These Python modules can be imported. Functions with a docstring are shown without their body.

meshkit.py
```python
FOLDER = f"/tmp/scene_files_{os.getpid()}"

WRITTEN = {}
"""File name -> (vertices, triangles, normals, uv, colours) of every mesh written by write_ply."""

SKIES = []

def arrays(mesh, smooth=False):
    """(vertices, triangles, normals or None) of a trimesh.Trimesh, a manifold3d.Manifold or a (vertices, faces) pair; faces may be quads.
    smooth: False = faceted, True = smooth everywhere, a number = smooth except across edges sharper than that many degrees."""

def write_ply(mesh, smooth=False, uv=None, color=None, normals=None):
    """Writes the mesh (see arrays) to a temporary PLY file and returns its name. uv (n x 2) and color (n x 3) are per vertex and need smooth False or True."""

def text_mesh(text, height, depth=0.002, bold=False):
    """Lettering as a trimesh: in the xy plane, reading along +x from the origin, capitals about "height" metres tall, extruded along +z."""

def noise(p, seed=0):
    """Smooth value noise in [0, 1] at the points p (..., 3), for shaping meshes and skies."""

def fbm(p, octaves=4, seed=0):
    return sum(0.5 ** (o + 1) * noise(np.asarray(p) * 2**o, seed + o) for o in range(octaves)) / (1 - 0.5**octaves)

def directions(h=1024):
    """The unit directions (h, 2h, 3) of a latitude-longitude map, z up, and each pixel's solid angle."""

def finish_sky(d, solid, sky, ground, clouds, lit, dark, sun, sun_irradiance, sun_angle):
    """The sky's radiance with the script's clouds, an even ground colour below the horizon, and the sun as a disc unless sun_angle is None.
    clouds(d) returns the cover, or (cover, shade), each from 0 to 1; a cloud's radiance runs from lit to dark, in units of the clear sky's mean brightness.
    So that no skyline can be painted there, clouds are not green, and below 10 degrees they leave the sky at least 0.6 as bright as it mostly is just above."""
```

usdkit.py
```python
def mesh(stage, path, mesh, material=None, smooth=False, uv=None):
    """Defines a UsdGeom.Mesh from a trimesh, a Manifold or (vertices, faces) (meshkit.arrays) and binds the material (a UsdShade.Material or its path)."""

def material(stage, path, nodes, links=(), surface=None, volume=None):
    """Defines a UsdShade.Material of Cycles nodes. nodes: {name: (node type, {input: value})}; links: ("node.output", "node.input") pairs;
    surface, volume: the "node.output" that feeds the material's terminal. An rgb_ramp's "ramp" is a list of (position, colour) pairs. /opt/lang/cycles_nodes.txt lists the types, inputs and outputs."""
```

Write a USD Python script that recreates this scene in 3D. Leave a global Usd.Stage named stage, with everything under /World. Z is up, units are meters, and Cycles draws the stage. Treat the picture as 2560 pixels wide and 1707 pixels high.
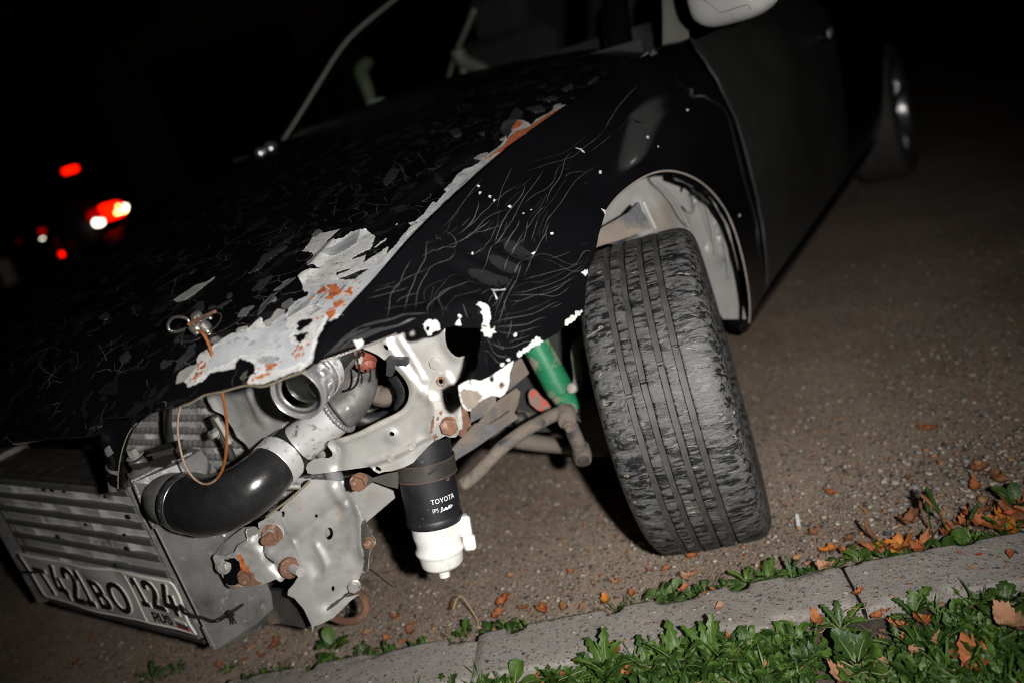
import math, random
import numpy as np, trimesh, shapely, usdkit, meshkit
from shapely.geometry import Polygon, LineString, Point, MultiPolygon
from shapely.ops import unary_union
from scipy.spatial import Delaunay
from pxr import Usd, UsdGeom, UsdLux, UsdShade, Gf, Sdf, Vt

random.seed(7)
rng = np.random.default_rng(7)
stage = Usd.Stage.CreateInMemory()
UsdGeom.SetStageUpAxis(stage, 'Z')
UsdGeom.SetStageMetersPerUnit(stage, 1.0)
UsdGeom.Xform.Define(stage, '/World')
UsdGeom.Scope.Define(stage, '/World/Looks')

# ------------------------------------------------------------------ camera, sky, lights, exposure
W, H = 2560, 1707
FPX = 2000.0
YAW, PITCH, ROLL = 3.7795, 0.3134, -0.2924
CAM = np.array([1.1743, 0.5787, 0.9146])


def camera_axes():
    cy, sy, cp, sp = math.cos(YAW), math.sin(YAW), math.cos(PITCH), math.sin(PITCH)
    f = np.array([cy * cp, sy * cp, -sp])
    r = np.array([sy, -cy, 0.0])
    u = np.cross(r, f)
    c, s = math.cos(ROLL), math.sin(ROLL)
    return c * r + s * u, -s * r + c * u, f


RIGHT, UP, FWD = camera_axes()
cam = UsdGeom.Camera.Define(stage, '/World/camera')
cam.CreateHorizontalApertureAttr(36.0)
cam.CreateVerticalApertureAttr(36.0 * 682 / 1024)
cam.CreateFocalLengthAttr(36.0 * FPX / W)
cam.CreateFStopAttr(1.8)
cam.CreateFocusDistanceAttr(1.20)
cam.CreateClippingRangeAttr(Gf.Vec2f(0.02, 500))
cam.CreateExposureAttr(0.0)
m4 = np.eye(4)
m4[0, :3], m4[1, :3], m4[2, :3], m4[3, :3] = RIGHT, UP, -FWD, CAM
cam.AddTransformOp().Set(Gf.Matrix4d(m4.tolist()))

# night sky, almost black
SUN_EL, SUN_ROT = math.radians(3.0), math.atan2(-0.6, -0.8)
sky_mat = usdkit.material(stage, '/World/Looks/night_sky',
    {'sky': ('sky_texture', {'sky_type': 'single_scattering', 'sun_disc': False, 'sun_elevation': SUN_EL, 'sun_rotation': SUN_ROT}),
     'bg': ('background_shader', {'strength': 0.00003})}, [('sky.color', 'bg.color')], surface='bg.background')
dome = UsdLux.DomeLight.Define(stage, '/World/sky')
UsdShade.MaterialBindingAPI.Apply(dome.GetPrim()).Bind(sky_mat)
dome.GetPrim().SetCustomDataByKey('kind', 'structure')

# the photographer's flash, held beside the camera: a small lamp head with a beam that fades to its edge
FLASH = np.array([1.144, 0.786, 0.938])
AIM = np.array([0.10, -0.12, 0.47])
fl = UsdLux.SphereLight.Define(stage, '/World/camera_flash')
fl.CreateRadiusAttr(0.022)
fl.CreateIntensityAttr(58.0)
fl.CreateNormalizeAttr(True)
fl.CreateColorAttr(Gf.Vec3f(1.0, 0.965, 0.92))
sh = UsdLux.ShapingAPI.Apply(fl.GetPrim())
sh.CreateShapingConeAngleAttr(42.0)
sh.CreateShapingConeSoftnessAttr(1.0)
zf = (FLASH - AIM) / np.linalg.norm(FLASH - AIM)
xf = np.cross([0, 0, 1.0], zf); xf /= np.linalg.norm(xf)
mf = np.eye(4)
mf[0, :3], mf[1, :3], mf[2, :3], mf[3, :3] = xf, np.cross(zf, xf), zf, FLASH
fl.AddTransformOp().Set(Gf.Matrix4d(mf.tolist()))


# ------------------------------------------------------------------ helpers
def ray(px):
    px = np.atleast_2d(np.asarray(px, float))
    d = ((px[:, :1] - W / 2) / FPX) * RIGHT + (-(px[:, 1:2] - H / 2) / FPX) * UP + FWD
    return d


def at(u, v, ax, val):
    """The point where the sight line of a spot seen in the photo meets the plane coordinate[ax] = val."""
    d = ray((u, v))[0]
    return CAM + d * ((val - CAM[ax]) / d[ax])


FR = {'F': (0, 0, 0.91875), 'S': (0, 0, 1.0)}
for n_, o_, k_ in (('Z1', (0, 0), 2.6133), ('Z2', (800, 0), 2.6133), ('Z3', (1660, 0), 2.6133), ('Z4', (0, 550), 2.6133), ('Z5', (800, 550), 2.6133),
                   ('Z6', (1660, 550), 2.6133), ('Y1', (0, 1107), 2.6133), ('Y2', (800, 1107), 2.6133), ('Y3', (1660, 1107), 2.6133), ('D1', (400, 700), 4.704),
                   ('D2', (650, 850), 4.704), ('D3', (1000, 750), 4.704), ('D4', (500, 1200), 4.704), ('E1', (0, 980), 3.357), ('E2', (1400, 380), 3.92),
                   ('E3', (1250, 800), 4.1275), ('E4', (1400, 0), 3.92), ('E5', (900, 1080), 4.125), ('G1', (0, 1367), 3.36), ('G2', (0, 350), 3.92), ('G3', (1500, 1250), 3.4317), ('G4', (2000, 1150), 2.814)):
    FR[n_] = (*o_, k_)


def px(spec):
    """'Z5 10,20 30,40 D2 5,6': measured spots of enlarged crops of the photo, as photo coordinates."""
    out, fr = [], FR['S']
    for w in spec.split():
        if ',' in w:
            x, y = map(float, w.split(','))
            out.append((fr[0] + x / fr[2], fr[1] + y / fr[2]))
        else:
            fr = FR[w]
    return np.array(out)


def unit(v):
    v = np.asarray(v, float)
    return v / np.linalg.norm(v)


class Plane:
    def __init__(s, origin, normal, up=(0, 0, 1)):
        s.o, s.n = np.asarray(origin, float), unit(normal)
        s.e1 = unit(np.cross(up, s.n)); s.e2 = np.cross(s.n, s.e1); s.rel = []

    def hit(s, p):
        d = ray(p)
        t = ((s.o - CAM) @ s.n) / (d @ s.n)
        q = CAM + d * t[:, None] - s.o
        return np.stack([q @ s.e1, q @ s.e2], 1)

    def base(s, ab):
        return s.o + ab[:, :1] * s.e1 + ab[:, 1:2] * s.e2

    def normal(s, ab):
        return np.tile(s.n, (len(ab), 1))

    def at(s, ab, lift=0.0):
        ab = np.atleast_2d(ab)
        h = sum((r(ab) for r in s.rel), np.zeros(len(ab))) + lift
        return s.base(ab) + s.normal(ab) * h[:, None]


class Field(Plane):
    """Surface coordinate[ax] = f(the two others); side = +1 where the outside is towards growing coordinate."""
    def __init__(s, ax, f, t0=0.3, t1=6.0):
        s.ax, s.f, s.ot, s.rel, s.t = ax, f, [i for i in range(3) if i != ax], [], np.linspace(t0, t1, 700)

    def gap(s, q):
        return q[..., s.ax] - s.f(q[..., s.ot[0]], q[..., s.ot[1]])

    def hit(s, p):
        d = ray(p)
        q = CAM + s.t[None, :, None] * d[:, None, :]
        g = s.gap(q)
        neg = (g[:, 1:] <= 0) & (g[:, :-1] > 0)
        i = np.where(neg.any(1), neg.argmax(1), np.abs(g[:, 1:]).argmin(1))
        a, b = s.t[i].copy(), s.t[i + 1].copy()
        for _ in range(30):
            c = (a + b) / 2
            up = s.gap(CAM + c[:, None] * d) > 0
            a, b = np.where(up, c, a), np.where(up, b, c)
        return (CAM + a[:, None] * d)[:, s.ot]

    def base(s, ab):
        q = np.zeros((len(ab), 3)); q[:, s.ot] = ab
        q[:, s.ax] = s.f(ab[:, 0], ab[:, 1])
        return q

    def normal(s, ab):
        e = 1e-3
        n = np.zeros((len(ab), 3)); n[:, s.ax] = 1
        n[:, s.ot[0]] = -(s.f(ab[:, 0] + e, ab[:, 1]) - s.f(ab[:, 0] - e, ab[:, 1])) / (2 * e)
        n[:, s.ot[1]] = -(s.f(ab[:, 0], ab[:, 1] + e) - s.f(ab[:, 0], ab[:, 1] - e)) / (2 * e)
        return n / np.linalg.norm(n, axis=1, keepdims=True)


def poly(surf, spec):
    g = Polygon(surf.hit(px(spec) if isinstance(spec, str) else spec))
    return g if g.is_valid else g.buffer(0)


def line(surf, spec):
    return LineString(surf.hit(px(spec)))


def ridge(surf, spec, width, height):
    g = line(surf, spec) if isinstance(spec, str) else spec
    surf.rel.append(lambda ab: height * np.exp(-(shapely.distance(g, shapely.points(ab)) / width) ** 2))


def pad(surf, spec, soft, height):
    g = poly(surf, spec) if isinstance(spec, str) else spec
    def r(ab):
        p = shapely.points(ab)
        ins = shapely.contains(g, p)
        t = np.clip(shapely.distance(g.boundary, p) * ins / soft, 0, 1)
        return height * t * t * (3 - 2 * t)
    shapely.prepare(g)
    surf.rel.append(r)


def ellipse(surf, frame, cx, cy, rx, ry, rot=0, n=24):
    a = np.linspace(0, 2 * math.pi, n, endpoint=False)
    x, y = rx * np.cos(a), ry * np.sin(a)
    c, s_ = math.cos(math.radians(rot)), math.sin(math.radians(rot))
    o = FR[frame]
    return poly(surf, np.stack([o[0] + (cx + c * x - s_ * y) / o[2], o[1] + (cy + s_ * x + c * y) / o[2]], 1))


def rough(g, amp, scale, seed=0, step=0.002):
    """Frays the outline of a polygon, as torn paint has it."""
    if g.is_empty:
        return g
    out = []
    for q in getattr(g, 'geoms', [g]):
        if q.area < 2e-6:
            continue
        def fray(ring):
            c = np.array(shapely.segmentize(ring, step).coords)[:-1]
            if len(c) < 4:
                return c
            t = np.roll(c, -1, 0) - np.roll(c, 1, 0)
            t /= np.linalg.norm(t, axis=1, keepdims=True) + 1e-9
            p3 = np.c_[c * scale, np.full(len(c), seed * 3.7)]
            h = (meshkit.noise(p3, seed) - 0.5) * 2 + 0.6 * (meshkit.noise(p3 * 2.7, seed + 5) - 0.5) * 2
            return c + np.stack([t[:, 1], -t[:, 0]], 1) * (h * amp)[:, None]
        out.append(Polygon(fray(q.exterior), [fray(r) for r in q.interiors if r.length > 0.004]).buffer(0))
    return unary_union(out)


def panel(surf, g, step=0.008, lift=0.0, thick=0.0015):
    """A sheet of the surface inside polygon g, with a back face and edges."""
    made = []
    for q in getattr(g, 'geoms', [g]):
        if q.is_empty or q.geom_type != 'Polygon' or q.area < 1e-7:
            continue
        q = q.simplify(1e-4)
        bd = shapely.segmentize(q, step)
        pts = [np.array(r.coords)[:-1] for r in (bd.exterior, *bd.interiors)]
        x0, y0, x1, y1 = q.bounds
        gx, gy = np.meshgrid(np.arange(x0, x1, step), np.arange(y0, y1, step * 0.87))
        gx = gx + (np.arange(gx.shape[0]) % 2)[:, None] * step / 2
        inner = np.c_[gx.ravel(), gy.ravel()]
        if len(inner):
            ins = q.buffer(-0.45 * step)
            if not ins.is_empty:
                pts.append(inner[shapely.contains_xy(ins, inner[:, 0], inner[:, 1])])
        ab = np.unique(np.vstack(pts).round(7), axis=0)
        if len(ab) < 3:
            continue
        try:
            tri = Delaunay(ab).simplices
        except Exception:
            continue
        c = ab[tri].mean(1)
        d1, d2 = ab[tri[:, 1]] - ab[tri[:, 0]], ab[tri[:, 2]] - ab[tri[:, 0]]
        area = d1[:, 0] * d2[:, 1] - d1[:, 1] * d2[:, 0]
        keep = shapely.contains_xy(q.buffer(1e-6), c[:, 0], c[:, 1]) & (np.abs(area) > 1e-10)
        tri, area = tri[keep], area[keep]
        if not len(tri):
            continue
        tri[area < 0] = tri[area < 0][:, ::-1]
        top = surf.at(ab, lift)
        n = surf.normal(ab)
        fn = np.cross(top[tri[:, 1]] - top[tri[:, 0]], top[tri[:, 2]] - top[tri[:, 0]])
        if (fn * n[tri[:, 0]]).sum() < 0:
            tri = tri[:, ::-1]
        if thick:
            bot = top - n * thick
            e = np.vstack([tri[:, [0, 1]], tri[:, [1, 2]], tri[:, [2, 0]]])
            k = {}
            for a, b in e:
                k[(a, b)] = 1
            be = np.array([(a, b) for a, b in e if (b, a) not in k])
            N = len(ab)
            side = np.vstack([np.c_[be[:, 1], be[:, 0], be[:, 0] + N], np.c_[be[:, 1], be[:, 0] + N, be[:, 1] + N]])
            made.append(trimesh.Trimesh(np.vstack([top, bot]), np.vstack([tri, tri[:, ::-1] + N, side]), process=False))
        else:
            made.append(trimesh.Trimesh(top, tri, process=False))
    return trimesh.util.concatenate(made) if made else None


def frames(p):
    p = np.asarray(p, float)
    t = np.gradient(p, axis=0); t /= np.linalg.norm(t, axis=1, keepdims=True) + 1e-12
    a = unit(np.cross(t[0], [0.3, 0.2, 1.0])); A = []
    for k in t:
        a = a - (a @ k) * k; a /= np.linalg.norm(a); A.append(a)
    A = np.array(A)
    return t, A, np.cross(t, A)


def spline(p, n=40):
    from scipy.interpolate import CubicSpline
    p = np.asarray(p, float)
    d = np.r_[0, np.cumsum(np.linalg.norm(np.diff(p, axis=0), axis=1))]
    return CubicSpline(d, p)(np.linspace(0, d[-1], n))


def tube(p, r, sides=12, caps=True, seg=None):
    """A round bar along p; r may vary along it."""
    p = np.asarray(p, float)
    if seg:
        p = spline(p, seg)
    n = len(p)
    r = np.interp(np.linspace(0, 1, n), np.linspace(0, 1, len(np.atleast_1d(r))), np.atleast_1d(r))
    t, a, b = frames(p)
    th = np.arange(sides) * 2 * math.pi / sides
    v = p[:, None] + r[:, None, None] * (np.cos(th)[None, :, None] * a[:, None] + np.sin(th)[None, :, None] * b[:, None])
    i, j = np.meshgrid(np.arange(n - 1), np.arange(sides), indexing='ij')
    q = np.stack([i * sides + j, i * sides + (j + 1) % sides, (i + 1) * sides + (j + 1) % sides, (i + 1) * sides + j], -1).reshape(-1, 4)
    f = np.vstack([q[:, [0, 1, 2]], q[:, [0, 2, 3]]])
    v = v.reshape(-1, 3)
    if caps:
        N = len(v); v = np.vstack([v, p[:1], p[-1:]]); k = np.arange(sides)
        f = np.vstack([f, np.c_[np.full(sides, N), (k + 1) % sides, k], np.c_[np.full(sides, N + 1), (n - 1) * sides + k, (n - 1) * sides + (k + 1) % sides]])
    return trimesh.Trimesh(v, f, process=False)


def lathe(profile, origin, axis, sides=48, ref=(0, 0, 1), squash=(1, 1)):
    """Turns (distance along the axis, radius) pairs."""
    pr = np.asarray(profile, float); ax = unit(axis)
    ref = np.asarray(ref, float)
    if abs(unit(ref) @ ax) > 0.95:
        ref = np.array([1.0, 0, 0])
    a = unit(ref - (ref @ ax) * ax); b = np.cross(ax, a)
    th = np.arange(sides) * 2 * math.pi / sides
    v = np.asarray(origin) + pr[:, None, :1] * ax + pr[:, None, 1:2] * (squash[0] * np.cos(th)[None, :, None] * a + squash[1] * np.sin(th)[None, :, None] * b)
    n = len(pr)
    i, j = np.meshgrid(np.arange(n - 1), np.arange(sides), indexing='ij')
    q = np.stack([i * sides + j, i * sides + (j + 1) % sides, (i + 1) * sides + (j + 1) % sides, (i + 1) * sides + j], -1).reshape(-1, 4)
    m = trimesh.Trimesh(v.reshape(-1, 3), np.vstack([q[:, [0, 1, 2]], q[:, [0, 2, 3]]]), process=False)
    m.update_faces(m.area_faces > 1e-12)
    return m


def block(cx, size, R=None, bevel=0.0):
    """A box; bevel chamfers its edges."""
    s = np.asarray(size, float) / 2
    if bevel:
        pts = []
        for k in np.ndindex(2, 2, 2):
            sg = np.array(k) * 2 - 1
            for ax in range(3):
                q = s - bevel; q[ax] = s[ax]
                pts.append(sg * q)
        m = trimesh.convex.convex_hull(np.array(pts))
    else:
        m = trimesh.creation.box(2 * s)
    if R is not None:
        T = np.eye(4); T[:3, :3] = R; m.apply_transform(T)
    m.apply_translation(cx)
    return m


def basis(x, z):
    x = unit(x); z = np.asarray(z, float); z = unit(z - (z @ x) * x)
    return np.stack([x, np.cross(z, x), z], 1)


def hexbolt(p, axis, r=0.009, h=0.007, washer=1.5, stud=0):
    ax = unit(axis)
    m = [lathe([(0, 1e-5), (0, r * 0.98), (h * 0.85, r * 0.98), (h, r * 0.82), (h, 1e-5)], np.asarray(p) + ax * 0.0015, ax, 6)]
    if washer:
        m.append(lathe([(0, 1e-5), (0, r * washer), (0.0015, r * washer), (0.002, r * washer * .93), (0.002, 1e-5)], p, ax, 24))
    if stud:
        pr = [(0, r * .55)] + [(h + k * stud / 24, r * (0.55 if k % 2 else 0.5)) for k in range(24)] + [(h + stud, r * .45), (h + stud, 1e-5)]
        m.append(lathe(pr, p, ax, 16))
    return trimesh.util.concatenate(m)


def ribbon(surf, spec, width, lift, taper=True):
    ab = surf.hit(spec if not isinstance(spec, str) else px(spec))
    return ribbon_ab(surf, ab, width, lift, taper)


def ribbon_ab(surf, ab, width, lift, taper=True):
    ab = np.array(shapely.segmentize(LineString(ab), 0.004).coords)
    t = np.gradient(ab, axis=0); t /= np.linalg.norm(t, axis=1, keepdims=True) + 1e-12
    nn = np.stack([t[:, 1], -t[:, 0]], 1)
    k = np.linspace(0, 1, len(ab))
    w = width / 2 * (np.clip(np.minimum(k, 1 - k) * 6, 0.15, 1) if taper else np.ones(len(ab)))
    a, b = surf.at(ab + nn * w[:, None], lift), surf.at(ab - nn * w[:, None], lift)
    n = len(ab); i = np.arange(n - 1)
    f = np.vstack([np.c_[i, i + 1, i + n], np.c_[i + 1, i + n + 1, i + n]])
    return trimesh.Trimesh(np.vstack([a, b]), f, process=False)


used = {}


def numbered(parent, name):
    k = used.get((parent, name), 0); used[(parent, name)] = k + 1
    return f'{parent}/{name}' if k == 0 else f'{parent}/{name}_{k:03d}'


def tag(path, label=None, category=None, group=None, kind=None):
    p = stage.GetPrimAtPath(path)
    for key, val in (('label', label), ('category', category), ('group', group), ('kind', kind)):
        if val:
            p.SetCustomDataByKey(key, val)
    return path


def thing(name, label=None, category=None, group=None, kind=None, loc=None, rot=0.0):
    path = numbered('/World', name)
    x = UsdGeom.Xform.Define(stage, path)
    if loc is not None:
        x.AddTranslateOp().Set(Gf.Vec3d(*map(float, loc)))
        x.AddRotateZOp().Set(float(rot))
    return tag(path, label, category, group, kind)


def part(parent, name, mesh, mat, smooth=35, label=None, kind=None):
    path = numbered(parent, name)
    if mesh is None:
        raise ValueError(path)
    if isinstance(mesh, (list, tuple)) and isinstance(mesh[0], trimesh.Trimesh):
        mesh = trimesh.util.concatenate(mesh)
    usdkit.mesh(stage, path, mesh, mat, smooth=smooth)
    return tag(path, label, kind=kind)


def group_part(parent, name, label=None):
    path = numbered(parent, name)
    UsdGeom.Xform.Define(stage, path)
    return tag(path, label)


# ------------------------------------------------------------------ materials
def mat(name, c, c2=None, scale=12.0, rough=0.5, rough2=None, metal=0.0, spec=0.5, bump=0.0, bscale=200.0, over=(), cracks=None, sq=(1, 1, 1), obj=False, detail=5, coat=0.0, aniso=None, extra=None):
    """Principled material of noise-mixed colours. over: (colour, scale, from, to[, rough[, metal]]) stains laid over where a noise passes a threshold."""
    n, l = {'p': ('principled_bsdf', {'roughness': rough, 'metallic': metal, 'specular_ior_level': spec, 'coat_weight': coat})}, []
    if obj:
        n['g'] = ('texture_coordinate', {}); pos = 'g.object'
    else:
        n['g'] = ('geometry', {}); pos = 'g.position'
    n['mp'] = ('mapping', {'scale': sq}); l.append((pos, 'mp.vector'))
    vec = 'mp.vector'
    n['n0'] = ('noise_texture', {'scale': scale, 'detail': detail, 'roughness': 0.6}); l.append((vec, 'n0.vector'))
    c2 = c if c2 is None else c2
    n['r0'] = ('rgb_ramp', {'ramp': [(0.0, c), (0.32, c), (0.68, c2), (1.0, c2)]}); l.append(('n0.fac', 'r0.fac'))
    col = 'r0.color'
    n['rr'] = ('map_range', {'from_min': 0.3, 'from_max': 0.7, 'to_min': rough, 'to_max': rough if rough2 is None else rough2, 'clamp': True}); l.append(('n0.fac', 'rr.value'))
    rg, mt = 'rr.result', None
    for i, o in enumerate(over):
        oc, os_, f0, f1 = o[:4]
        n[f'o{i}'] = ('noise_texture', {'scale': os_, 'detail': 6, 'roughness': 0.62, 'distortion': o[6] if len(o) > 6 else 0.3})
        n[f'm{i}'] = ('map_range', {'from_min': f0, 'from_max': f1, 'to_min': 0, 'to_max': 1, 'clamp': True})
        n[f'x{i}'] = ('mix_color', {'b': oc})
        n[f'oo{i}'] = ('mapping', {'location': (3.1 * i + 1.7, 1.3 * i, 0.7 * i)})
        l += [(vec, f'oo{i}.vector'), (f'oo{i}.vector', f'o{i}.vector'), (f'o{i}.fac', f'm{i}.value'), (f'm{i}.result', f'x{i}.fac'), (col, f'x{i}.a')]
        col = f'x{i}.result'
        if len(o) > 4 and o[4] is not None:
            n[f'q{i}'] = ('mix_float', {'b': o[4]}); l += [(f'm{i}.result', f'q{i}.fac'), (rg, f'q{i}.a')]; rg = f'q{i}.result'
        if len(o) > 5 and o[5] is not None:
            n[f't{i}'] = ('mix_float', {'a': metal, 'b': o[5]}); l.append((f'm{i}.result', f't{i}.fac'))
            if mt: l.append((mt, f't{i}.a'))
            mt = f't{i}.result'
    if cracks:
        cc, cs, w0, mscale, mth = cracks
        n['cd'] = ('noise_texture', {'scale': cs * 1.6, 'detail': 3}); n['cv'] = ('vector_math', {'math_type': 'multiply_add', 'vector2': (0.5 / cs,) * 3})
        l += [(vec, 'cd.vector'), ('cd.color', 'cv.vector1'), (vec, 'cv.vector3')]
        n['ck'] = ('voronoi_texture', {'feature': 'distance_to_edge', 'scale': cs}); l.append(('cv.vector', 'ck.vector'))
        n['cm'] = ('map_range', {'from_min': w0, 'from_max': w0 * 0.3, 'to_min': 0, 'to_max': 1, 'clamp': True}); l.append(('ck.distance', 'cm.value'))
        n['cn'] = ('noise_texture', {'scale': mscale, 'detail': 2}); l.append((vec, 'cn.vector'))
        n['cq'] = ('map_range', {'from_min': mth, 'from_max': mth + 0.06, 'to_min': 0, 'to_max': 1, 'clamp': True}); l.append(('cn.fac', 'cq.value'))
        n['cx'] = ('math', {'math_type': 'multiply'}); l += [('cm.result', 'cx.value1'), ('cq.result', 'cx.value2')]
        n['cc'] = ('mix_color', {'b': cc}); l += [('cx.value', 'cc.fac'), (col, 'cc.a')]; col = 'cc.result'
    l.append((col, 'p.base_color')); l.append((rg, 'p.roughness'))
    if mt: l.append((mt, 'p.metallic'))
    if bump:
        n['bn'] = ('noise_texture', {'scale': bscale, 'detail': 4, 'roughness': 0.65}); n['b'] = ('bump', {'strength': 1.0, 'distance': bump})
        l += [(vec, 'bn.vector'), ('bn.fac', 'b.height'), ('b.normal', 'p.normal')]
    return usdkit.material(stage, f'/World/Looks/{name}', n, l, surface='p.BSDF')


def glow(name, c, s):
    return usdkit.material(stage, f'/World/Looks/{name}', {'e': ('emission', {'color': c, 'strength': s})}, [], surface='e.emission')


def pane(name, c, rough=0.02, most=0.0):
    return usdkit.material(stage, f'/World/Looks/{name}', {'t': ('transparent_bsdf', {'color': c}), 'g': ('glossy_bsdf', {'roughness': rough, 'color': (1, 1, 1)}), 'x': ('mix_closure', {'fac': 0.05})},
        [('t.BSDF', 'x.closure1'), ('g.BSDF', 'x.closure2')], surface='x.closure')


def leafmat(name, c, c2, tr=0.35, rough=0.45):
    return usdkit.material(stage, f'/World/Looks/{name}', {'g': ('geometry', {}), 'n': ('noise_texture', {'scale': 45.0, 'detail': 4}), 'r': ('rgb_ramp', {'ramp': [(0, c), (0.35, c), (0.65, c2), (1, c2)]}),
        'p': ('principled_bsdf', {'roughness': rough, 'specular_ior_level': 0.4}), 't': ('translucent_bsdf', {}), 'x': ('mix_closure', {'fac': tr}), 'b': ('bump', {'strength': 0.8, 'distance': 0.0012}), 'bn': ('noise_texture', {'scale': 260.0, 'detail': 2})},
        [('g.position', 'n.vector'), ('n.fac', 'r.fac'), ('r.color', 'p.base_color'), ('r.color', 't.color'), ('g.position', 'bn.vector'), ('bn.fac', 'b.height'), ('b.normal', 'p.normal'), ('p.BSDF', 'x.closure1'), ('t.BSDF', 'x.closure2')], surface='x.closure')


RUST, RUST2, TAN = (0.36, 0.075, 0.012), (0.16, 0.035, 0.01), (0.24, 0.15, 0.08)
L = {}
L['black_paint'] = mat('black_paint', (0.0025, 0.0025, 0.003), (0.004, 0.004, 0.005), 6, rough=0.06, rough2=0.11, over=[((0.03, 0.03, 0.031), 420, 0.70, 0.74, 0.4)], bump=0.00006, bscale=60)
L['hood_paint'] = mat('hood_paint', (0.0028, 0.0028, 0.0032), (0.004, 0.004, 0.005), 6, rough=0.16, rough2=0.25, bump=0.0005, bscale=38,
    over=[((0.008, 0.008, 0.0095), 24, 0.56, 0.575, 0.4, None, 0.9), ((0.020, 0.0195, 0.021), 30, 0.68, 0.69, 0.5, None, 1.2), ((0.15, 0.14, 0.13), 55, 0.775, 0.78, 0.6)],
    cracks=((0.10, 0.097, 0.09), 22.0, 0.013, 16.0, 0.53))
L['vent_sheen'] = mat('vent_sheen', (0.007, 0.007, 0.0076), (0.010, 0.010, 0.0108), 20, rough=0.7, spec=0.03)  # paler than the fender: the sheen of the vents painted into the colour
L['door_paint'] = mat('door_paint', (0.015, 0.015, 0.0142), (0.021, 0.021, 0.0195), 4, rough=0.36, rough2=0.5, over=[((0.035, 0.03, 0.025), 12, 0.6, 0.8), ((0.06, 0.055, 0.05), 160, 0.72, 0.76)], bump=0.00004, bscale=300)
L['chip_white'] = mat('chip_white', (0.36, 0.362, 0.355), (0.5, 0.5, 0.485), 60, rough=0.6, over=[((0.34, 0.32, 0.29), 60, 0.58, 0.7), ((0.14, 0.13, 0.125), 260, 0.64, 0.7)], bump=0.0002, bscale=300)
L['primer'] = mat('primer', (0.43, 0.43, 0.415), (0.6, 0.6, 0.585), 34, rough=0.55, over=[((0.24, 0.235, 0.225), 60, 0.53, 0.7), ((0.36, 0.37, 0.39), 120, 0.55, 0.62), ((0.09, 0.085, 0.08), 380, 0.62, 0.68)], bump=0.0002, bscale=200)
L['primer_dark'] = mat('primer_dark', (0.23, 0.225, 0.21), (0.3, 0.295, 0.28), 60, rough=0.6, over=[((0.42, 0.42, 0.4), 160, 0.62, 0.7)])
L['flake_grey'] = mat('flake_grey', (0.085, 0.082, 0.084), (0.15, 0.143, 0.143), 60, rough=0.5)
L['flake_dark'] = mat('flake_dark', (0.02, 0.02, 0.0225), (0.036, 0.0355, 0.038), 60, rough=0.4)
L['bare_metal'] = mat('bare_metal', (0.42, 0.44, 0.47), (0.55, 0.57, 0.59), 20, rough=0.32, rough2=0.5, metal=0.15, sq=(1, 1, 1), over=[((0.6, 0.61, 0.61), 30, 0.57, 0.72, 0.6, 0.0), ((0.10, 0.105, 0.115), 46, 0.58, 0.76, 0.5, 0.2), ((0.07, 0.07, 0.075), 420, 0.63, 0.70, 0.5, 0.0)], bump=0.0001, bscale=400)
L['sanded_metal'] = mat('sanded_metal', (0.30, 0.31, 0.33), (0.52, 0.53, 0.54), 22, rough=0.4, metal=0.3, sq=(1, 1, 1), over=[((0.05, 0.05, 0.055), 60, 0.56, 0.72, 0.4, 0.0)])
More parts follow.
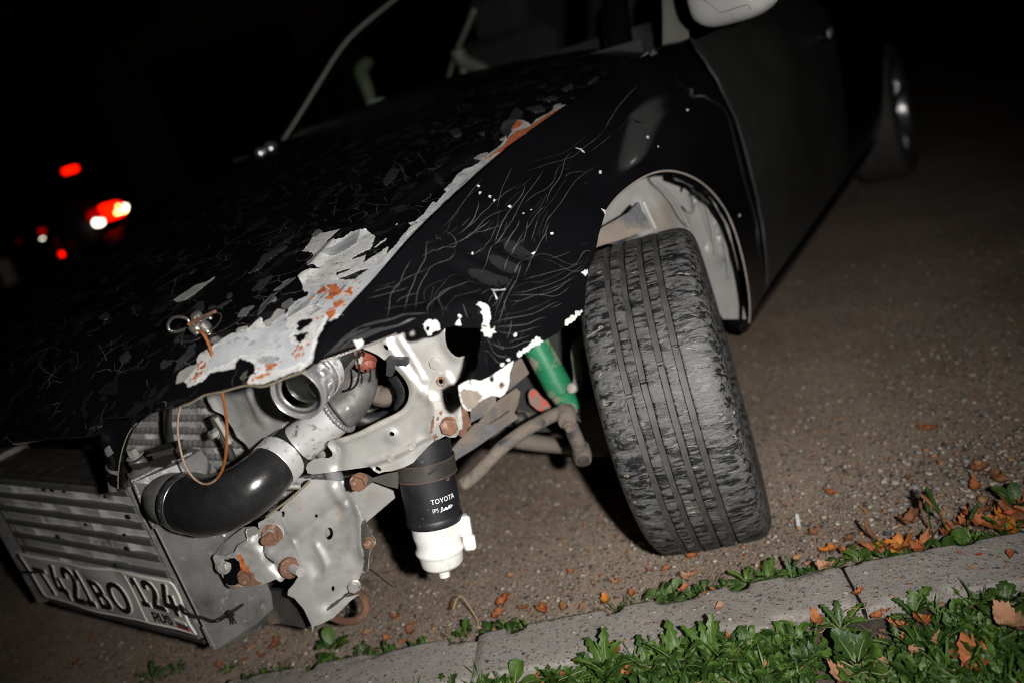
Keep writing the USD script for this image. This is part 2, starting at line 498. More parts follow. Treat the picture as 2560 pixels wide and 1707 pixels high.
L['rust'] = mat('rust', RUST, (0.42, 0.115, 0.02), 140, rough=0.9, over=[(RUST2, 130, 0.48, 0.62), ((0.5, 0.22, 0.05), 260, 0.58, 0.66), ((0.34, 0.32, 0.31), 200, 0.66, 0.70)], bump=0.0008, bscale=500)
L['crack_line'] = mat('crack_line', (0.022, 0.022, 0.022), (0.07, 0.07, 0.07), 80, rough=0.6)
L['crack_faint'] = mat('crack_faint', (0.008, 0.008, 0.008), (0.022, 0.022, 0.022), 50, rough=0.6)
L['silver'] = mat('silver_body', (0.35, 0.345, 0.33), (0.43, 0.424, 0.406), 18, rough=0.36, rough2=0.5, metal=0.45, bump=0.00012, bscale=900,
    over=[((0.30, 0.285, 0.26), 14, 0.5, 0.72), (TAN, 34, 0.66, 0.76, 0.7, 0.0), (RUST, 60, 0.745, 0.77, 0.9, 0.0), ((0.14, 0.13, 0.12), 600, 0.72, 0.75, 0.7, 0.0)])
L['silver_dirty'] = mat('silver_dirty', (0.27, 0.266, 0.258), (0.37, 0.365, 0.352), 11, rough=0.4, rough2=0.55, metal=0.3, bump=0.00015, bscale=700,
    over=[((0.16, 0.155, 0.147), 12, 0.5, 0.7), (TAN, 26, 0.63, 0.74, 0.75, 0.0), (RUST, 50, 0.73, 0.76, 0.9, 0.0), ((0.06, 0.058, 0.055), 320, 0.70, 0.74, 0.8, 0.0)])
L['arch_grey'] = mat('arch_grey', (0.17, 0.17, 0.165), (0.235, 0.235, 0.226), 9, rough=0.45, metal=0.1, over=[((0.17, 0.145, 0.12), 10, 0.55, 0.7), ((0.24, 0.13, 0.06), 16, 0.64, 0.72)], bump=0.0003, bscale=200)
L['alloy'] = mat('alloy_cast', (0.28, 0.275, 0.27), (0.15, 0.147, 0.143), 16, rough=0.42, rough2=0.55, metal=0.5, over=[((0.07, 0.066, 0.062), 14, 0.5, 0.68, 0.6, 0.3), ((0.42, 0.41, 0.40), 60, 0.6, 0.72, 0.5, 0.5), ((0.05, 0.045, 0.04), 240, 0.66, 0.71, 0.7, 0.1), ((0.25, 0.15, 0.1), 60, 0.66, 0.74, 0.7, 0.0)], bump=0.0003, bscale=350)
L['ridge_glint'] = mat('alloy_ridge_glint', (0.5, 0.49, 0.48), (0.34, 0.335, 0.33), 60, rough=0.35, metal=0.6)
L['weld'] = mat('weld_bead', (0.24, 0.235, 0.24), (0.13, 0.13, 0.14), 200, rough=0.5, metal=0.4, bump=0.0005, bscale=250)
L['pipe'] = mat('polished_pipe', (0.88, 0.88, 0.88), (0.74, 0.74, 0.74), 25, rough=0.28, rough2=0.4, metal=0.6, over=[((0.42, 0.42, 0.42), 90, 0.56, 0.66, 0.5, 0.9), ((0.5, 0.48, 0.45), 260, 0.62, 0.68, 0.6, 0.4)], bump=0.0001, bscale=300)
L['chrome'] = mat('chrome', (0.8, 0.8, 0.81), (0.65, 0.65, 0.67), 30, rough=0.13, rough2=0.3, metal=0.95, over=[((0.3, 0.29, 0.28), 200, 0.58, 0.66, 0.5, 0.4)])
L['lamp_chrome'] = mat('lamp_chrome', (0.62, 0.62, 0.635), (0.5, 0.5, 0.51), 30, rough=0.16, rough2=0.3, metal=0.8, over=[((0.3, 0.29, 0.28), 260, 0.6, 0.7, 0.5, 0.4)])
L['lamp_bowl'] = mat('lamp_bowl', (0.26, 0.25, 0.24), (0.14, 0.14, 0.14), 30, rough=0.25, metal=0.8, over=[((0.4, 0.34, 0.28), 700, 0.62, 0.68, 0.6, 0.0)])
L['steel'] = mat('steel', (0.48, 0.44, 0.40), (0.62, 0.6, 0.58), 120, rough=0.3, metal=0.9, over=[((0.35, 0.14, 0.05), 150, 0.62, 0.7, 0.8, 0.0)])
L['zinc'] = mat('zinc_bolt', (0.5, 0.49, 0.47), (0.4, 0.39, 0.37), 150, rough=0.4, metal=0.6, over=[(RUST2, 240, 0.6, 0.68, 0.9, 0.0)])
L['rusty_steel'] = mat('rusty_steel', (0.17, 0.075, 0.04), (0.105, 0.055, 0.035), 120, rough=0.85, over=[((0.27, 0.18, 0.13), 90, 0.55, 0.66), ((0.03, 0.025, 0.02), 160, 0.66, 0.74)], bump=0.0006, bscale=500)
L['rubber_hose'] = mat('silicone_hose', (0.012, 0.012, 0.013), (0.018, 0.018, 0.018), 40, rough=0.2, rough2=0.3, spec=0.7, over=[((0.09, 0.088, 0.085), 160, 0.66, 0.74, 0.6), ((0.16, 0.155, 0.15), 420, 0.72, 0.75, 0.7)], bump=0.00008, bscale=400)
L['black_plastic'] = mat('black_plastic', (0.008, 0.008, 0.010), (0.012, 0.012, 0.015), 30, rough=0.42, rough2=0.55, over=[((0.13, 0.12, 0.11), 90, 0.64, 0.74, 0.8), ((0.2, 0.18, 0.15), 300, 0.72, 0.76, 0.9)], bump=0.0002, bscale=400)
L['dark_metal'] = mat('dark_metal', (0.022, 0.021, 0.02), (0.05, 0.045, 0.04), 16, rough=0.45, rough2=0.6, metal=0.2, over=[((0.11, 0.085, 0.06), 24, 0.58, 0.7, 0.8), (RUST2, 70, 0.68, 0.74, 0.9)], bump=0.0003, bscale=300)
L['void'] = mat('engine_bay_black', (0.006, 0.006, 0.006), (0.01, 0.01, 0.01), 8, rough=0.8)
L['tan_edge'] = mat('tan_edge', (0.2, 0.17, 0.11), (0.12, 0.1, 0.07), 60, rough=0.7, over=[((0.05, 0.045, 0.04), 90, 0.6, 0.66)])
L['white_plastic'] = mat('white_plastic', (0.70, 0.695, 0.672), (0.65, 0.645, 0.62), 12, rough=0.36, over=[((0.3, 0.26, 0.2), 260, 0.70, 0.74), ((0.46, 0.43, 0.37), 30, 0.55, 0.75), ((0.36, 0.31, 0.25), 90, 0.64, 0.74)])
L['white_ink'] = mat('white_ink', (0.75, 0.75, 0.76), rough=0.6)
L['green_paint'] = mat('green_paint', (0.008, 0.12, 0.05), (0.02, 0.17, 0.08), 30, rough=0.4, over=[((0.25, 0.2, 0.15), 26, 0.52, 0.66, 0.8), ((0.004, 0.11, 0.04), 60, 0.62, 0.68)], bump=0.0003, bscale=300)
L['dust_metal'] = mat('dusty_metal', (0.11, 0.09, 0.073), (0.17, 0.14, 0.114), 18, rough=0.85, over=[((0.04, 0.038, 0.042), 20, 0.52, 0.66, 0.6), ((0.12, 0.09, 0.07), 60, 0.6, 0.7)], bump=0.0006, bscale=260)
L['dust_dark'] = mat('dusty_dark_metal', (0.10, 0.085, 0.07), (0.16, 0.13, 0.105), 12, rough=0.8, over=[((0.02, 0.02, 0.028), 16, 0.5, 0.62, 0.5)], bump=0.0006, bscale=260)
L['boot_rubber'] = mat('boot_rubber', (0.02, 0.02, 0.02), (0.05, 0.045, 0.04), 40, rough=0.6)
L['hose_grey'] = mat('dusty_hose', (0.26, 0.24, 0.215), (0.31, 0.29, 0.26), 40, rough=0.8)
L['red_dust'] = mat('red_part', (0.16, 0.12, 0.10), (0.18, 0.12, 0.10), 40, rough=0.8, over=[((0.42, 0.05, 0.03), 60, 0.55, 0.62)])
L['connector_red'] = mat('connector_red', (0.2, 0.05, 0.032), (0.13, 0.04, 0.03), 80, rough=0.5, over=[((0.35, 0.25, 0.2), 200, 0.6, 0.7)])
L['plate_white'] = mat('plate_white', (0.6, 0.59, 0.57), (0.47, 0.465, 0.45), 12, rough=0.35, rough2=0.5, metal=0.25, over=[((0.2, 0.195, 0.18), 14, 0.56, 0.72), ((0.1, 0.095, 0.09), 120, 0.68, 0.74)])
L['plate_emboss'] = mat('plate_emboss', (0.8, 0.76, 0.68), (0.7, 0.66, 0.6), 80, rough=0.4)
L['plate_black'] = mat('plate_black', (0.008, 0.008, 0.008), (0.014, 0.014, 0.014), 60, rough=0.35)
L['flag_blue'] = mat('flag_blue', (0.02, 0.07, 0.16), rough=0.4)
L['flag_red'] = mat('flag_red', (0.4, 0.012, 0.02), rough=0.4)
L['core_bar'] = mat('core_bar', (0.12, 0.12, 0.118), (0.17, 0.168, 0.165), 22, rough=0.45, metal=0.45, over=[((0.1, 0.09, 0.08), 20, 0.58, 0.72), ((0.03, 0.02, 0.015), 46, 0.72, 0.75)], bump=0.0002, bscale=400)
L['core_fin'] = mat('core_fin', (0.5, 0.49, 0.48), (0.62, 0.61, 0.6), 26, rough=0.45, metal=0.3, over=[((0.14, 0.1, 0.08), 16, 0.57, 0.66, 0.7, 0.2)])
L['cond_tube'] = mat('condenser_tube', (0.24, 0.24, 0.24), (0.18, 0.18, 0.18), 30, rough=0.5, metal=0.3, bump=0.0004, bscale=200)
L['cond_fin'] = mat('condenser_fin', (0.66, 0.64, 0.63), (0.5, 0.48, 0.47), 40, rough=0.45, metal=0.3)
L['wire_rust'] = mat('wire_rope_rusty', (0.30, 0.095, 0.018), (0.17, 0.055, 0.012), 120, rough=0.6, metal=0.2, sq=(1, 1, 1), bump=0.0006, bscale=900)
L['wire_pale'] = mat('wire_rope_pale', (0.42, 0.32, 0.25), (0.3, 0.2, 0.13), 200, rough=0.5, metal=0.3, bump=0.0006, bscale=900)
L['glass_lens'] = usdkit.material(stage, '/World/Looks/lens_glass', {'g': ('glass_bsdf', {'roughness': 0.01, 'IOR': 1.46, 'color': (0.97, 0.98, 0.97)})}, [], surface='g.BSDF')
L['windscreen'] = pane('windscreen_glass', (0.8, 0.85, 0.8))
L['seat'] = mat('seat_fabric', (0.012, 0.012, 0.013), (0.02, 0.02, 0.021), 30, rough=0.9)
L['seat_green'] = mat('pale_green_trim', (0.13, 0.15, 0.11), (0.08, 0.095, 0.066), 20, rough=0.6)
L['trim_grey'] = mat('trim_grey', (0.4, 0.4, 0.38), (0.34, 0.34, 0.33), 20, rough=0.45, metal=0.0)
L['cage_grey'] = mat('cabin_bar_grey', (0.12, 0.12, 0.105), (0.15, 0.15, 0.135), 20, rough=0.5)
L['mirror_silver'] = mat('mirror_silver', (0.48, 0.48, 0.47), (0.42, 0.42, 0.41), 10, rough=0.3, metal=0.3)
L['seam'] = mat('seam_black', (0.01, 0.01, 0.01), rough=0.6)
L['gap_edge'] = mat('worn_gap_edge', (0.34, 0.29, 0.265), (0.22, 0.21, 0.195), 30, rough=0.3, metal=0.3)
L['label_black'] = mat('label_black', (0.02, 0.02, 0.022), rough=0.4)
L['tread'] = mat('worn_tread', (0.034, 0.034, 0.035), (0.078, 0.078, 0.076), 24.0, rough=0.5, rough2=0.75, sq=(5, 1.0, 5), obj=True, detail=6,
    over=[((0.005, 0.005, 0.006), 20, 0.48, 0.55, 0.45), ((0.12, 0.118, 0.116), 44, 0.56, 0.68, 0.6), ((0.006, 0.006, 0.007), 60, 0.60, 0.66, 0.4), ((0.27, 0.235, 0.19), 12, 0.645, 0.70, 0.9, None, 1.5)], bump=0.0010, bscale=60)
L['sidewall'] = mat('tyre_sidewall', (0.03, 0.03, 0.03), (0.055, 0.053, 0.05), 30, rough=0.7, over=[((0.13, 0.12, 0.1), 60, 0.6, 0.72)], bump=0.0002, bscale=200)

# ------------------------------------------------------------------ the ground, the kerb line
KD = unit(np.array([-0.454, 0.891, 0]))           # along the kerb
KW = np.array([KD[1], -KD[0], 0])                   # across it, towards the lawn
KZ = 0.034
K0 = at(1560, 1510, 2, KZ)
KWID = 0.112


def kc(p):
    """Position on the ground -> (along, across) the kerb."""
    q = np.asarray(p, float) - K0
    return q @ KD, q @ KW


def kp(a, b, z=0.0):
    q = K0 + KD * a + KW * b
    return np.array([q[0], q[1], z])


def aggregate(name, ground, pebble, keep, cover, bump_d, sizes=(95.0, 190.0, 420.0)):
    n = {'g': ('geometry', {}), 'p': ('principled_bsdf', {'roughness': 0.85, 'specular_ior_level': 0.3}),
         'd': ('noise_texture', {'scale': 3.2, 'detail': 6, 'roughness': 0.6}), 'r': ('rgb_ramp', {'ramp': ground}),
         'wn': ('noise_texture', {'scale': 60.0, 'detail': 2}), 'wa': ('vector_math', {'math_type': 'multiply_add', 'vector2': (0.006, 0.006, 0.006)})}
    l = [('g.position', 'd.vector'), ('d.fac', 'r.fac'), ('g.position', 'wn.vector'), ('wn.color', 'wa.vector1'), ('g.position', 'wa.vector3')]
    col = 'r.color'
    hs = []
    for i, (s, t0, t1, fac) in enumerate(((sizes[0], 0.30, 0.40, cover[0]), (sizes[1], 0.30, 0.42, cover[1]), (sizes[2], 0.25, 0.5, cover[2]))):
        n[f'v{i}'] = ('voronoi_texture', {'feature': 'f1', 'scale': s}); l.append(('wa.vector', f'v{i}.vector'))
        n[f'h{i}'] = ('separate_color', {}); l.append((f'v{i}.color', f'h{i}.color'))
        n[f'c{i}'] = ('rgb_ramp', {'ramp': pebble})
        l.append((f'h{i}.r', f'c{i}.fac'))
        n[f'm{i}'] = ('map_range', {'from_min': t1, 'from_max': t0, 'to_min': 0, 'to_max': fac, 'clamp': True}); l.append((f'v{i}.distance', f'm{i}.value'))
        n[f's{i}'] = ('map_range', {'from_min': keep[i], 'from_max': keep[i] + 0.05, 'to_min': 0, 'to_max': 1, 'clamp': True}); l.append((f'h{i}.g', f's{i}.value'))
        n[f'k{i}'] = ('math', {'math_type': 'multiply'}); l += [(f'm{i}.result', f'k{i}.value1'), (f's{i}.result', f'k{i}.value2')]
        n[f'x{i}'] = ('mix_color', {}); l += [(f'k{i}.value', f'x{i}.fac'), (col, f'x{i}.a'), (f'c{i}.color', f'x{i}.b')]
        col = f'x{i}.result'; hs.append(f'k{i}.value')
    n['a1'] = ('math', {'math_type': 'add'}); n['a2'] = ('math', {'math_type': 'multiply_add', 'value2': 0.5}); n['bn'] = ('noise_texture', {'scale': 300.0, 'detail': 3})
    n['b'] = ('bump', {'strength': 1.0, 'distance': bump_d})
    l += [(hs[0], 'a1.value1'), (hs[1], 'a1.value2'), ('g.position', 'bn.vector'), ('bn.fac', 'a2.value1'), ('a1.value', 'a2.value3'), ('a2.value', 'b.height'), ('b.normal', 'p.normal'), (col, 'p.base_color')]
    return usdkit.material(stage, f'/World/Looks/{name}', n, l, surface='p.BSDF')


PEB = [(0, (0.03, 0.03, 0.033)), (0.18, (0.05, 0.048, 0.048)), (0.33, (0.16, 0.13, 0.105)), (0.55, (0.32, 0.26, 0.205)), (0.7, (0.25, 0.23, 0.215)), (0.82, (0.42, 0.22, 0.10)), (0.92, (0.5, 0.44, 0.37)), (1, (0.6, 0.54, 0.47))]
L['asphalt'] = aggregate('old_asphalt', [(0, (0.15, 0.11, 0.082)), (0.38, (0.185, 0.138, 0.105)), (0.62, (0.27, 0.21, 0.163)), (1, (0.30, 0.235, 0.182))], PEB, (0.40, 0.26, 0.22), (0.95, 0.9, 0.75), 0.0045)
L['soil'] = mat('soil', (0.035, 0.027, 0.02), (0.075, 0.058, 0.044), 30, rough=0.95, over=[((0.14, 0.12, 0.1), 130, 0.62, 0.68)], bump=0.004, bscale=110)
L['concrete'] = aggregate('kerb_concrete', [(0, (0.125, 0.114, 0.103)), (0.36, (0.15, 0.138, 0.126)), (0.6, (0.215, 0.203, 0.189)), (1, (0.24, 0.228, 0.213))],
    [(0, (0.03, 0.03, 0.034)), (0.25, (0.06, 0.058, 0.058)), (0.4, (0.18, 0.13, 0.09)), (0.6, (0.14, 0.12, 0.1)), (0.75, (0.30, 0.15, 0.07)), (0.9, (0.36, 0.32, 0.28)), (1, (0.45, 0.42, 0.38))], (0.78, 0.62, 0.42), (0.9, 0.85, 0.7), 0.0016, (95.0, 210.0, 480.0))

# road: fine near the camera, one sheet out to the horizon
gx = np.r_[-80, -40, -20, -10, np.linspace(-5, 2.0, 60), 4, 10, 20, 40]
gy = np.r_[-80, -40, -20, -10, np.linspace(-4.5, 2.5, 60), 6, 12, 25, 40]
X, Y = np.meshgrid(gx, gy, indexing='ij')
Zg = (meshkit.noise(np.stack([X * 2.5, Y * 2.5, X * 0], -1), 3) - 0.5) * 0.012 * (np.hypot(X, Y) < 6)
i, j = np.meshgrid(np.arange(len(gx) - 1), np.arange(len(gy) - 1), indexing='ij')
n_ = len(gy)
q = np.stack([i * n_ + j, (i + 1) * n_ + j, (i + 1) * n_ + j + 1, i * n_ + j + 1], -1).reshape(-1, 4)
usdkit.mesh(stage, '/World/asphalt_yard', trimesh.Trimesh(np.stack([X, Y, Zg - 0.004], -1).reshape(-1, 3), np.vstack([q[:, [0, 1, 2]], q[:, [0, 2, 3]]]), process=False), L['asphalt'], smooth=True)
tag('/World/asphalt_yard', kind='structure')

# lawn soil beyond the kerb
a, b = np.meshgrid(np.linspace(-3.0, 3.0, 150), np.r_[np.linspace(KWID - 0.02, 1.3, 40), 2, 4, 9], indexing='ij')
P3 = K0 + a[..., None] * KD + b[..., None] * KW
P3[..., 2] = 0.016 + 0.028 * (meshkit.fbm(P3 * [9, 9, 0], 4, 2) - 0.5) - 0.012 * np.clip((KWID + 0.03 - b) / 0.05, 0, 1)
i, j = np.meshgrid(np.arange(a.shape[0] - 1), np.arange(a.shape[1] - 1), indexing='ij'); n_ = a.shape[1]
q = np.stack([i * n_ + j, (i + 1) * n_ + j, (i + 1) * n_ + j + 1, i * n_ + j + 1], -1).reshape(-1, 4)
usdkit.mesh(stage, '/World/lawn_soil', trimesh.Trimesh(P3.reshape(-1, 3), np.vstack([q[:, [0, 2, 1]], q[:, [0, 3, 2]]]), process=False), L['soil'], smooth=True)
tag('/World/lawn_soil', kind='structure')


def kerb_stone(a0, a1, seed, label):
    """A long cast block with worn, chipped edges."""
    nl, prof = int((a1 - a0) / 0.006), []
    r = 0.007
    for t in np.linspace(0, math.pi / 2, 6):
        prof.append((r - r * math.cos(t), KZ - r + r * math.sin(t)))
    prof += [(x, KZ) for x in np.linspace(0.012, KWID - 0.012, 17)]
    for t in np.linspace(math.pi / 2, 0, 6):
        prof.append((KWID - r + r * math.cos(t), KZ - r + r * math.sin(t)))
    prof = [(0, -0.12), (0, -0.02)] + prof + [(KWID, -0.02), (KWID, -0.12)]
    prof = np.array(prof)
    s = np.linspace(a0, a1, nl)
    end = np.clip(np.minimum(s - a0, a1 - s) / 0.02, 0, 1)
    v = K0 + s[:, None, None] * KD + prof[None, :, :1] * KW
    v[..., 2] = prof[None, :, 1]
    v[..., 2] -= ((1 - end) ** 2 * 0.006)[:, None] * (prof[None, :, 1] > -0.01)
    c = np.array([0, 0, 0]) + K0 + KW * KWID / 2
    h = meshkit.fbm(v * 22, 4, seed) - 0.5
    chip = np.clip(meshkit.noise(v * 26, seed + 9) - 0.58, 0, 1) * 0.06
    edge = np.exp(-(np.minimum(prof[:, 0], KWID - prof[:, 0]) / 0.012) ** 2)[None]
    v += KW * ((h * 0.006 + chip * edge) * np.where(prof[None, :, 0] < KWID / 2, 1, -1))[..., None] * edge[..., None]
    v[..., 2] += h * 0.002 + (meshkit.fbm(v * 90, 3, seed + 2) - 0.5) * 0.0022 - chip * edge * 0.9
    n = len(prof)
    i, j = np.meshgrid(np.arange(nl - 1), np.arange(n - 1), indexing='ij')
    q = np.stack([i * n + j, (i + 1) * n + j, (i + 1) * n + j + 1, i * n + j + 1], -1).reshape(-1, 4)
    f = np.vstack([q[:, [0, 1, 2]], q[:, [0, 2, 3]]])
    for row in (0, nl - 1):
        cap = [(row * n + k, row * n + k + 1, row * n) for k in range(1, n - 1)]
        f = np.vstack([f, cap])
    m = trimesh.Trimesh(v.reshape(-1, 3), f, process=False)
    m.fix_normals()
    path = numbered('/World', 'kerb_stone')
    usdkit.mesh(stage, path, m, L['concrete'], smooth=50)
    tag(path, label, 'kerb stone')


j1 = kc(at(*px('Y2 1030,1240')[0], 2, KZ))[0]
j2 = kc(at(*px('Y3 1190,850')[0], 2, KZ))[0]
kerb_stone(-2.2, j1 - 0.0008, 3, 'concrete kerb stone at lower left running under the car nose')
kerb_stone(j1 + 0.0008, j2 - 0.0025, 4, 'middle concrete kerb stone just in front of the worn tyre')
kerb_stone(j2 + 0.0025, 2.2, 5, 'concrete kerb stone at the right edge beside the leaf heap')

# ------------------------------------------------------------------ the damaged car: surfaces its skin is cut from
car = thing('damaged_car', 'black drift sedan without front bumper, peeling paint, cracked fender and exposed intercooler', 'car')
ZX = np.array([-3.0, -1.2, -0.75, -0.5, -0.2, 0, 0.2, 0.35, 0.5, 0.62, 0.8])
ZZ = np.array([0.93, 0.925, 0.897, 0.871, 0.826, 0.795, 0.763, 0.736, 0.708, 0.678, 0.63])
from scipy.interpolate import PchipInterpolator
zs = PchipInterpolator(ZX, ZZ, extrapolate=True)


def fender_y(x, z):
    zc = zs(np.clip(x, -3, 0.8))
    y = 0.035 - 0.16 * np.clip((x - 0.16) / 0.45, 0, 2) ** 2 * 0.55
    y = y - 0.125 * np.clip((z - (zc - 0.17)) / 0.17, 0, 1.35) ** 2.2
    y = y - 0.05 * np.clip((0.46 - z) / 0.3, 0, 1.5) ** 2
    y = y + 0.003 * np.exp(-((np.hypot(x + 0.06, z - 0.33) - 0.37) / 0.04) ** 2) * (z > 0.2)
    return y


def hood_z(x, y):
    u = np.clip(1 - ((y + 0.88) / 0.77) ** 2, -0.35, 1)
    z = zs(np.clip(x, -0.9, 0.9)) - 0.006 + (0.028 + 0.03 * np.clip((0.6 - x) / 1.2, 0, 1)) * u
    z = z - 2.2 * np.clip(x - (0.50 + 0.07 * np.clip(u, 0, 1)), 0, 1) ** 2
    return z


def door_y(x, z):
    return 0.035 + 0.012 * np.sin(np.clip((z - 0.25) / 0.65, 0, 1) * math.pi) - 0.10 * np.clip((z - 0.74) / 0.18, 0, 1.4) ** 2.4 - 0.05 * np.clip((0.42 - z) / 0.25, 0, 1.5) ** 2


FEN, HOOD, DOOR = Field(1, fender_y), Field(2, hood_z), Field(1, door_y)

# ---- front fender
fen_spec = ('S 783,903 F 728,806 738,782 760,748 800,702 850,652 900,597 945,547 1000,492 1060,436 1120,382 1180,331 1250,280 1300,244 1345,212 1390,183 1440,150 1495,120 1570,97 1583,90'
            ' 1600,115 1630,160 1647,185 1660,215 1690,275 1710,340 1725,400 1740,460 1750,510 1755,560 1760,610 1765,640 1768,657 1745,692 1721,742'
            ' 1722,700 1715,640 1700,572 1680,512 1652,462 1612,421 1572,400 1530,393 1490,402 1450,425 1415,455 1390,490 1375,540 1365,590 1352,620 1346,660 1343,704'
            ' D3 2150,140 2080,205 2010,270 1930,320 1850,390 1690,480 1560,570 1420,650 1340,720 1200,800 1080,880 950,945 850,975 840,960'
            ' 890,850 915,740 922,650 935,560 950,440 935,335 900,318 740,318 690,300 640,292 560,312 510,350 470,395 400,428 330,440 275,432 245,400 235,340 215,322 150,335 0,392'
            ' Z5 640,692 500,745 390,790 280,832 160,872 100,896 30,918')
ridge(FEN, 'Z5 960,320 1010,345 1060,370 1120,395 1170,400', 0.013, -0.011)
ridge(FEN, 'Z5 1060,215 1110,245 1170,275 1240,300 1280,320', 0.014, -0.012)
ridge(FEN, 'Z5 1170,130 1230,170 1290,200 1350,210', 0.014, -0.010)
ridge(FEN, 'Z5 560,640 760,610 900,565 1000,545 1070,570 1090,640', 0.010, 0.007)
ridge(FEN, 'E4 760,1180 1150,990 1420,850 1520,800', 0.004, -0.0025)
ridge(FEN, 'D3 990,380 1005,560 985,760 960,920', 0.006, 0.004)
g_f = poly(FEN, fen_spec)
fender = group_part(car, 'front_fender')
holes = [ellipse(FEN, 'D3', 326, 342, 24, 30), ellipse(FEN, 'D3', 828, 188, 14, 17)]
part(fender, 'fender_skin', panel(FEN, g_f.difference(unary_union(holes)), 0.007, 0, 0.0022), L['black_paint'], 30)
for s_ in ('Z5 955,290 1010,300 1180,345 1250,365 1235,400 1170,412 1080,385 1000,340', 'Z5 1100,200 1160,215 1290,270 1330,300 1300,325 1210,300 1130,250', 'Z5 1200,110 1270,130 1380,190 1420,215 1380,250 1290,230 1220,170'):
    part(fender, 'vent_slot', panel(FEN, poly(FEN, s_).buffer(-0.004).buffer(0.004), 0.004, 0.0004, 0.0004), L['vent_sheen'], 40)
# rolled arch lip and door-gap edge
arch = FEN.at(FEN.hit(px('F 1721,742 1722,700 1715,640 1700,572 1680,512 1652,462 1612,421 1572,400 1530,393 1490,402 1450,425 1415,455 1390,490 1375,540 1365,590 1352,620 1346,660 1343,704')))
part(fender, 'arch_lip', tube(arch[:13], [0.0018, 0.0024, 0.0022, 0.0014], 8, seg=60), L['gap_edge'], True)
part(fender, 'arch_return_flange', panel(Field(1, lambda x, z: fender_y(x, z) - 0.016), LineString(FEN.hit(px('F 1721,742 1722,700 1715,640 1700,572 1680,512 1652,462 1612,421 1572,400'))).buffer(0.004), 0.006, 0, 0.006), L['black_paint'])
edge = FEN.at(FEN.hit(px('F 1598,112 1628,158 1645,184 1658,214 1688,274 1708,340 1723,400 1738,460 1748,510 1753,560')))
part(fender, 'rear_edge', tube(edge, [0.0016, 0.0024, 0.0022, 0.0014], 8, seg=50), L['gap_edge'], True)


def paint_patch(parent, name, surf, spec, m, amp=0.0012, lift=0.0006, scale=220, seed=1, inside=None, step=0.006, kind=None):
    g = poly(surf, spec) if isinstance(spec, str) else spec
    g = rough(rough(g, amp, scale, seed), amp * 0.5, scale * 3.5, seed + 31, 0.0009)
    if inside is not None:
        g = g.intersection(inside)
    ms = panel(surf, g, step, lift, 0.0004)
    if ms is not None:
        part(parent, name, ms, L[m], 30)
    return g


for k, (spec, mt, amp) in enumerate((
        ('D3 870,80 940,66 1010,90 1040,180 1050,240 1030,300 1060,340 1110,315 1100,360 1140,385 1095,400 1060,455 1020,450 985,440 970,390 950,370 965,280 945,190 930,130', 'chip_white', 0.0014),
        ('D3 265,300 320,262 420,250 455,275 470,340 420,370 385,385 370,410 330,415 300,370 285,320', 'chip_white', 0.0012),
        ('D3 648,292 690,232 705,240 722,300', 'chip_white', 0.0008),
        ('D3 1368,672 1390,610 1440,590 1510,520 1560,465 1640,438 1680,485 1560,570 1420,650', 'chip_white', 0.0018),
        ('D3 1935,312 1945,245 1985,200 2050,185 2060,130 2150,135 2080,205 2010,270', 'chip_white', 0.0018),
        ('Z5 1705,342 1750,320 1748,345 1735,372', 'chip_white', 0.001),
        ('E2 398,555 455,582 443,615', 'chip_white', 0.0004),
        ('D3 690,1060 700,985 830,935 960,955 1080,890 1335,718 1300,790 1245,850 1100,900 960,985 880,1010', 'chip_white', 0.0008),
        ('Z5 215,790 275,778 285,800 262,838 240,842', 'chip_white', 0.001))):
    g = poly(FEN, spec)
    paint_patch(fender, 'bare_paint_chip', FEN, g, mt, amp, 0.0007, 260, k, inside=g_f.buffer(0.0015).difference(unary_union(holes)))
# small stone chips
for k, (fr, x, y, r) in enumerate((('D3', 1355, 412, 24), ('D3', 1200, 760, 26), ('D3', 1268, 705, 22), ('D3', 700, 205, 18), ('Z2', 1035, 1220, 7), ('Z2', 1045, 1263, 10), ('Z2', 1110, 1288, 10), ('Z2', 1140, 1312, 10),
                                   ('Z2', 1240, 1352, 10), ('Z2', 1830, 1128, 12), ('Z2', 2140, 898, 9), ('Z2', 1515, 1527, 10), ('E4', 1250, 1082, 13), ('E4', 858, 1350, 13), ('E2', 1758, 625, 14), ('Z5', 1000, 190, 8),
                                   ('Z5', 1405, 203, 9), ('Z5', 1515, 90, 10), ('Z5', 330, 478, 5), ('E4', 962, 1440, 7), ('Z5', 850, 550, 4), ('Z2', 1330, 1395, 5), ('Z2', 1380, 1372, 5), ('Z5', 1155, 178, 4))):
    paint_patch(fender, 'stone_chip', FEN, ellipse(FEN, fr, x, y, r * 0.8, r, 20 + 37 * k, 14), 'chip_white', 0.0008, 0.0006, 600, k, step=0.003)
paint_patch(fender, 'scrape', FEN, 'Z5 1128,432 1180,436 1220,430 1222,440 1160,447 1140,458 1150,490 1160,520 1150,522 1135,470', 'chip_white', 0.0008, 0.0006, 500, 2, step=0.003)
paint_patch(fender, 'scrape', FEN, 'E4 148,1450 175,1455 205,1462 232,1482 242,1500 215,1490 195,1468', 'chip_white', 0.0006, 0.0006, 500, 3, step=0.003)
paint_patch(fender, 'scrape', FEN, 'E4 905,488 925,505 955,522 930,535 905,548 880,546 898,515', 'flake_grey', 0.0006, 0.0006, 500, 3, step=0.003)
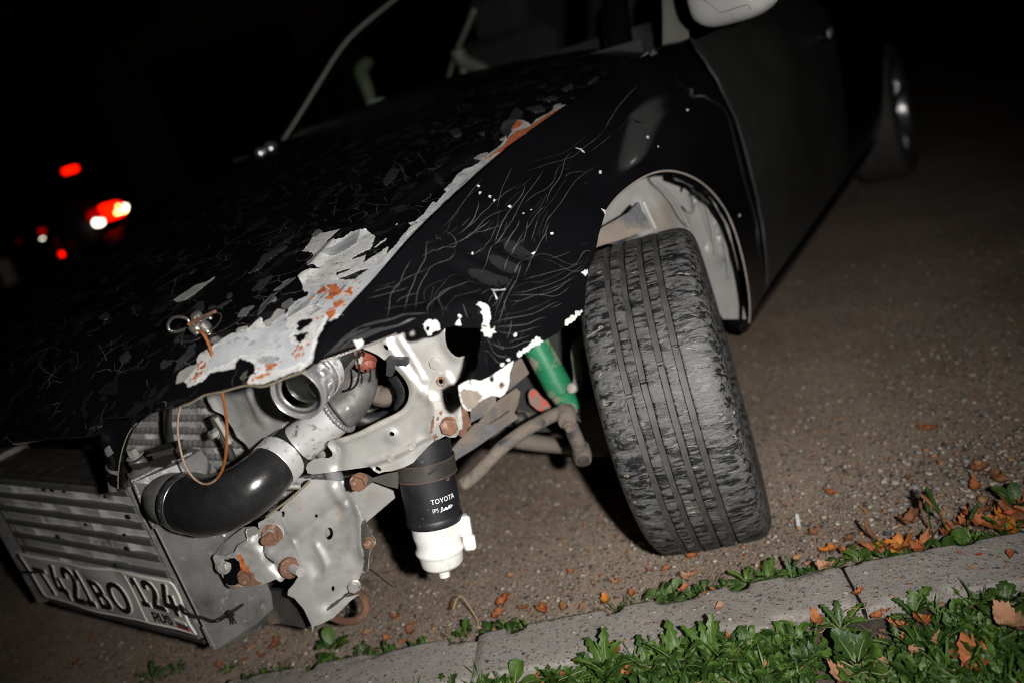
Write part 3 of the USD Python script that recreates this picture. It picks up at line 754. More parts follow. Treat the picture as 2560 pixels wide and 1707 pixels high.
# scuffed streaks at the nose of the fender
for k, sp in enumerate(('Z5 20,900 90,840 160,770 240,712 280,690', 'Z5 60,870 150,790 250,735 330,705', 'Z5 120,850 220,775 330,725 420,700', 'Z5 200,830 280,770 390,722 500,690', 'Z5 300,690 420,660 560,640 690,632',
                        'Z5 260,700 380,668 480,650', 'Z5 40,880 140,840 240,800', 'Z5 180,800 300,745 380,712', 'Z5 380,730 520,690 620,660')):
    part(fender, 'scuff_streak', ribbon(FEN, sp, 0.0028 if k % 2 else 0.0016, 0.0005), L['crack_faint'])
part(fender, 'nose_edge', tube(FEN.at(FEN.hit(px('Z5 5,925 100,894 280,830 390,788 500,743')), 0.0005), 0.0006, 6, seg=30), L['gap_edge'], True)
# cracks: a web of fine lines
CR = ('Z5 300,1 640,0;Z5 1118,0 1060,45 1000,80 960,110 885,150 830,175;Z5 700,130 692,200 690,240 660,310 625,370 600,430 575,480 560,560 545,620;Z5 1240,0 1215,60 1180,100 1140,140 1100,240 1060,330;'
      'Z5 1300,0 1290,50 1250,100 1215,165;Z5 1365,0 1340,90 1320,150;Z5 1420,0 1400,80 1380,140;Z5 1500,20 1460,110 1430,170 1400,225 1370,290 1340,350;Z5 875,180 860,240 800,270 740,300 690,370 650,430 630,520 620,600;'
      'Z5 1190,30 1100,60 1000,85 960,100;Z5 690,190 760,200 820,180 870,180 890,150 870,110 790,65;Z5 730,295 640,350 520,410 470,470 455,540 450,610 430,650;Z5 580,440 500,470 380,500 300,520;'
      'Z5 1320,265 1305,350 1280,400 1240,470 1210,540 1180,620 1160,700;Z5 1280,330 1350,240 1400,225;Z5 1760,205 1700,250 1660,290 1600,280 1520,240 1440,220 1405,225;Z5 1770,210 1740,205 1700,240;'
      'Z5 1300,380 1420,365 1540,335 1640,310 1720,270;Z5 1220,480 1320,470 1440,440 1540,405 1640,350 1730,280;Z5 1220,490 1350,490 1480,480 1580,430 1660,370;Z5 1205,520 1300,530 1420,490 1520,500 1590,470 1640,420;'
      'Z5 1120,690 1200,650 1260,640 1340,625 1420,600 1500,560 1560,530;Z5 1150,710 1260,690 1350,680 1420,650 1480,640;Z5 1140,720 1240,740 1340,720 1440,700;Z5 1120,790 1180,830 1260,830 1340,800 1400,790 1460,760;'
      'Z5 1075,760 1100,810 1130,860 1180,890 1220,880;Z5 1060,860 1110,880 1150,920 1190,930;Z5 800,640 780,560 770,500 840,450 930,420 1010,390 1085,400;Z5 700,640 700,580 730,540 780,500 860,440 900,430;'
      'Z5 1090,570 1140,480 1150,470;Z5 1110,580 1150,540 1190,480 1220,440;Z5 1250,650 1240,720 1220,780;Z5 960,640 940,600 920,570;Z5 500,545 560,500 640,480;'
      'Z2 1650,680 1630,1080 ;Z2 1340,1200 1310,1290 1240,1370 1180,1480 1150,1568;Z2 1460,1110 1380,1230 1330,1300 1270,1420 1190,1530;Z2 1580,1080 1540,1140 1500,1220 1400,1280 1340,1340;Z2 1640,1000 1590,1080 1560,1170 1500,1260 1480,1340;'
      'Z2 1820,1090 1740,1130 1660,1200 1610,1270 1570,1330 1480,1450 1450,1568;Z2 1850,860 1790,920 1700,990 1620,1040 1540,1060 1450,1090 1340,1120;Z2 2080,560 1980,660 1920,740 1870,830 1850,860;Z2 1480,1340 1420,1400 1390,1440 1330,1520;'
      'Z2 1240,1370 1140,1400 1060,1450 1000,1520 930,1568;Z2 1030,1310 1000,1440 920,1530;Z2 1300,1210 1180,1290 1080,1380 960,1490 890,1540;Z2 1560,1320 1520,1400;Z2 1740,1130 1660,1130 1600,1160;Z2 1150,1480 1060,1540')
cr = [c for c in CR.split(';') if len(c.split()) > 3]
for k, c in enumerate(cr):
    ab = FEN.hit(px(c))
    ab = spline(ab, 24) if len(ab) > 2 else ab
    ab = ab + (np.stack([meshkit.noise(np.c_[ab * 60, np.full(len(ab), k)], 1), meshkit.noise(np.c_[ab * 60, np.full(len(ab), k)], 2)], 1) - 0.5) * 0.0012
    part(fender, 'paint_crack', ribbon_ab(FEN, ab, 0.0005 if k % 3 else 0.0007, 0.0006), L['crack_line'])
for k, c in enumerate(cr):   # finer cracks that run beside the main ones
    ab = FEN.hit(px(c)); ab = spline(ab, 30) if len(ab) > 2 else ab
    t_ = np.gradient(ab, axis=0); t_ /= np.linalg.norm(t_, axis=1, keepdims=True) + 1e-9
    nn_ = np.stack([t_[:, 1], -t_[:, 0]], 1)
    for m_ in range(3):
        i0, i1 = sorted(rng.integers(0, len(ab), 2)); off = rng.choice([-1, 1]) * rng.uniform(0.005, 0.02)
        if i1 - i0 < 6: continue
        w_ = off * (1 + 0.5 * np.linspace(-1, 1, len(ab)) * rng.uniform(-1, 1))
        q_ = (ab + nn_ * w_[:, None])[i0:i1]
        if g_f.buffer(-0.002).contains(LineString(q_)):
            part(fender, 'hairline', ribbon_ab(FEN, q_, 0.0004, 0.0005), L['crack_line'] if m_ == 0 else L['crack_faint'])
# grinder scratches across the bared metal come with the hood below
# the white mounting tab under the fender
TAB = Plane(FEN.at(FEN.hit(px('D3 900,1050')))[0] + np.array([-0.004, -0.004, 0]), (0.75, 0.62, 0.15))
pad(TAB, 'D3 1000,960 1290,800 1285,900 1200,1100 1000,1120', 0.006, 0.004)
ridge(TAB, 'D3 820,960 840,1100 900,1180 930,1250', 0.008, -0.004)
g = poly(TAB, 'D3 690,1000 720,980 830,940 960,945 1080,885 1330,715 1320,770 1290,850 1285,950 1262,1040 1230,1100 1180,1132 1080,1120 970,1170 900,1240 830,1300 780,1290 735,1235 705,1140 690,1060')
part(fender, 'mounting_tab', panel(TAB, rough(g, 0.0005, 300, 3).difference(unary_union([ellipse(TAB, 'D3', 845, 1108, 16, 32, 10), ellipse(TAB, 'D3', 1193, 993, 20, 26), ellipse(TAB, 'D3', 1075, 915, 28, 45, -10)])), 0.004, 0, 0.002), L['chip_white'], 40, label='white mounting tab stained tan at its tip')
paint_patch(fender, 'tan_stain', TAB, 'D3 700,1080 760,1040 900,1070 980,1130 900,1235 830,1295 785,1285 735,1225', 'dust_metal', 0.0016, 0.0006, 200, 2)
ring = ellipse(TAB, 'D3', 1193, 993, 36, 46).difference(ellipse(TAB, 'D3', 1193, 993, 20, 26))
paint_patch(fender, 'rust_ring', TAB, ring, 'rusty_steel', 0.0006, 0.0006, 400, 4, step=0.003)

# ---- hood
hood = group_part(car, 'hood')
front = HOOD.hit(px('S 783,905 D1 1700,1040 1600,1072 1450,1122 1300,1182 1180,1222 1010,1205 700,1290 500,1330 380,1395 240,1450 100,1500 E1 1400,112 1300,152 1150,200 860,215 800,352 700,372 500,380 0,425'))
front = np.vstack([front, [front[-1][0] - 0.015, -1.25], [front[-1][0] - 0.05, -1.45], [0.48, -1.62]])
seam = HOOD.hit(px('F 724,832 730,806 740,784 762,751 802,706 852,656 902,601 947,551 1002,496 1062,440 1122,386 1182,335 1252,284 1302,248 1347,216 1392,187 1442,154 1497,124'))
seam = seam + np.array([0, 0.002])
back = np.array([[-0.66, -0.30], [-0.70, -0.6], [-0.72, -0.88], [-0.70, -1.2], [-0.66, -1.45], [-0.60, -1.60], [0.0, -1.64], [0.35, -1.64]])
g_h = Polygon(np.vstack([front, back[::-1], seam[::-1]])).buffer(0)
if g_h.geom_type != 'Polygon':
    g_h = max(g_h.geoms, key=lambda q: q.area)
ridge(HOOD, 'Z2 1240,800 850,1090 560,1310 310,1500 Z5 180,60 D1 1640,20 1400,220 1260,400', 0.012, 0.006)
ridge(HOOD, 'Z2 1160,860 800,1180 620,1400', 0.01, -0.004)
ridge(HOOD, 'D1 1340,900 1320,760 1200,640', 0.03, -0.004)
part(hood, 'hood_skin', panel(HOOD, g_h, 0.012, 0, 0.004), L['hood_paint'], 40)
gin = g_h.buffer(0.001)
main = unary_union([poly(HOOD, 'D1 1690,60 1680,110 1750,150 1740,190 1640,230 1540,290 1500,380 1440,410 1350,470 1280,530 1230,520 1200,450 1100,510 1050,560 950,560 900,620 820,640 700,720 600,790 480,860 440,920 435,980 410,1040 350,1130 290,1190 330,1230 335,1262 380,1240 450,1210 530,1160 590,1090 650,1075 870,1040 900,960 930,920 1010,920 1015,950 1100,970 1110,1080 1060,1120 1010,1205 1180,1222 1300,1182 1450,1122 1600,1072 1700,1040 1790,960 1850,700 2000,420 2352,60 2352,0 1900,0'),
    poly(HOOD, 'Z2 1700,676 1640,680 1590,690 1500,740 1420,780 1380,820 1330,790 1290,790 1250,850 1240,870 1200,930 1160,970 1100,1010 1060,1050 1000,1090 940,1110 890,1150 860,1200 820,1230 790,1280 740,1320 700,1370 680,1400 620,1450 560,1460 500,1465 490,1475 540,1490 560,1510 500,1600 400,1700 200,1850 100,1960 60,2100 300,2000 620,1620 900,1330 1200,1080 1450,880 1700,690')])
patch_up = poly(HOOD, 'Z4 2050,100 2220,65 2120,150 2200,150 2240,130 2290,90 2400,75 2450,110 2420,190 2330,230 2280,270 2200,280 2150,330 2060,310 2020,320 2005,280 2050,240 2040,210 1980,205 2030,140')
patch_mid = poly(HOOD, 'Z4 1955,385 2040,335 2200,290 2400,230 2480,150 2560,100 2500,300 2352,330 2200,390 2100,440 1990,470 1980,430')
black_in = unary_union([poly(HOOD, s) for s in ('D1 1600,500 1660,465 1790,450 1795,490 1740,540 1640,600 1580,565 1620,545', 'D1 1565,640 1640,630 1790,610 1720,640 1690,700 1640,735 1580,700 1590,670', 'Z4 2190,345 2290,315 2285,330 2230,350 2200,368', 'D1 900,960 935,925 1010,925 1015,955 1060,1000 1110,1090 1040,1110 870,1060',
            'Z2 480,1480 560,1440 600,1480 540,1540 380,1660 280,1720 300,1660 430,1570', 'Z2 700,1300 790,1240 830,1250 760,1330')])
pm = paint_patch(hood, 'primer_patch', HOOD, unary_union([main, patch_mid, patch_up]).difference(black_in), 'primer', 0.0016, 0.0006, 240, 5, inside=gin)
white_zone = unary_union([poly(HOOD, q_) for q_ in ('D1 1480,420 1560,400 1700,330 1860,290 1920,330 1900,420 1860,480 1830,560 1800,600 1840,660 1760,760 1700,790 1590,770 1545,700 1560,620 1500,520',
    'D1 1100,1060 1180,1070 1300,1060 1500,1040 1700,960 1800,900 1790,970 1700,1050 1450,1130 1180,1230 1000,1215', 'D1 640,1040 760,1010 880,940 930,900 900,980 860,1045 650,1085', 'D1 290,1190 420,1000 450,960 520,960 540,1060 450,1150 380,1250', 'D1 440,900 560,830 700,720 820,640 760,740 640,860 560,960 480,1000',
    'D1 1000,560 1100,500 1200,470 1240,540 1150,560 1050,620', 'Z2 560,1500 640,1450 700,1380 660,1460 580,1560', 'Z2 860,1200 940,1110 1060,1050 1000,1120 900,1200', 'Z4 1960,390 2080,330 2200,300 2180,350 2040,430 1990,460')])
pmet = paint_patch(hood, 'bare_metal', HOOD, main.buffer(-0.004).difference(unary_union([rough(white_zone, 0.002, 180, 3), black_in.buffer(0.005)])), 'bare_metal', 0.0016, 0.0010, 220, 8, inside=pm)
sand = unary_union([poly(HOOD, s) for s in ('Z2 600,1540 700,1440 800,1360 900,1260 1000,1190 1050,1180 960,1260 860,1350 700,1500', 'D1 1500,440 1640,320 1800,200 1860,180 1720,330 1560,430', 'Z4 2080,250 2180,190 2280,120 2360,80 2330,160 2200,240', 'D1 1150,940 1220,880 1330,880 1400,900 1300,980 1200,990')])
for q_ in sand.geoms:
    paint_patch(hood, 'sanded_metal', HOOD, q_, 'sanded_metal', 0.003, 0.0014, 150, 12, inside=pm)
for k, s in enumerate(('D1 1980,70 2090,55 2110,140 2150,150 2100,190 2060,200 2040,245 1930,235 1990,190 2000,130', 'D1 1840,180 1920,90 1965,85 1950,140 1900,170', 'D1 2160,150 2210,130 2240,95 2260,150 2270,185 2220,170', 'D1 2030,300 2130,255 2200,255 2150,300 2080,345', 'D1 1955,390 2080,355 2070,420 2010,470 1960,420',
                       'D1 1215,990 1340,962 1355,985 1300,1018 1225,1022', 'D1 1110,1130 1200,1100 1290,1080 1280,1100 1200,1140 1120,1155', 'D1 1650,800 1690,785 1685,810 1650,830', 'D1 1605,870 1650,850 1655,865 1610,885', 'D1 480,1030 550,980 545,1030 490,1060', 'D1 425,1125 450,1110 455,1130 430,1140',
                       'Z2 1620,690 1640,690 1600,730 1540,770 1480,800 1420,850 1430,900 1400,870 1380,890 1400,850 1340,880 1300,920 1230,980 1150,1010 1060,1065 1130,1010 1200,960 1240,900 1290,860 1360,840 1420,800 1480,760', 'Z2 1255,840 1290,795 1335,805 1300,840 1260,855')):
    paint_patch(hood, 'rust_spot', HOOD, s, 'rust', 0.0016, 0.0017, 260, 20 + k, inside=g_h.buffer(0.002), step=0.004)
    b_ = poly(HOOD, s).bounds
    for m_ in range(7):
        c_ = Point(rng.uniform(b_[0] - .006, b_[2] + .006), rng.uniform(b_[1] - .006, b_[3] + .006)).buffer(rng.uniform(.0007, .0024), quad_segs=3)
        if pm.contains(c_):
            paint_patch(hood, 'rust_speck', HOOD, c_, 'rust', 0.0006, 0.0018, 500, k * 9 + m_, step=0.003)
for k, (s, mt) in enumerate((('D1 155,240 230,190 310,140 400,75 480,45 560,20 680,-70 640,-20 500,90 400,175 300,235 190,268', 'primer_dark'), ('D1 180,1225 205,1130 240,1080 330,1020 440,990 420,1050 360,1120 300,1190', 'primer_dark'), ('D1 1450,290 1550,215 1590,280 1500,350 1430,330', 'flake_grey'),
        ('D1 915,440 960,350 1000,320 1010,350 1060,310 1120,310 1060,360 1010,430', 'flake_grey'), ('D1 1140,440 1180,330 1230,260 1290,210 1300,170 1390,165 1390,190 1310,230 1400,250 1390,290 1300,320 1220,410', 'flake_grey'), ('D1 1300,150 1420,70 1480,20 1560,0 1640,10 1540,60 1440,110', 'flake_grey'),
        ('D1 1420,40 1500,0 1580,-20 1600,10 1500,35', 'flake_grey'), ('D1 1290,470 1340,400 1420,340 1470,370 1380,440', 'flake_grey'), ('D1 1080,140 1160,50 1250,0 1290,10 1220,90 1200,120', 'flake_dark'), ('D1 780,220 800,160 840,150 860,180 820,210', 'flake_dark'), ('D1 550,360 600,300 700,310 760,270 850,230 880,220 800,285 750,300 740,350 650,330', 'flake_dark'),
        ('D1 380,330 470,260 510,255 530,330 500,390', 'flake_dark'), ('D1 150,735 230,650 310,600 280,700 220,730', 'flake_dark'), ('D1 590,740 610,690 680,670 730,690 700,730 640,760', 'flake_grey'), ('D1 170,1080 230,930 310,850 340,780 440,740 400,810 420,850 350,920 260,1000', 'flake_dark'), ('D1 0,1000 50,930 90,960 170,930 90,1020 20,1060', 'flake_dark'),
        ('D1 890,600 940,560 1040,540 1010,600 960,630', 'primer_dark'), ('D1 1200,500 1300,450 1400,350 1470,360 1440,410 1350,470 1260,530', 'primer_dark'), ('Z2 1310,1010 1180,860 1280,700 1330,740 1250,850', 'flake_dark'), ('Z2 410,1190 470,1100 520,1110 490,1170 430,1220', 'flake_dark'), ('Z2 840,860 900,840 930,880 880,900', 'flake_dark'), ('Z2 1030,870 1080,860 1070,900', 'flake_dark'),
        ('Z2 1570,590 1650,540 1650,580 1600,600', 'flake_dark'), ('Z2 1450,660 1520,630 1560,645 1480,670', 'flake_dark'), ('Z2 1740,560 1790,510 1830,500 1790,540', 'flake_dark'), ('Z2 1340,710 1440,690 1480,720 1400,740', 'flake_dark'), ('Z2 1620,640 1740,640 1700,670', 'flake_dark'), ('Z2 1530,690 1580,680 1560,720 1520,740', 'primer_dark'),
        ('Z2 1000,1040 1050,1010 1100,1000 1060,1050', 'primer_dark'), ('Z2 1170,920 1220,890 1240,870 1200,930', 'primer_dark'), ('Z2 1660,700 1700,690 1560,800 1500,830 1480,790', 'primer_dark'), ('Z4 2040,100 2080,60 2110,80 2060,120', 'flake_grey'), ('Z4 1640,470 1700,400 1780,360 1770,390 1720,450', 'flake_dark'),
        ('Z4 1610,360 1680,300 1720,230 1870,165 1880,180 1760,260 1700,320', 'flake_dark'), ('Z4 640,640 700,600 720,630 680,660', 'flake_dark'), ('Z4 780,900 840,850 860,900 800,950', 'flake_dark'), ('Z4 700,1450 730,1420 750,1490 730,1530', 'primer_dark'))):
    paint_patch(hood, 'paint_flake', HOOD, poly(HOOD, s).buffer(0.004, quad_segs=4).buffer(-0.007, quad_segs=4).buffer(0.003, quad_segs=4), mt, 0.0012, 0.0008 + 0.0002 * (k % 3), 160, 40 + k, inside=g_h.buffer(0.001))
for k in range(70):   # swirl scratches in the bared metal
    c_ = px('D1 1340,980')[0] / 1.0; r_ = rng.uniform(20, 110); a0_ = rng.uniform(math.radians(170), math.radians(250)); a1_ = a0_ + rng.uniform(0.15, 0.6)
    t_ = np.linspace(a0_, a1_, 12)
    ab = HOOD.hit(np.stack([c_[0] + r_ * 1.15 * np.cos(t_), c_[1] + r_ * 0.7 * np.sin(t_)], 1))
    if pmet.contains(LineString(ab)):
        part(hood, 'metal_scratch', ribbon_ab(HOOD, ab, 0.0005, 0.0013), L['chip_white'] if k % 2 else L['primer_dark'])
for k in range(90):   # straight scuffs along the seam side
    p_ = np.array(px('Z2 1250,1000')[0]) * (1 - k / 90) + np.array(px('D1 1500,560')[0]) * (k / 90) + rng.normal(0, 14, 2)
    d_ = np.array([0.75, -0.62]) + rng.normal(0, 0.12, 2); ln_ = rng.uniform(8, 46)
    ab = HOOD.hit(np.stack([p_, p_ + d_ * ln_ * 0.5, p_ + d_ * ln_]))
    if pm.contains(LineString(ab)):
        part(hood, 'metal_scratch', ribbon_ab(HOOD, ab, rng.uniform(0.0006, 0.0028), 0.0014), L[('flake_dark', 'sanded_metal', 'flake_dark', 'primer')[k % 4]])
HC = ('Z2 75,1255 110,1225 160,1200;Z2 160,1200 260,1150 330,1100;Z2 410,1085 450,1075;Z2 205,1200 210,1240 240,1240 235,1280;Z2 110,1290 105,1330 60,1330;Z2 540,1080 530,1110 560,1150 590,1180;Z2 470,1050 520,1080 540,1100 560,1180 590,1210;Z2 330,1250 430,1240 520,1200;Z2 380,1330 370,1380 380,1410;Z2 280,1330 360,1340 500,1340;Z2 640,1000 680,1060 690,1080;'
      'Z2 740,1070 780,1090 800,1130;Z2 300,1385 320,1420;Z2 420,1290 440,1320;Z2 720,1340 640,1340 600,1360;Z2 100,1340 90,1420;Z2 600,950 660,930 690,925;Z2 190,1430 210,1460;Z4 1720,380 1690,500 1650,520;Z4 1890,160 1860,130;Z4 1930,60 1900,130;Z4 1330,330 1400,300 1450,300;Z4 1520,1085 1520,1040 1560,970;Z4 500,850 515,920 490,980;'
      'Z4 640,800 680,870 700,920 680,900;Z4 750,930 750,980 830,1000;Z4 360,830 400,860;Z4 960,1040 970,1090;Z4 240,920 270,960 300,990 380,1030;Z4 420,640 430,690;Z4 900,640 880,600 860,560;Z4 1150,760 1170,790;Z4 610,1345 625,1375;Z4 1080,520 1130,500;Z4 1260,530 1300,500 1330,480;D1 1100,190 1130,220 1190,225 1270,200;D1 1215,220 1230,280 1260,340;D1 1390,130 1440,190')
for c in HC.split(';'):
    if len(c.split()) > 2:
        part(hood, 'paint_crack', ribbon(HOOD, c, 0.0010, 0.0006), L['crack_line'])
part(hood, 'seam_edge', tube(HOOD.at(HOOD.hit(px('E4 380,890 420,850 560,740 680,660 740,620 790,580 850,540'))) + np.array([0, 0.004, 0.003]), [0.0012, 0.0022, 0.0022, 0.001], 8, seg=30), L['trim_grey'], True)
lip = HOOD.at(HOOD.hit(px('D1 1700,1042 1600,1074 1450,1124 1300,1184 1180,1224 1010,1215 700,1295 500,1335 380,1400 240,1455')), -0.004)
part(hood, 'folded_lip', tube(lip, 0.0012, 8, seg=60), L['tan_edge'], True)
# grille leg of the hood between grille opening and headlamp opening
LEG = Plane(at(*px('E1 950,500')[0], 0, 0.648), (0.97, 0.2, 0.12))
ridge(LEG, 'E1 900,380 940,560 960,800', 0.012, 0.006)
part(hood, 'grille_leg', panel(LEG, poly(LEG, 'E1 780,300 855,345 878,420 890,560 905,720 922,800 935,838 1000,824 1012,800 1006,700 1016,560 1050,420 1090,330 1150,258 1230,198 1300,150 1240,120 1000,160'), 0.006, 0, 0.006), L['hood_paint'], 40)
for k, s in enumerate(('E1 905,470 940,430 970,500 940,524 920,510', 'E1 898,600 960,640 1003,655 1000,690 940,650 900,640', 'E1 925,740 990,790 1000,820 940,830')):
    paint_patch(hood, 'paint_flake', LEG, s, 'flake_grey', 0.0008, 0.0008, 160, 90 + k)
part(hood, 'leg_edge', tube(LEG.at(LEG.hit(px('E1 1006,800 1004,700 1014,560 1048,420 1088,330 1150,258')), 0.0005), 0.0009, 6, seg=30), L['tan_edge'], True)
part(hood, 'inner_frame', panel(LEG, poly(LEG, 'E1 0,440 100,420 290,400 300,440 250,450 120,470 60,480 0,478'), 0.01, -0.02, 0.01), L['tan_edge'], 40)
part(hood, 'inner_frame', panel(LEG, poly(LEG, 'E1 340,390 420,385 640,365 795,355 800,400 720,390 640,392 540,415 480,436 440,430 420,410 360,415'), 0.01, -0.02, 0.01), L['tan_edge'], 40)
# ---- door, rear quarter, sill, pillar, mirror, glass
gd = poly(DOOR, 'F 1588,86 1604,113 1634,158 1651,183 1664,213 1694,273 1714,340 1729,400 1744,460 1754,510 1759,560 1764,610 1770,660')
edge = DOOR.hit(px('F 1588,86 1604,113 1634,158 1651,183 1664,213 1694,273 1714,340 1729,400 1744,460 1754,510 1759,560 1764,610 1770,660'))
edge = edge[edge[:, 1] > 0.31]
zt = 0.868
door = group_part(car, 'front_door')
ridge(DOOR, LineString([(-2.2, 0.47), (-0.3, 0.47)]), 0.012, -0.004)
gdoor = Polygon(np.vstack([[[edge[0][0], zt]], edge, [[edge[-1][0] - 0.005, 0.30], [-1.60, 0.30], [-1.62, zt + 0.02]]])).buffer(0)
if gdoor.geom_type != 'Polygon':
    gdoor = max(gdoor.geoms, key=lambda q: q.area)
part(door, 'door_skin', panel(DOOR, gdoor, 0.03, 0, 0.006), L['door_paint'], 40)
rear = Polygon([(-1.63, 0.30), (-2.36, 0.30), (-2.40, 0.42), (-2.47, 0.52), (-2.57, 0.61), (-2.70, 0.655), (-2.83, 0.62), (-2.95, 0.52), (-3.02, 0.34), (-3.5, 0.34), (-3.6, 0.80), (-3.2, 0.9), (-1.64, 0.89)])
part(car, 'rear_quarter', panel(DOOR, rear, 0.04, 0, 0.006), L['black_paint'], 40)
h0 = DOOR.at(DOOR.hit(px('S 2057,92')))[0]
part(car, 'side_sill', tube(np.array([[-0.45, -0.02, 0.27], [-1.2, -0.015, 0.265], [-2.3, -0.015, 0.27]]), 0.035, 10, seg=20), L['black_paint'], True)
# handle in its recess
R = basis((-1, 0, 0.06), (0, 0, 1))
part(door, 'door_handle', [block(h0 + [0.02, 0.022, 0.004], (0.12, 0.014, 0.024), R, 0.005), block(h0 + [-0.03, 0.01, 0.004], (0.016, 0.03, 0.018), R, 0.003), block(h0 + [0.07, 0.01, 0.004], (0.016, 0.03, 0.018), R, 0.003)], L['black_paint'], 40)
part(door, 'key_lock', lathe([(0, 1e-5), (0, 0.013), (0.006, 0.012), (0.007, 1e-5)], h0 + [-0.075, 0.004, 0.0], (0, 1, 0), 20), L['chrome'], 40)
part(door, 'chrome_catch', block(h0 + [0.045, 0.03, 0.008], (0.05, 0.006, 0.022), R, 0.002), L['mirror_silver'], 40)  # pale block paints in the bright spot on the handle
# A pillar quarter panel, door-mirror
def yplane(y):
    return Plane((0, y, 0), (0, 1, 0))
PIL = Plane(at(*px('F 1555,60')[0], 1, -0.10), (0.2, 0.95, 0.25))
part(car, 'pillar_panel', panel(PIL, poly(PIL, 'F 1528,-25 1530,30 1530,100 1560,96 1583,88 1578,40 1570,-25'), 0.01, 0, 0.01), L['cage_grey'], 40)
MIR = at(*px('S 1830,-10')[0], 1, 0.10)
mirror = group_part(car, 'door_mirror')
Rm = basis((0.42, 0.90, 0.0), (0, 0, 1))
mp = []
for s_ in np.linspace(-1, 1, 15):
    for a in np.linspace(0, 2 * math.pi, 20, endpoint=False):
        k = (1 - abs(s_) ** 3.2) ** 0.4 if abs(s_) < 1 else 0.0
        mp.append((s_ * 0.105, 0.045 * k * math.copysign(abs(math.cos(a)) ** 0.8, math.cos(a)), 0.062 * k * math.copysign(abs(math.sin(a)) ** 0.8, math.sin(a))))
mm = trimesh.convex.convex_hull(np.array(mp)); T = np.eye(4); T[:3, :3] = Rm; T[:3, 3] = MIR + np.array([-0.01, 0.0, 0.012]); mm.apply_transform(T)
mm = mm.subdivide()
part(mirror, 'mirror_housing', mm, L['mirror_silver'], 60)
part(mirror, 'mirror_foot', tube([MIR + [-0.10, -0.13, 0.05], MIR + [-0.06, -0.06, 0.05], MIR + [-0.02, 0.0, 0.04]], [0.018, 0.016, 0.016], 14), L['black_plastic'], True)
MP = Plane(MIR + Rm @ np.array([0, -0.02, -0.03]), -RIGHT * 0 + np.array([0.55, 0.35, -0.55]))
# parting line on the mirror housing
def on_mirror(spec):
    d = ray(px(spec)); loc, ir, _ = mm.ray.intersects_location(np.tile(CAM, (len(d), 1)), d, multiple_hits=False)
    return loc[np.argsort(ir)]
for sp in ('E4 1405,5 1450,25 1500,65 1540,100 1572,125 1650,105 1740,75 1835,48 1855,60 1868,95', ):
    p_ = on_mirror(sp)
    if len(p_) > 3:
        part(mirror, 'parting_line', tube(p_, 0.0011, 6), L['cage_grey'], True)
# windscreen: from cowl to roof
A0, A1 = np.array([-0.60, -1.46, 0.905]), np.array([-0.60, -0.24, 0.905])
B0, B1 = np.array([-1.32, -1.30, 1.36]), np.array([-1.32, -0.44, 1.36])
wv, wf = [], []
N = 14
for s_ in np.linspace(0, 1, N):
    for t_ in np.linspace(0, 1, N):
        p_ = (A0 * (1 - t_) + A1 * t_) * (1 - s_) + (B0 * (1 - t_) + B1 * t_) * s_
        bow = 0.12 * (1 - (2 * t_ - 1) ** 2)
        wv.append(p_ + np.array([bow * (1 - 0.4 * s_), 0, 0.02 * (1 - (2 * t_ - 1) ** 2)]))
for a_ in range(N - 1):
    for b_ in range(N - 1):
        k = a_ * N + b_; wf += [(k, k + 1, k + N + 1), (k, k + N + 1, k + N)]
wv = np.array(wv)
# far A pillar and roof: fitted to the sight of its bright trim
pa = [at(*p, 1, y) for p, y in zip(px('F 640,338 700,245 750,163 795,97 850,45 900,5 960,-40'), (-1.47, -1.46, -1.44, -1.42, -1.39, -1.36, -1.33))]
part(car, 'windscreen', trimesh.Trimesh(wv, np.array(wf), process=False), L['windscreen'], True)
part(car, 'windscreen_trim', tube(pa, [0.004, 0.005, 0.0055, 0.0035], 8, seg=40), L['trim_grey'], True, label='bright trim strip along the far windscreen pillar')
part(car, 'a_pillar', tube(np.array(pa) + [-0.03, -0.03, 0.0], 0.028, 10, seg=30), L['black_paint'], True)
part(car, 'a_pillar', tube([[-0.62, -0.22, 0.88], [-0.95, -0.33, 1.12], [-1.32, -0.45, 1.36]], 0.032, 10, seg=20), L['black_paint'], True)
roof = Field(2, lambda x, y: 1.37 + 0.03 * (1 - ((y + 0.88) / 0.6) ** 2) - 0.05 * ((x + 1.9) / 0.8) ** 2)
part(car, 'roof', panel(roof, Polygon([(-1.3, -1.32), (-1.3, -0.44), (-2.6, -0.44), (-2.6, -1.32)]), 0.08, 0, 0.02), L['black_paint'], 40)
part(car, 'cowl', panel(Field(2, lambda x, y: 0.90 + 0.03 * (1 - ((y + 0.88) / 0.7) ** 2) + x * 0), Polygon([(-0.50, -0.2), (-0.52, -1.55), (-0.8, -1.55), (-0.8, -0.2)]), 0.05, -0.03, 0.02), L['void'], 40)
cabin = group_part(car, 'cabin')
part(cabin, 'dashboard', [block((-0.95, -0.88, 0.86), (0.35, 1.3, 0.14), None, 0.04)], L['seat'], 40)
for yy in (-0.52, -1.24):
    part(cabin, 'seat', [block((-1.75, yy, 0.70), (0.18, 0.5, 0.75), basis((0.96, 0, 0.25), (0, 0, 1)), 0.06), block((-1.85, yy, 1.14), (0.11, 0.26, 0.2), None, 0.04)], L['seat'], 40)
part(cabin, 'rear_wall', block((-2.7, -0.88, 0.8), (0.1, 1.5, 0.9), None, 0.02), L['seat'])
part(cabin, 'cabin_side', block((-1.7, -1.6, 0.62), (2.0, 0.05, 0.55), None, 0.02), L['seat'])
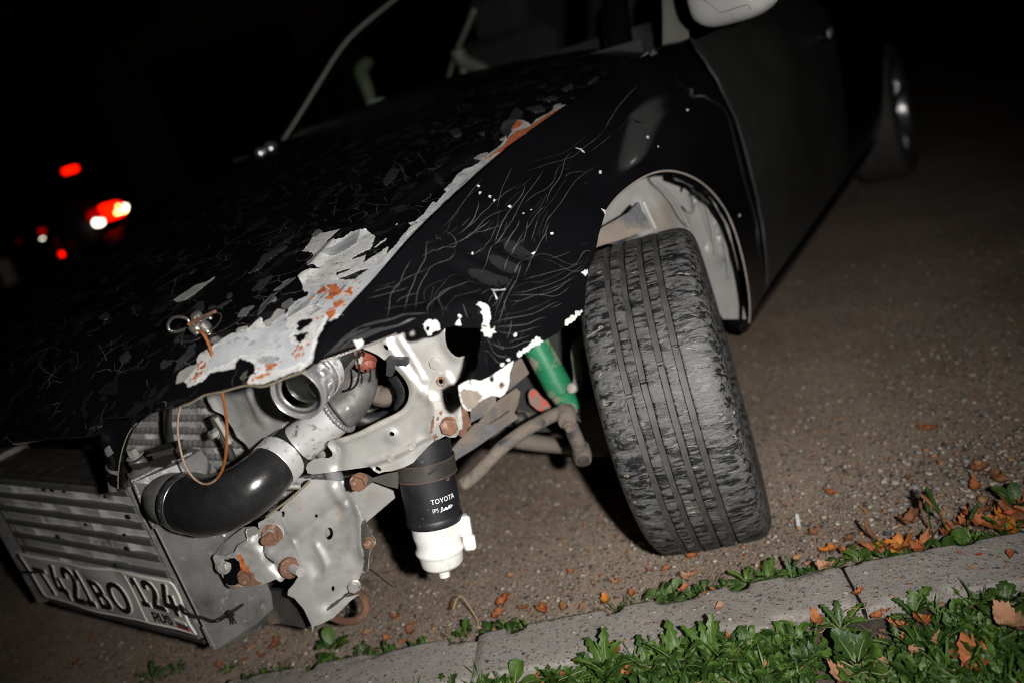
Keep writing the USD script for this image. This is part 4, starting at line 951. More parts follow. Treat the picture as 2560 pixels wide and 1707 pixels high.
# pale curved trim piece and bars seen through the glass
pb = [at(*p, 0, x) for p, x in zip(px('F 862,262 850,225 838,190 830,165 838,150 848,145'), (-1.25, -1.28, -1.3, -1.33, -1.36, -1.4))]
part(cabin, 'pale_bar', tube(pb, [0.016, 0.022, 0.026, 0.03, 0.02], 10, seg=24), L['seat_green'], True, label='pale green curved trim piece behind the windscreen')
pb = [at(*p, 0, -1.45) for p in px('F 1090,20 1070,70 1045,130 1028,190 1022,212')]
part(cabin, 'bar', tube(pb, [0.012, 0.009, 0.007], 8, seg=20), L['cage_grey'], True)
pb = [at(*p, 0, -1.4) for p in px('F 1050,115 1065,140 1100,155 1135,175 1160,190')]
part(cabin, 'bar', tube(pb, [0.03, 0.022, 0.012], 8, seg=20), L['cage_grey'], True)
pb = [at(*p, 0, -1.4) for p in px('F 1062,130 1066,170 1068,215')]
part(cabin, 'bar', tube(pb, 0.016, 8, seg=12), L['cage_grey'], True)
pb = [at(*p, 0, -0.72) for p in px('F 842,243 870,230 905,226 930,226')]
part(car, 'wiper', tube(pb, 0.005, 6, seg=12), L['trim_grey'], True)
# clear repeater cluster at the far base of the pillar
rp = at(*px('Z1 1770,975')[0], 0, -0.45)
part(car, 'far_lamp', [trimesh.creation.icosphere(2, 0.022).apply_translation(rp), trimesh.creation.icosphere(2, 0.016).apply_translation(rp + RIGHT * -0.03 + UP * -0.012)], L['chrome'], True)
# body under the skin: keeps the inside of the car dark
inner = group_part(car, 'body_shell')
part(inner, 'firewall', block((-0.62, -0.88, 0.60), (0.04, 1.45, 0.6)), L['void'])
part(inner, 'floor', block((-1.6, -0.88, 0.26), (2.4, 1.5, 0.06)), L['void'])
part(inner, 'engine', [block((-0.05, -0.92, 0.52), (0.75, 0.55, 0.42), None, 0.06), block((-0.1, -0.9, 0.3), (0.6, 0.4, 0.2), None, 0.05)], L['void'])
part(inner, 'far_fender', block((-0.1, -1.66, 0.52), (1.5, 0.05, 0.42), None, 0.02), L['black_paint'])
part(inner, 'tail', block((-3.3, -0.88, 0.62), (0.7, 1.6, 0.5), None, 0.1), L['black_paint'])

# ---- wheels
TR, THW = 0.315, 0.117


def tyre_mesh(detail=True):
    nt, npf = (540, 120) if detail else (72, 40)
    th = np.linspace(0, 2 * math.pi, nt, endpoint=False)
    key = np.array([(-0.095, 0.205), (-0.112, 0.225), (-0.119, 0.255), (-0.117, 0.283), (-0.109, 0.300), (-0.098, 0.3085), (-0.08, 0.3125), (-0.04, 0.3145), (0, 0.315), (0.04, 0.3145), (0.08, 0.3125), (0.098, 0.3085), (0.109, 0.300), (0.117, 0.283), (0.119, 0.255), (0.112, 0.225), (0.095, 0.205)])
    d = np.r_[0, np.cumsum(np.linalg.norm(np.diff(key, axis=0), axis=1))]
    s = np.linspace(0, d[-1], 400)
    py, pr = PchipInterpolator(d, key[:, 0])(s), PchipInterpolator(d, key[:, 1])(s)
    # profile samples: dense over the tread
    wgt = np.where(np.abs(py) < 0.104, 3.0, 1.0) if detail else np.ones_like(py)
    if detail:
        for g_ in GRV:
            wgt += 10 * np.exp(-(np.abs(py - g_) - 0.0056) ** 2 / 0.0012 ** 2)
    cw = np.cumsum(wgt); cw = (cw - cw[0]) / (cw[-1] - cw[0])
    ss = np.interp(np.linspace(0, 1, npf), cw, s)
    y, r = np.interp(ss, s, py), np.interp(ss, s, pr)
    Y, T = np.meshgrid(y, th); Rr = np.tile(r, (nt, 1))
    if detail:
        tread = np.abs(Y) < 0.106
        for g_ in GRV:
            wig = 0.0002 * np.sin(T * 23 + g_ * 300)
            q_ = np.clip(1 - (np.abs(Y - g_ - wig) - 0.0050) / 0.0012, 0, 1)
            bar = np.zeros_like(T)
            for k in range(4):
                t0 = k * math.pi / 2 + g_ * 2 + 0.55
                bar = np.maximum(bar, (np.abs((T - t0 + math.pi) % (2 * math.pi) - math.pi) < 0.012).astype(float))
            Rr = Rr - q_ * 0.0075 * (1 - 0.75 * bar)
        # slanting sipes on the shoulder that shows
        for side, n_s, dep in ((-1, 66, 0.0022), (1, 66, 0.0008)):
            yy = side * Y
            ph = (T * n_s / (2 * math.pi) + (yy - 0.07) * 9.0 * side) % 1.0
            m_ = (np.abs(ph - 0.5) < 0.05) & (yy > 0.062) & (yy < 0.098)
            Rr = Rr - dep * m_
        P = np.stack([np.cos(T) * 0.315, Y, np.sin(T) * 0.315], -1)
        solid = np.min([np.abs(Y - g_) for g_ in GRV], 0) > 0.0068
        tread = tread & solid
        wear = meshkit.fbm(P * [75, 12, 75], 4, 3) - 0.5
        Rr = Rr + tread * wear * 0.0007
        feather = meshkit.noise(P * [130, 9, 130], 8) - 0.5
        Rr = Rr + tread * feather * 0.0004 * (np.abs(Y) > 0.05)
        # flat where it carries the car
    v = np.stack([np.cos(T) * Rr, Y, np.sin(T) * Rr], -1)
    v[..., 2] = np.where(v[..., 2] < -TR + 0.004, -TR + 0.004, v[..., 2])
    i, j = np.meshgrid(np.arange(nt), np.arange(npf - 1), indexing='ij')
    i2 = (i + 1) % nt
    q_ = np.stack([i * npf + j, i * npf + j + 1, i2 * npf + j + 1, i2 * npf + j], -1).reshape(-1, 4)
    return trimesh.Trimesh(v.reshape(-1, 3), np.vstack([q_[:, [0, 1, 2]], q_[:, [0, 2, 3]]]), process=False)


GRV = (-0.052, -0.0215, 0.0140, 0.0455)
TS, TW = 0.291 / 0.315, 0.105 / 0.119


def rim_parts(w, spokes=5):
    part(w, 'rim', [lathe([(-0.10, 0.213), (-0.095, 0.2), (0.02, 0.19), (0.085, 0.198), (0.098, 0.213), (0.101, 0.216), (0.103, 0.210), (0.095, 0.203), (0.03, 0.193)], (0, 0, 0), (0, 1, 0), 64)], L['chrome'], 40)
    for k in range(spokes):
        a_ = 2 * math.pi * k / spokes + 0.3
        u_ = np.array([math.cos(a_), 0, math.sin(a_)])
        part(w, 'spoke', tube([u_ * 0.03 + [0, 0.062, 0], u_ * 0.10 + [0, 0.068, 0], u_ * 0.17 + [0, 0.075, 0], u_ * 0.2 + [0, 0.085, 0]], [0.024, 0.018, 0.02, 0.026], 10, seg=12), L['chrome'], True)
    part(w, 'hub', lathe([(0.04, 0.055), (0.07, 0.05), (0.085, 0.03), (0.088, 1e-5)], (0, 0, 0), (0, 1, 0), 32), L['chrome'], 40)
    part(w, 'brake_disc', lathe([(0.0, 0.03), (0.0, 0.14), (0.02, 0.14), (0.02, 0.03)], (0, 0, 0), (0, 1, 0), 40), L['dark_metal'], 40)


def wheel(name, contact, steer, camber, detail):
    path = numbered(car, name)
    x = UsdGeom.Xform.Define(stage, path)
    c, s_ = math.cos(math.radians(camber)), math.sin(math.radians(camber))
    Rx = np.array([[1, 0, 0], [0, c, -s_], [0, s_, c]])
    cs, sn = math.cos(math.radians(steer)), math.sin(math.radians(steer))
    Rz = np.array([[cs, -sn, 0], [sn, cs, 0], [0, 0, 1]])
    RR = Rz @ Rx
    o = np.asarray(contact, float) + Rz @ np.array([0, -s_ * TR * TS, 0]) + [0, 0, TR * TS * c - 0.001]
    m = np.eye(4); m[:3, :3] = np.diag([TS, TW, TS]) @ RR.T; m[3, :3] = o
    x.AddTransformOp().Set(Gf.Matrix4d(m.tolist()))
    t = tyre_mesh(detail)
    if detail:
        for g_ in GRV:
            part(path, 'groove_floor', lathe([(g_ - 0.0054, 0.3092), (g_, 0.3090), (g_ + 0.0054, 0.3092)], (0, 0, 0), (0, 1, 0), 160), L['boot_rubber'], True)  # darker rings paint in the shade of the tread grooves
    part(path, 'tyre', t, L['tread'] if detail else L['sidewall'], 40)
    rim_parts(path)
    return o


WO = wheel('front_wheel', (-0.086, 0.0, 0), 21.0, 3.5, True)
wheel('rear_wheel', (-2.74, -0.015, 0), 0.0, 4.0, False)
wheel('rear_wheel', (-2.72, -1.68, 0), 0.0, -4.0, False)
wheel('front_wheel', (-0.086, -1.70, 0), 24.0, -3.0, False)

# ---- wheel well
well = group_part(car, 'wheel_well')
WELL = Plane((-0.412, -0.012, 0.5), (0.68, 0.73, -0.05))
ridge(WELL, 'E2 1400,350 1480,700 1560,1000', 0.014, 0.022)
ridge(WELL, 'E2 1300,400 1340,600 1420,850', 0.012, -0.020)
part(well, 'liner', panel(WELL, poly(WELL, 'E2 1120,150 1240,190 1330,230 1450,330 1560,500 1660,760 1740,1100 1790,1500 1825,1640 1600,1640 1200,1000 1120,500'), 0.012, 0, 0.004), L['arch_grey'], 40)
TOW = Plane((-0.16, -0.21, 0.55), (0.60, 0.80, 0.02))
ridge(TOW, 'E2 780,480 830,600 900,760', 0.006, 0.006)
ridge(TOW, 'E2 960,520 1000,620 1010,720', 0.03, 0.012)
part(well, 'strut_tower', panel(TOW, poly(TOW, 'E2 300,180 1200,120 1500,500 1500,1000 1000,900 350,900'), 0.012, 0, 0.004), L['arch_grey'], 40)
gb = poly(WELL, 'E2 980,180 1120,185 1240,235 1310,310 1335,480 1320,560 1270,595 1200,575 1150,510 1130,560 1180,640 1235,720 1205,725 1130,640 1050,500 960,390 870,310 840,250')
part(well, 'inner_brace', panel(WELL, gb, 0.006, 0.020, 0.012), L['arch_grey'], 30)
for s_ in ('E2 1030,200 1060,210 1075,245 1070,275 1045,265 1028,235', 'E2 1150,250 1162,300 1160,350 1145,392 1130,380 1128,320 1135,270', 'E2 1228,352 1240,385 1240,420 1225,440 1222,400'):
    part(well, 'brace_hole', panel(WELL, poly(WELL, s_), 0.004, 0.0212, 0.0008), L['void'], 30)
part(well, 'brace_rib', tube(WELL.at(WELL.hit(px('E2 870,290 970,360 1060,450 1130,560 1200,690')), 0.022), 0.004, 8, seg=30), L['arch_grey'], True)
for s_ in ('E2 1330,330 1400,520 1460,760 1500,1000', 'E2 1430,380 1520,620 1590,900 1640,1250'):
    part(well, 'liner_fold', tube(WELL.at(WELL.hit(px(s_)), 0.002), 0.004, 8, seg=30), L['arch_grey'], True)
part(well, 'rust_stain', panel(WELL, rough(poly(WELL, 'E2 1640,870 1675,880 1690,960 1715,1040 1690,1060 1650,1000'), 0.003, 150, 4), 0.006, 0.0016, 0.0006), L['rusty_steel'], 30)
part(well, 'tower_seam', tube(TOW.at(TOW.hit(px('E2 790,490 830,590 905,755')), 0.003), 0.0035, 8, seg=20), L['mirror_silver'], True)  # pale tube paints in the highlight along the tower ridge
part(well, 'dark_corner', panel(TOW, rough(poly(TOW, 'E2 340,760 500,700 640,600 700,640 690,740 780,820 600,900 400,900'), 0.004, 90, 4), 0.008, 0.004, 0.001), L['dust_dark'], 30)  # dark sheet paints in the shade beside the tower ridge
part(well, 'bump_stop', lathe([(0, 1e-5), (0, 0.036), (0.02, 0.038), (0.03, 0.03), (0.03, 1e-5)], at(*px('E2 960,400')[0], 1, -0.17), (0.45, 0.8, -0.3), 28), L['rusty_steel'], 40)
FRM = Plane((-0.05, -0.16, 0.55), (0.72, 0.66, 0.2))
part(well, 'frame_rail', panel(FRM, poly(FRM, 'E2 300,830 420,740 560,660 680,590 770,490 790,520 800,570 850,640 900,750 760,800 600,860 400,920 300,960'), 0.01, 0, 0.02), L['dust_dark'], 40, label='brown rust stained rail end above the tyre')
part(well, 'brake_line', tube([at(*p, 1, -0.22) for p in px('E2 700,260 780,300 860,330 900,320 860,300')], 0.006, 8, seg=20), L['boot_rubber'], True)
part(well, 'clip', lathe([(0, 1e-5), (0, 0.02), (0.02, 0.016), (0.02, 1e-5)], at(*px('E2 690,375')[0], 1, -0.24), (0.4, 0.9, 0), 16), L['boot_rubber'], 40)

# ---- suspension seen under the fender
def ball(p, r):
    return trimesh.creation.icosphere(2, r).apply_translation(p)


susp = group_part(car, 'suspension')
g0, g1 = at(*px('E3 330,180')[0], 1, -0.235), at(*px('E3 630,735')[0], 1, -0.205)
ax = unit(g1 - g0); ln = np.linalg.norm(g1 - g0)
part(susp, 'green_damper', lathe([(-0.06, 0.0265), (ln - 0.002, 0.0265), (ln, 0.0252), (ln + 0.002, 0.0238), (ln + 0.04, 0.020), (ln + 0.041, 1e-5)], g0, ax, 40), L['green_paint'], 40)
eye = at(*px('E3 815,900')[0], 1, -0.21)
part(susp, 'damper_eye', [lathe([(-0.028, 1e-5), (-0.028, 0.022), (0.028, 0.022), (0.028, 1e-5)], eye, (0.6, 0.75, 0), 24), tube([g0 + ax * (ln + 0.035), eye], 0.016, 12)], L['dust_metal'], 40)
bar = [at(*p, 1, y) for p, y in zip(px('E3 -400,1700 -200,1540 0,1330 150,1210 300,1110 450,1030 600,960 700,960'), (-0.30, -0.27, -0.24, -0.22, -0.205, -0.195, -0.185, -0.18))]
part(susp, 'anti_roll_bar', tube(bar, 0.0122, 14, seg=50), L['dust_metal'], True)
e0 = at(*px('E3 690,1020')[0], 1, -0.165)
e1 = at(*px('E3 850,1400')[0], 1, -0.165)
l_ax = unit(np.array([0.75, 0.45, -0.25]))
part(susp, 'drop_link', [tube([e0 - l_ax * 0.012, e1 - l_ax * 0.012], [0.014, 0.011, 0.014], 14), lathe([(-0.024, 1e-5), (-0.024, 0.0185), (0.0, 0.019), (0.010, 0.0155), (0.011, 1e-5)], e0, l_ax, 24), lathe([(-0.024, 1e-5), (-0.024, 0.017), (0.003, 0.0178), (0.013, 0.0145), (0.014, 1e-5)], e1, l_ax, 24)], L['dust_metal'], 40)
part(susp, 'link_nut', hexbolt(e0 + l_ax * 0.012, l_ax, 0.010, 0.009, 1.2, 0), L['dust_metal'], 30)
part(susp, 'link_nut', hexbolt(e0 + l_ax * 0.022, l_ax, 0.007, 0.007, 0, 0), L['dust_metal'], 30)
part(susp, 'link_boot', lathe([(0.010, 0.013), (0.016, 0.0115), (0.018, 0.008), (0.017, 1e-5)], e1, l_ax, 20), L['boot_rubber'], 40)
part(susp, 'lower_arm', panel(Plane(at(*px('E3 950,1100')[0], 1, -0.20), (0.8, 0.5, 0.25)), poly(Plane(at(*px('E3 950,1100')[0], 1, -0.20), (0.8, 0.5, 0.25)), 'E3 800,860 860,860 900,920 945,912 975,930 1100,1170 1090,1195 1060,1200 1180,1220 1215,1370 960,1375 900,1280 820,1050'), 0.008, 0, 0.03), L['dust_metal'], 40)
part(susp, 'cross_beam', tube([at(*p, 1, y) for p, y in zip(px('E3 -100,1190 200,1235 450,1275 700,1300 1000,1330 1215,1340'), (-0.42, -0.38, -0.34, -0.3, -0.26, -0.24))], [0.022, 0.018, 0.016, 0.015], 12, seg=20), L['dust_dark'], True)
part(susp, 'tie_rod', tube([at(*p, 1, y) for p, y in zip(px('E3 180,980 300,1000 450,1010 620,1000'), (-0.34, -0.33, -0.32, -0.30))], 0.012, 10, seg=12), L['dust_metal'], True)
part(susp, 'ball_joint', ball(at(*px('E3 215,1020')[0], 1, -0.33), 0.016), L['boot_rubber'], True)
RP = Plane(at(*px('E3 430,850')[0], 1, -0.28), (0.75, 0.6, 0.25))
part(susp, 'red_bracket', panel(RP, poly(RP, 'E3 290,770 310,720 345,705 380,725 430,790 480,820 575,910 520,960 480,968 380,920 310,860'), 0.006, 0, 0.012), L['red_dust'], 40)
part(susp, 'brake_hose', tube([at(*p, 1, -0.17) for p in px('E3 930,205 880,200 830,225 790,280 780,360 790,440 800,520 805,600 780,680 730,700')], 0.0095, 10, seg=40), L['hose_grey'], True)
part(susp, 'hub_carrier', block(at(*px('E3 720,370')[0], 1, -0.33), (0.1, 0.06, 0.12), None, 0.02), L['boot_rubber'], 40)
RA = Plane(at(*px('E3 100,650')[0], 1, -0.27), (0.75, 0.6, 0.2))
part(susp, 'splash_plate', panel(RA, poly(RA, 'E3 100,480 170,420 220,390 300,545 250,590 190,640 0,800 -80,780 40,640'), 0.01, 0, 0.004), L['dust_metal'], 40)
RB = Plane(at(*px('E3 50,1000')[0], 1, -0.30), (0.7, 0.6, 0.3))
ridge(RB, 'E3 120,850 100,950 150,1000', 0.01, -0.008)
part(susp, 'splash_plate', panel(RB, poly(RB, 'E3 -100,900 0,810 170,700 210,740 190,850 150,960 100,1040 0,1110 -200,1200 -260,1100'), 0.01, 0, 0.004), L['dust_metal'], 40)
RC = Plane(at(*px('D3 900,1300')[0], 1, -0.26), (0.75, 0.6, 0.2))
part(susp, 'rusty_strut', panel(RC, poly(RC, 'D3 720,1240 780,1280 800,1330 840,1480 800,1500 770,1560 760,1600 700,1600'), 0.008, 0, 0.008), L['rusty_steel'], 40)
part(susp, 'dark_bracket', panel(RC, poly(RC, 'D3 830,1330 900,1260 960,1180 1060,1140 1130,1150 1140,1230 1000,1370 960,1400 880,1440 830,1470'), 0.008, -0.02, 0.01), L['dust_dark'], 40)
RD = Plane(at(*px('D3 1000,1500')[0], 1, -0.30), (0.75, 0.6, 0.35))
part(susp, 'skid_plate', panel(RD, poly(RD, 'Z5 840,1520 960,1380 1010,1330 1060,1320 1110,1330 1180,1290 1250,1240 1300,1290 1200,1360 1100,1430 1000,1500 900,1560 800,1640'), 0.01, -0.01, 0.004), L['dust_dark'], 40)
part(susp, 'floor_stay', panel(Plane((0.05, -0.5, 0.35), (0.7, 0.6, 0.3)), poly(Plane((0.05, -0.5, 0.35), (0.7, 0.6, 0.3)), 'E3 -300,-50 600,-50 1300,200 1300,1150 600,1150 300,1150 -300,1000'), 0.04, 0, 0.01), L['void'], 40)  # large near-black sheet behind the suspension
SIDE = Plane(at(*px('E3 880,60')[0], 1, -0.16), (0.6, 0.8, 0))
part(well, 'liner_edge', panel(SIDE, poly(SIDE, 'E3 800,-40 880,-60 920,0 940,180 890,100'), 0.008, 0, 0.004), L['hose_grey'], 40)
# ------------------------------------------------------------------ front end of the car
# ---- radiator support: big pressed silver panel around the lamp opening
sup = group_part(car, 'radiator_support')
SUP = Plane(at(*px('D2 1800,1000')[0], 0, 0.415), (0.86, 0.47, 0.06))
C_IN = 'D2 1510,262 1590,322 1660,392 1718,470 1755,560 1760,640 1742,720 1700,790 1640,842 1500,912 1350,982 1200,1062 1050,1122 870,1178'
pad(SUP, ellipse(SUP, 'D2', 1545, 1125, 125, 125), 0.022, 0.007)
ridge(SUP, 'D2 1530,240 1620,300 1700,380 1770,470 1800,560 1805,650 1785,740 1740,810 1680,870 1520,945 1370,1015 1220,1090 1070,1150 900,1205', 0.0035, 0.0035)
ridge(SUP, 'D2 1480,0 1600,200 1700,330 1820,470 1890,600', 0.007, 0.005)
ridge(SUP, 'D2 1640,0 1760,180 1850,330 1930,470', 0.003, 0.003)
ridge(SUP, 'D2 880,1230 920,1330 900,1480', 0.009, -0.006)
ridge(SUP, 'D2 1290,1462 1500,1390 1700,1300 1850,1200 2040,1130', 0.004, 0.005)
ridge(SUP, 'D2 1320,1500 1560,1440 1760,1350 1900,1240 2040,1150', 0.006, -0.006)
ridge(SUP, 'D2 2020,690 2060,800 2060,960 2020,1060', 0.008, 0.005)
ridge(SUP, 'D2 2200,420 2280,560 2330,700 2345,900 2340,1080', 0.004, 0.004)
ridge(SUP, 'D3 520,330 520,420 545,520 600,610 660,665', 0.006, 0.006)
sp_out = ('D2 1180,60 D3 -120,300 0,270 200,235 400,240 540,290 535,400 540,470 560,540 600,600 650,645 700,665 760,655 815,615 790,690 775,780 750,860 700,935 645,985 680,1050 702,1130 718,1230 724,1330 740,1440 735,1510'
          ' D2 2352,1040 2338,1100 2300,1138 2240,1143 2180,1122 2090,1172 2040,1195 1960,1265 1890,1340 1800,1440 1700,1490 1560,1535 1450,1548 1400,1566 1330,1540 1280,1490 1100,1512 900,1545 620,1575 560,1560 540,1500 560,1450 620,1405 700,1388 800,1390 848,1368 845,1320 805,1265 788,1222 820,1187')
rev = ' '.join(C_IN.split()[1:][::-1])
gs = poly(SUP, sp_out + ' ' + rev + ' 1460,232 1380,172 1290,132 1200,95')
hol = unary_union([ellipse(SUP, 'D2', 1487, 77, 27, 36, -35), ellipse(SUP, 'D2', 1558, 1090, 30, 23, 20), ellipse(SUP, 'D2', 2128, 480, 28, 34), ellipse(SUP, 'D2', 2225, 690, 34, 52, -20), ellipse(SUP, 'D2', 1385, 1522, 40, 17, 15)])
part(sup, 'support_panel', panel(SUP, gs.difference(hol), 0.0045, 0, 0.002), L['silver'], 40)
gp = poly(SUP, 'D2 2050,412 2045,385 2110,375 2150,400 2195,422 2235,560 2280,690 2270,760 2200,765 2130,712 2010,692 1980,640 1975,585')
part(sup, 'doubler_plate', panel(SUP, gp.difference(hol), 0.005, 0.0022, 0.0016), L['silver'], 40)
for k, (x, y, rx, ry) in enumerate(((2128, 480, 52, 58), (2225, 690, 58, 74))):
    paint_patch(sup, 'rust_ring', SUP, ellipse(SUP, 'D2', x, y, rx, ry, -15).difference(hol.buffer(0.0004)), 'rusty_steel', 0.0008, 0.0032, 300, k, step=0.003)
paint_patch(sup, 'rust_streak', SUP, 'D2 2015,1070 2030,960 2045,860 2060,865 2055,960 2040,1050', 'rusty_steel', 0.001, 0.0035, 300, 3, step=0.003)
paint_patch(sup, 'rust_streak', SUP, 'D2 2110,840 2140,825 2150,860 2125,880', 'rusty_steel', 0.001, 0.0006, 300, 4, step=0.003)
paint_patch(sup, 'rust_streak', SUP, 'D2 2085,890 2110,890 2105,930 2085,930', 'rusty_steel', 0.001, 0.0006, 300, 5, step=0.003)
paint_patch(sup, 'rust_streak', SUP, 'D2 2040,1110 2070,1090 2090,1130 2060,1190 2040,1195', 'rusty_steel', 0.001, 0.0008, 300, 6, step=0.003)
part(sup, 'bolt', hexbolt(SUP.at(SUP.hit(px('D2 2228,1000')))[0], SUP.n, 0.0135, 0.009, 1.05), L['rusty_steel'], 30, label='large rusty bolt head on the silver support')
part(sup, 'weld_nut', hexbolt(SUP.at(SUP.hit(px('D2 2065,265')))[0] + SUP.n * 0.002, SUP.n, 0.009, 0.002, 0), L['silver'], 30)
for k, (x, y) in enumerate(((2035, 600), (1790, 1235), (1545, 1370), (900, 1320))):
    part(sup, 'spot_weld', lathe([(0, 0.0055), (0.0007, 0.005), (0.0004, 0.0042), (0.0006, 1e-5)], SUP.at(SUP.hit(px(f'D2 {x},{y}')))[0], SUP.n, 20), L['silver'], 40)
part(sup, 'panel_edge', tube(SUP.at(SUP.hit(px(C_IN)), -0.001), 0.0014, 6, seg=80), L['tan_edge'], True)
# connector clipped to the support, loom and wires behind it
CON = Plane(SUP.at(SUP.hit(px('D2 1560,260')))[0] + SUP.n * 0.006, SUP.n)
con = group_part(car, 'connector')
gcn = poly(CON, 'D2 1500,205 1545,185 1580,200 1745,222 1740,290 1640,280 1590,275 1575,300 1575,395 1540,415 1490,395 1500,300')
part(con, 'connector_body', panel(CON, gcn, 0.006, 0.006, 0.016), L['black_plastic'], 25)
part(con, 'connector_rib', panel(CON, poly(CON, 'D2 1640,205 1650,207 1648,285 1638,283').union(poly(CON, 'D2 1500,310 1575,318 1575,328 1500,320')), 0.006, 0.008, 0.003), L['black_plastic'], 25)


def corrugated(path, r, n):
    k = np.arange(n * 4)
    return tube(spline(path, n * 4), r * (1 + 0.10 * np.array([0, 1, 1, 0])[k % 4]), 14)


bay = group_part(car, 'engine_bay_parts')
lp = [at(*p, 0, x) for p, x in zip(px('D2 1600,400 1650,480 1695,560 1715,640 1705,720 1680,800'), (0.37, 0.37, 0.37, 0.37, 0.365, 0.36))]
part(bay, 'wiring_loom', corrugated(lp, 0.0125, 34), L['black_plastic'], True)
lp = [at(*p, 0, 0.34) for p in px('D2 1100,880 1180,920 1270,945 1380,945 1480,920')]
part(bay, 'wiring_loom', corrugated(lp, 0.0125, 32), L['black_plastic'], True)
part(bay, 'wrapped_hose', tube([at(*p, 0, 0.33) for p in px('D2 1270,560 1300,600 1370,640 1450,665 1540,640 1640,610')], [0.012, 0.018, 0.016, 0.012], 10, seg=24), L['dust_metal'], True)
part(bay, 'rod', tube([at(*p, 0, 0.26) for p in px('D2 1130,830 1300,740 1480,690')], 0.010, 8, seg=10), L['dust_dark'], True)
BP = Plane(at(*px('D2 1400,850')[0], 0, 0.24), (0.8, 0.4, 0.4))
part(bay, 'frame_piece', panel(BP, poly(BP, 'D2 1150,840 1480,710 1480,760 1190,880'), 0.01, 0, 0.004), L['dust_metal'], 40)
part(bay, 'frame_piece', panel(BP, poly(BP, 'D2 1330,920 1640,720 1680,800 1480,960 1340,960'), 0.01, -0.01, 0.004), L['silver_dirty'], 40)
part(bay, 'frame_piece', panel(BP, poly(BP, 'D2 900,1180 1050,1060 1120,1020 1200,1040 1040,1120'), 0.01, -0.01, 0.004), L['dust_metal'], 40)
cr_ = at(*px('D2 1250,265')[0], 0, 0.40)
cax = unit(np.array([0.5, 0.6, -0.5]))
part(bay, 'bulb_socket', [lathe([(-0.02, 1e-5), (-0.02, 0.016), (-0.002, 0.017), (-0.001, 0.013), (0.008, 0.0125), (0.012, 0.008), (0.013, 1e-5)], cr_, cax, 24), block(cr_ + UP * 0.014 - RIGHT * 0.012, (0.022, 0.02, 0.014), None, 0.003)], L['connector_red'], 40)
part(bay, 'socket_plug', block(at(*px('D2 1160,240')[0], 0, 0.41), (0.012, 0.014, 0.01), None, 0.002), L['hose_grey'], 30)
for k, s in enumerate(('D2 1150,260 1165,310 1160,420 1130,520 1080,570 1010,590', 'D2 1130,180 1145,230 1150,270', 'D2 1180,170 1220,120 1215,190', 'D2 1290,330 1300,400 1280,480')):
    part(bay, 'thin_wire', tube([at(*p, 0, 0.44) for p in px(s)], 0.0016, 6, seg=24), L['plate_black'], True)
part(bay, 'dark_back', panel(Plane((0.16, -0.3, 0.5), (1, 0.1, 0)), poly(Plane((0.16, -0.3, 0.5), (1, 0.1, 0)), 'D2 -400,-300 2600,-300 2600,900 1400,1200 -400,1200'), 0.06, 0, 0.01), L['void'], 30)  # near-black sheet stands in for the unlit depth of the bay

# ---- headlamp: a small round projector
lamp = group_part(car, 'headlamp')
LO = at(*px('D2 445,615')[0], 0, 0.545)
LA = unit(np.array([0.94, 0.30, -0.06]))
SD = np.cross(LA, [0, 0, 1.0])
part(lamp, 'bezel_ring', lathe([(-0.012, 0.0375), (-0.004, 0.0385), (0.003, 0.0378), (0.006, 0.0352), (0.004, 0.0325), (-0.004, 0.0315), (-0.012, 0.0312)], LO, LA, 64), L['lamp_chrome'], 60)
part(lamp, 'reflector', lathe([(0.0, 0.0318), (-0.008, 0.030), (-0.022, 0.0275), (-0.04, 0.019), (-0.052, 0.008), (-0.054, 1e-5)], LO, LA, 48), L['lamp_bowl'], 60)
part(lamp, 'bulb', [lathe([(-0.054, 0.004), (-0.03, 0.004), (-0.025, 0.002), (-0.024, 1e-5)], LO, LA, 16), tube([LO - LA * 0.035 + UP * -0.006, LO - LA * 0.012 + RIGHT * 0.012 + UP * -0.004, LO - LA * 0.01 + RIGHT * 0.02 + UP * -0.012], 0.001, 6, seg=14)], L['steel'], 40)
a_ = np.linspace(0, 1, 14)
dome_ = [(0.013 * (1 - t ** 2), 0.0316 * t + 1e-5) for t in a_] + [(-0.004, 0.0316)] + [(-0.004 + 0.009 * (1 - t ** 2), 0.0312 * t + 1e-5) for t in a_[::-1]]
part(lamp, 'lens', lathe(dome_, LO - LA * 0.003, LA, 56), L['glass_lens'], 60)
part(lamp, 'housing', lathe([(-0.012, 0.0365), (-0.016, 0.034), (-0.03, 0.034), (-0.031, 0.0375), (-0.036, 0.0375), (-0.037, 0.034), (-0.062, 0.0345)], LO, LA, 64), L['lamp_chrome'], 40)
for k in range(10):
    t = 2 * math.pi * k / 10
    d_ = math.cos(t) * np.array([0, 0, 1.0]) + math.sin(t) * SD
    part(lamp, 'housing_rib', block(LO - LA * 0.024 + d_ * 0.0348, (0.012, 0.010, 0.004), basis(LA, d_), 0.0012), L['lamp_chrome'], 40)
part(lamp, 'clamp_band', lathe([(-0.046, 0.0368), (-0.046, 0.0375), (-0.064, 0.0375), (-0.064, 0.0368)], LO, LA, 64), L['pipe'], 40)
for k, t in enumerate((-1.95, -2.2)):
    d_ = math.cos(t) * np.array([0, 0, 1.0]) + math.sin(t) * SD
    part(lamp, 'rivet', lathe([(0, 0.0026), (0.001, 0.002), (0.0013, 1e-5)], LO - LA * 0.055 + d_ * 0.0375, d_, 12), L['rusty_steel'], 40)
d_ = math.cos(-0.75) * np.array([0, 0, 1.0]) + math.sin(-0.75) * SD
part(lamp, 'clamp_screw', tube([LO - LA * 0.055 + d_ * 0.042 - np.cross(LA, d_) * 0.02, LO - LA * 0.055 + d_ * 0.042 + np.cross(LA, d_) * 0.02], 0.006, 12), L['chrome'], 40)
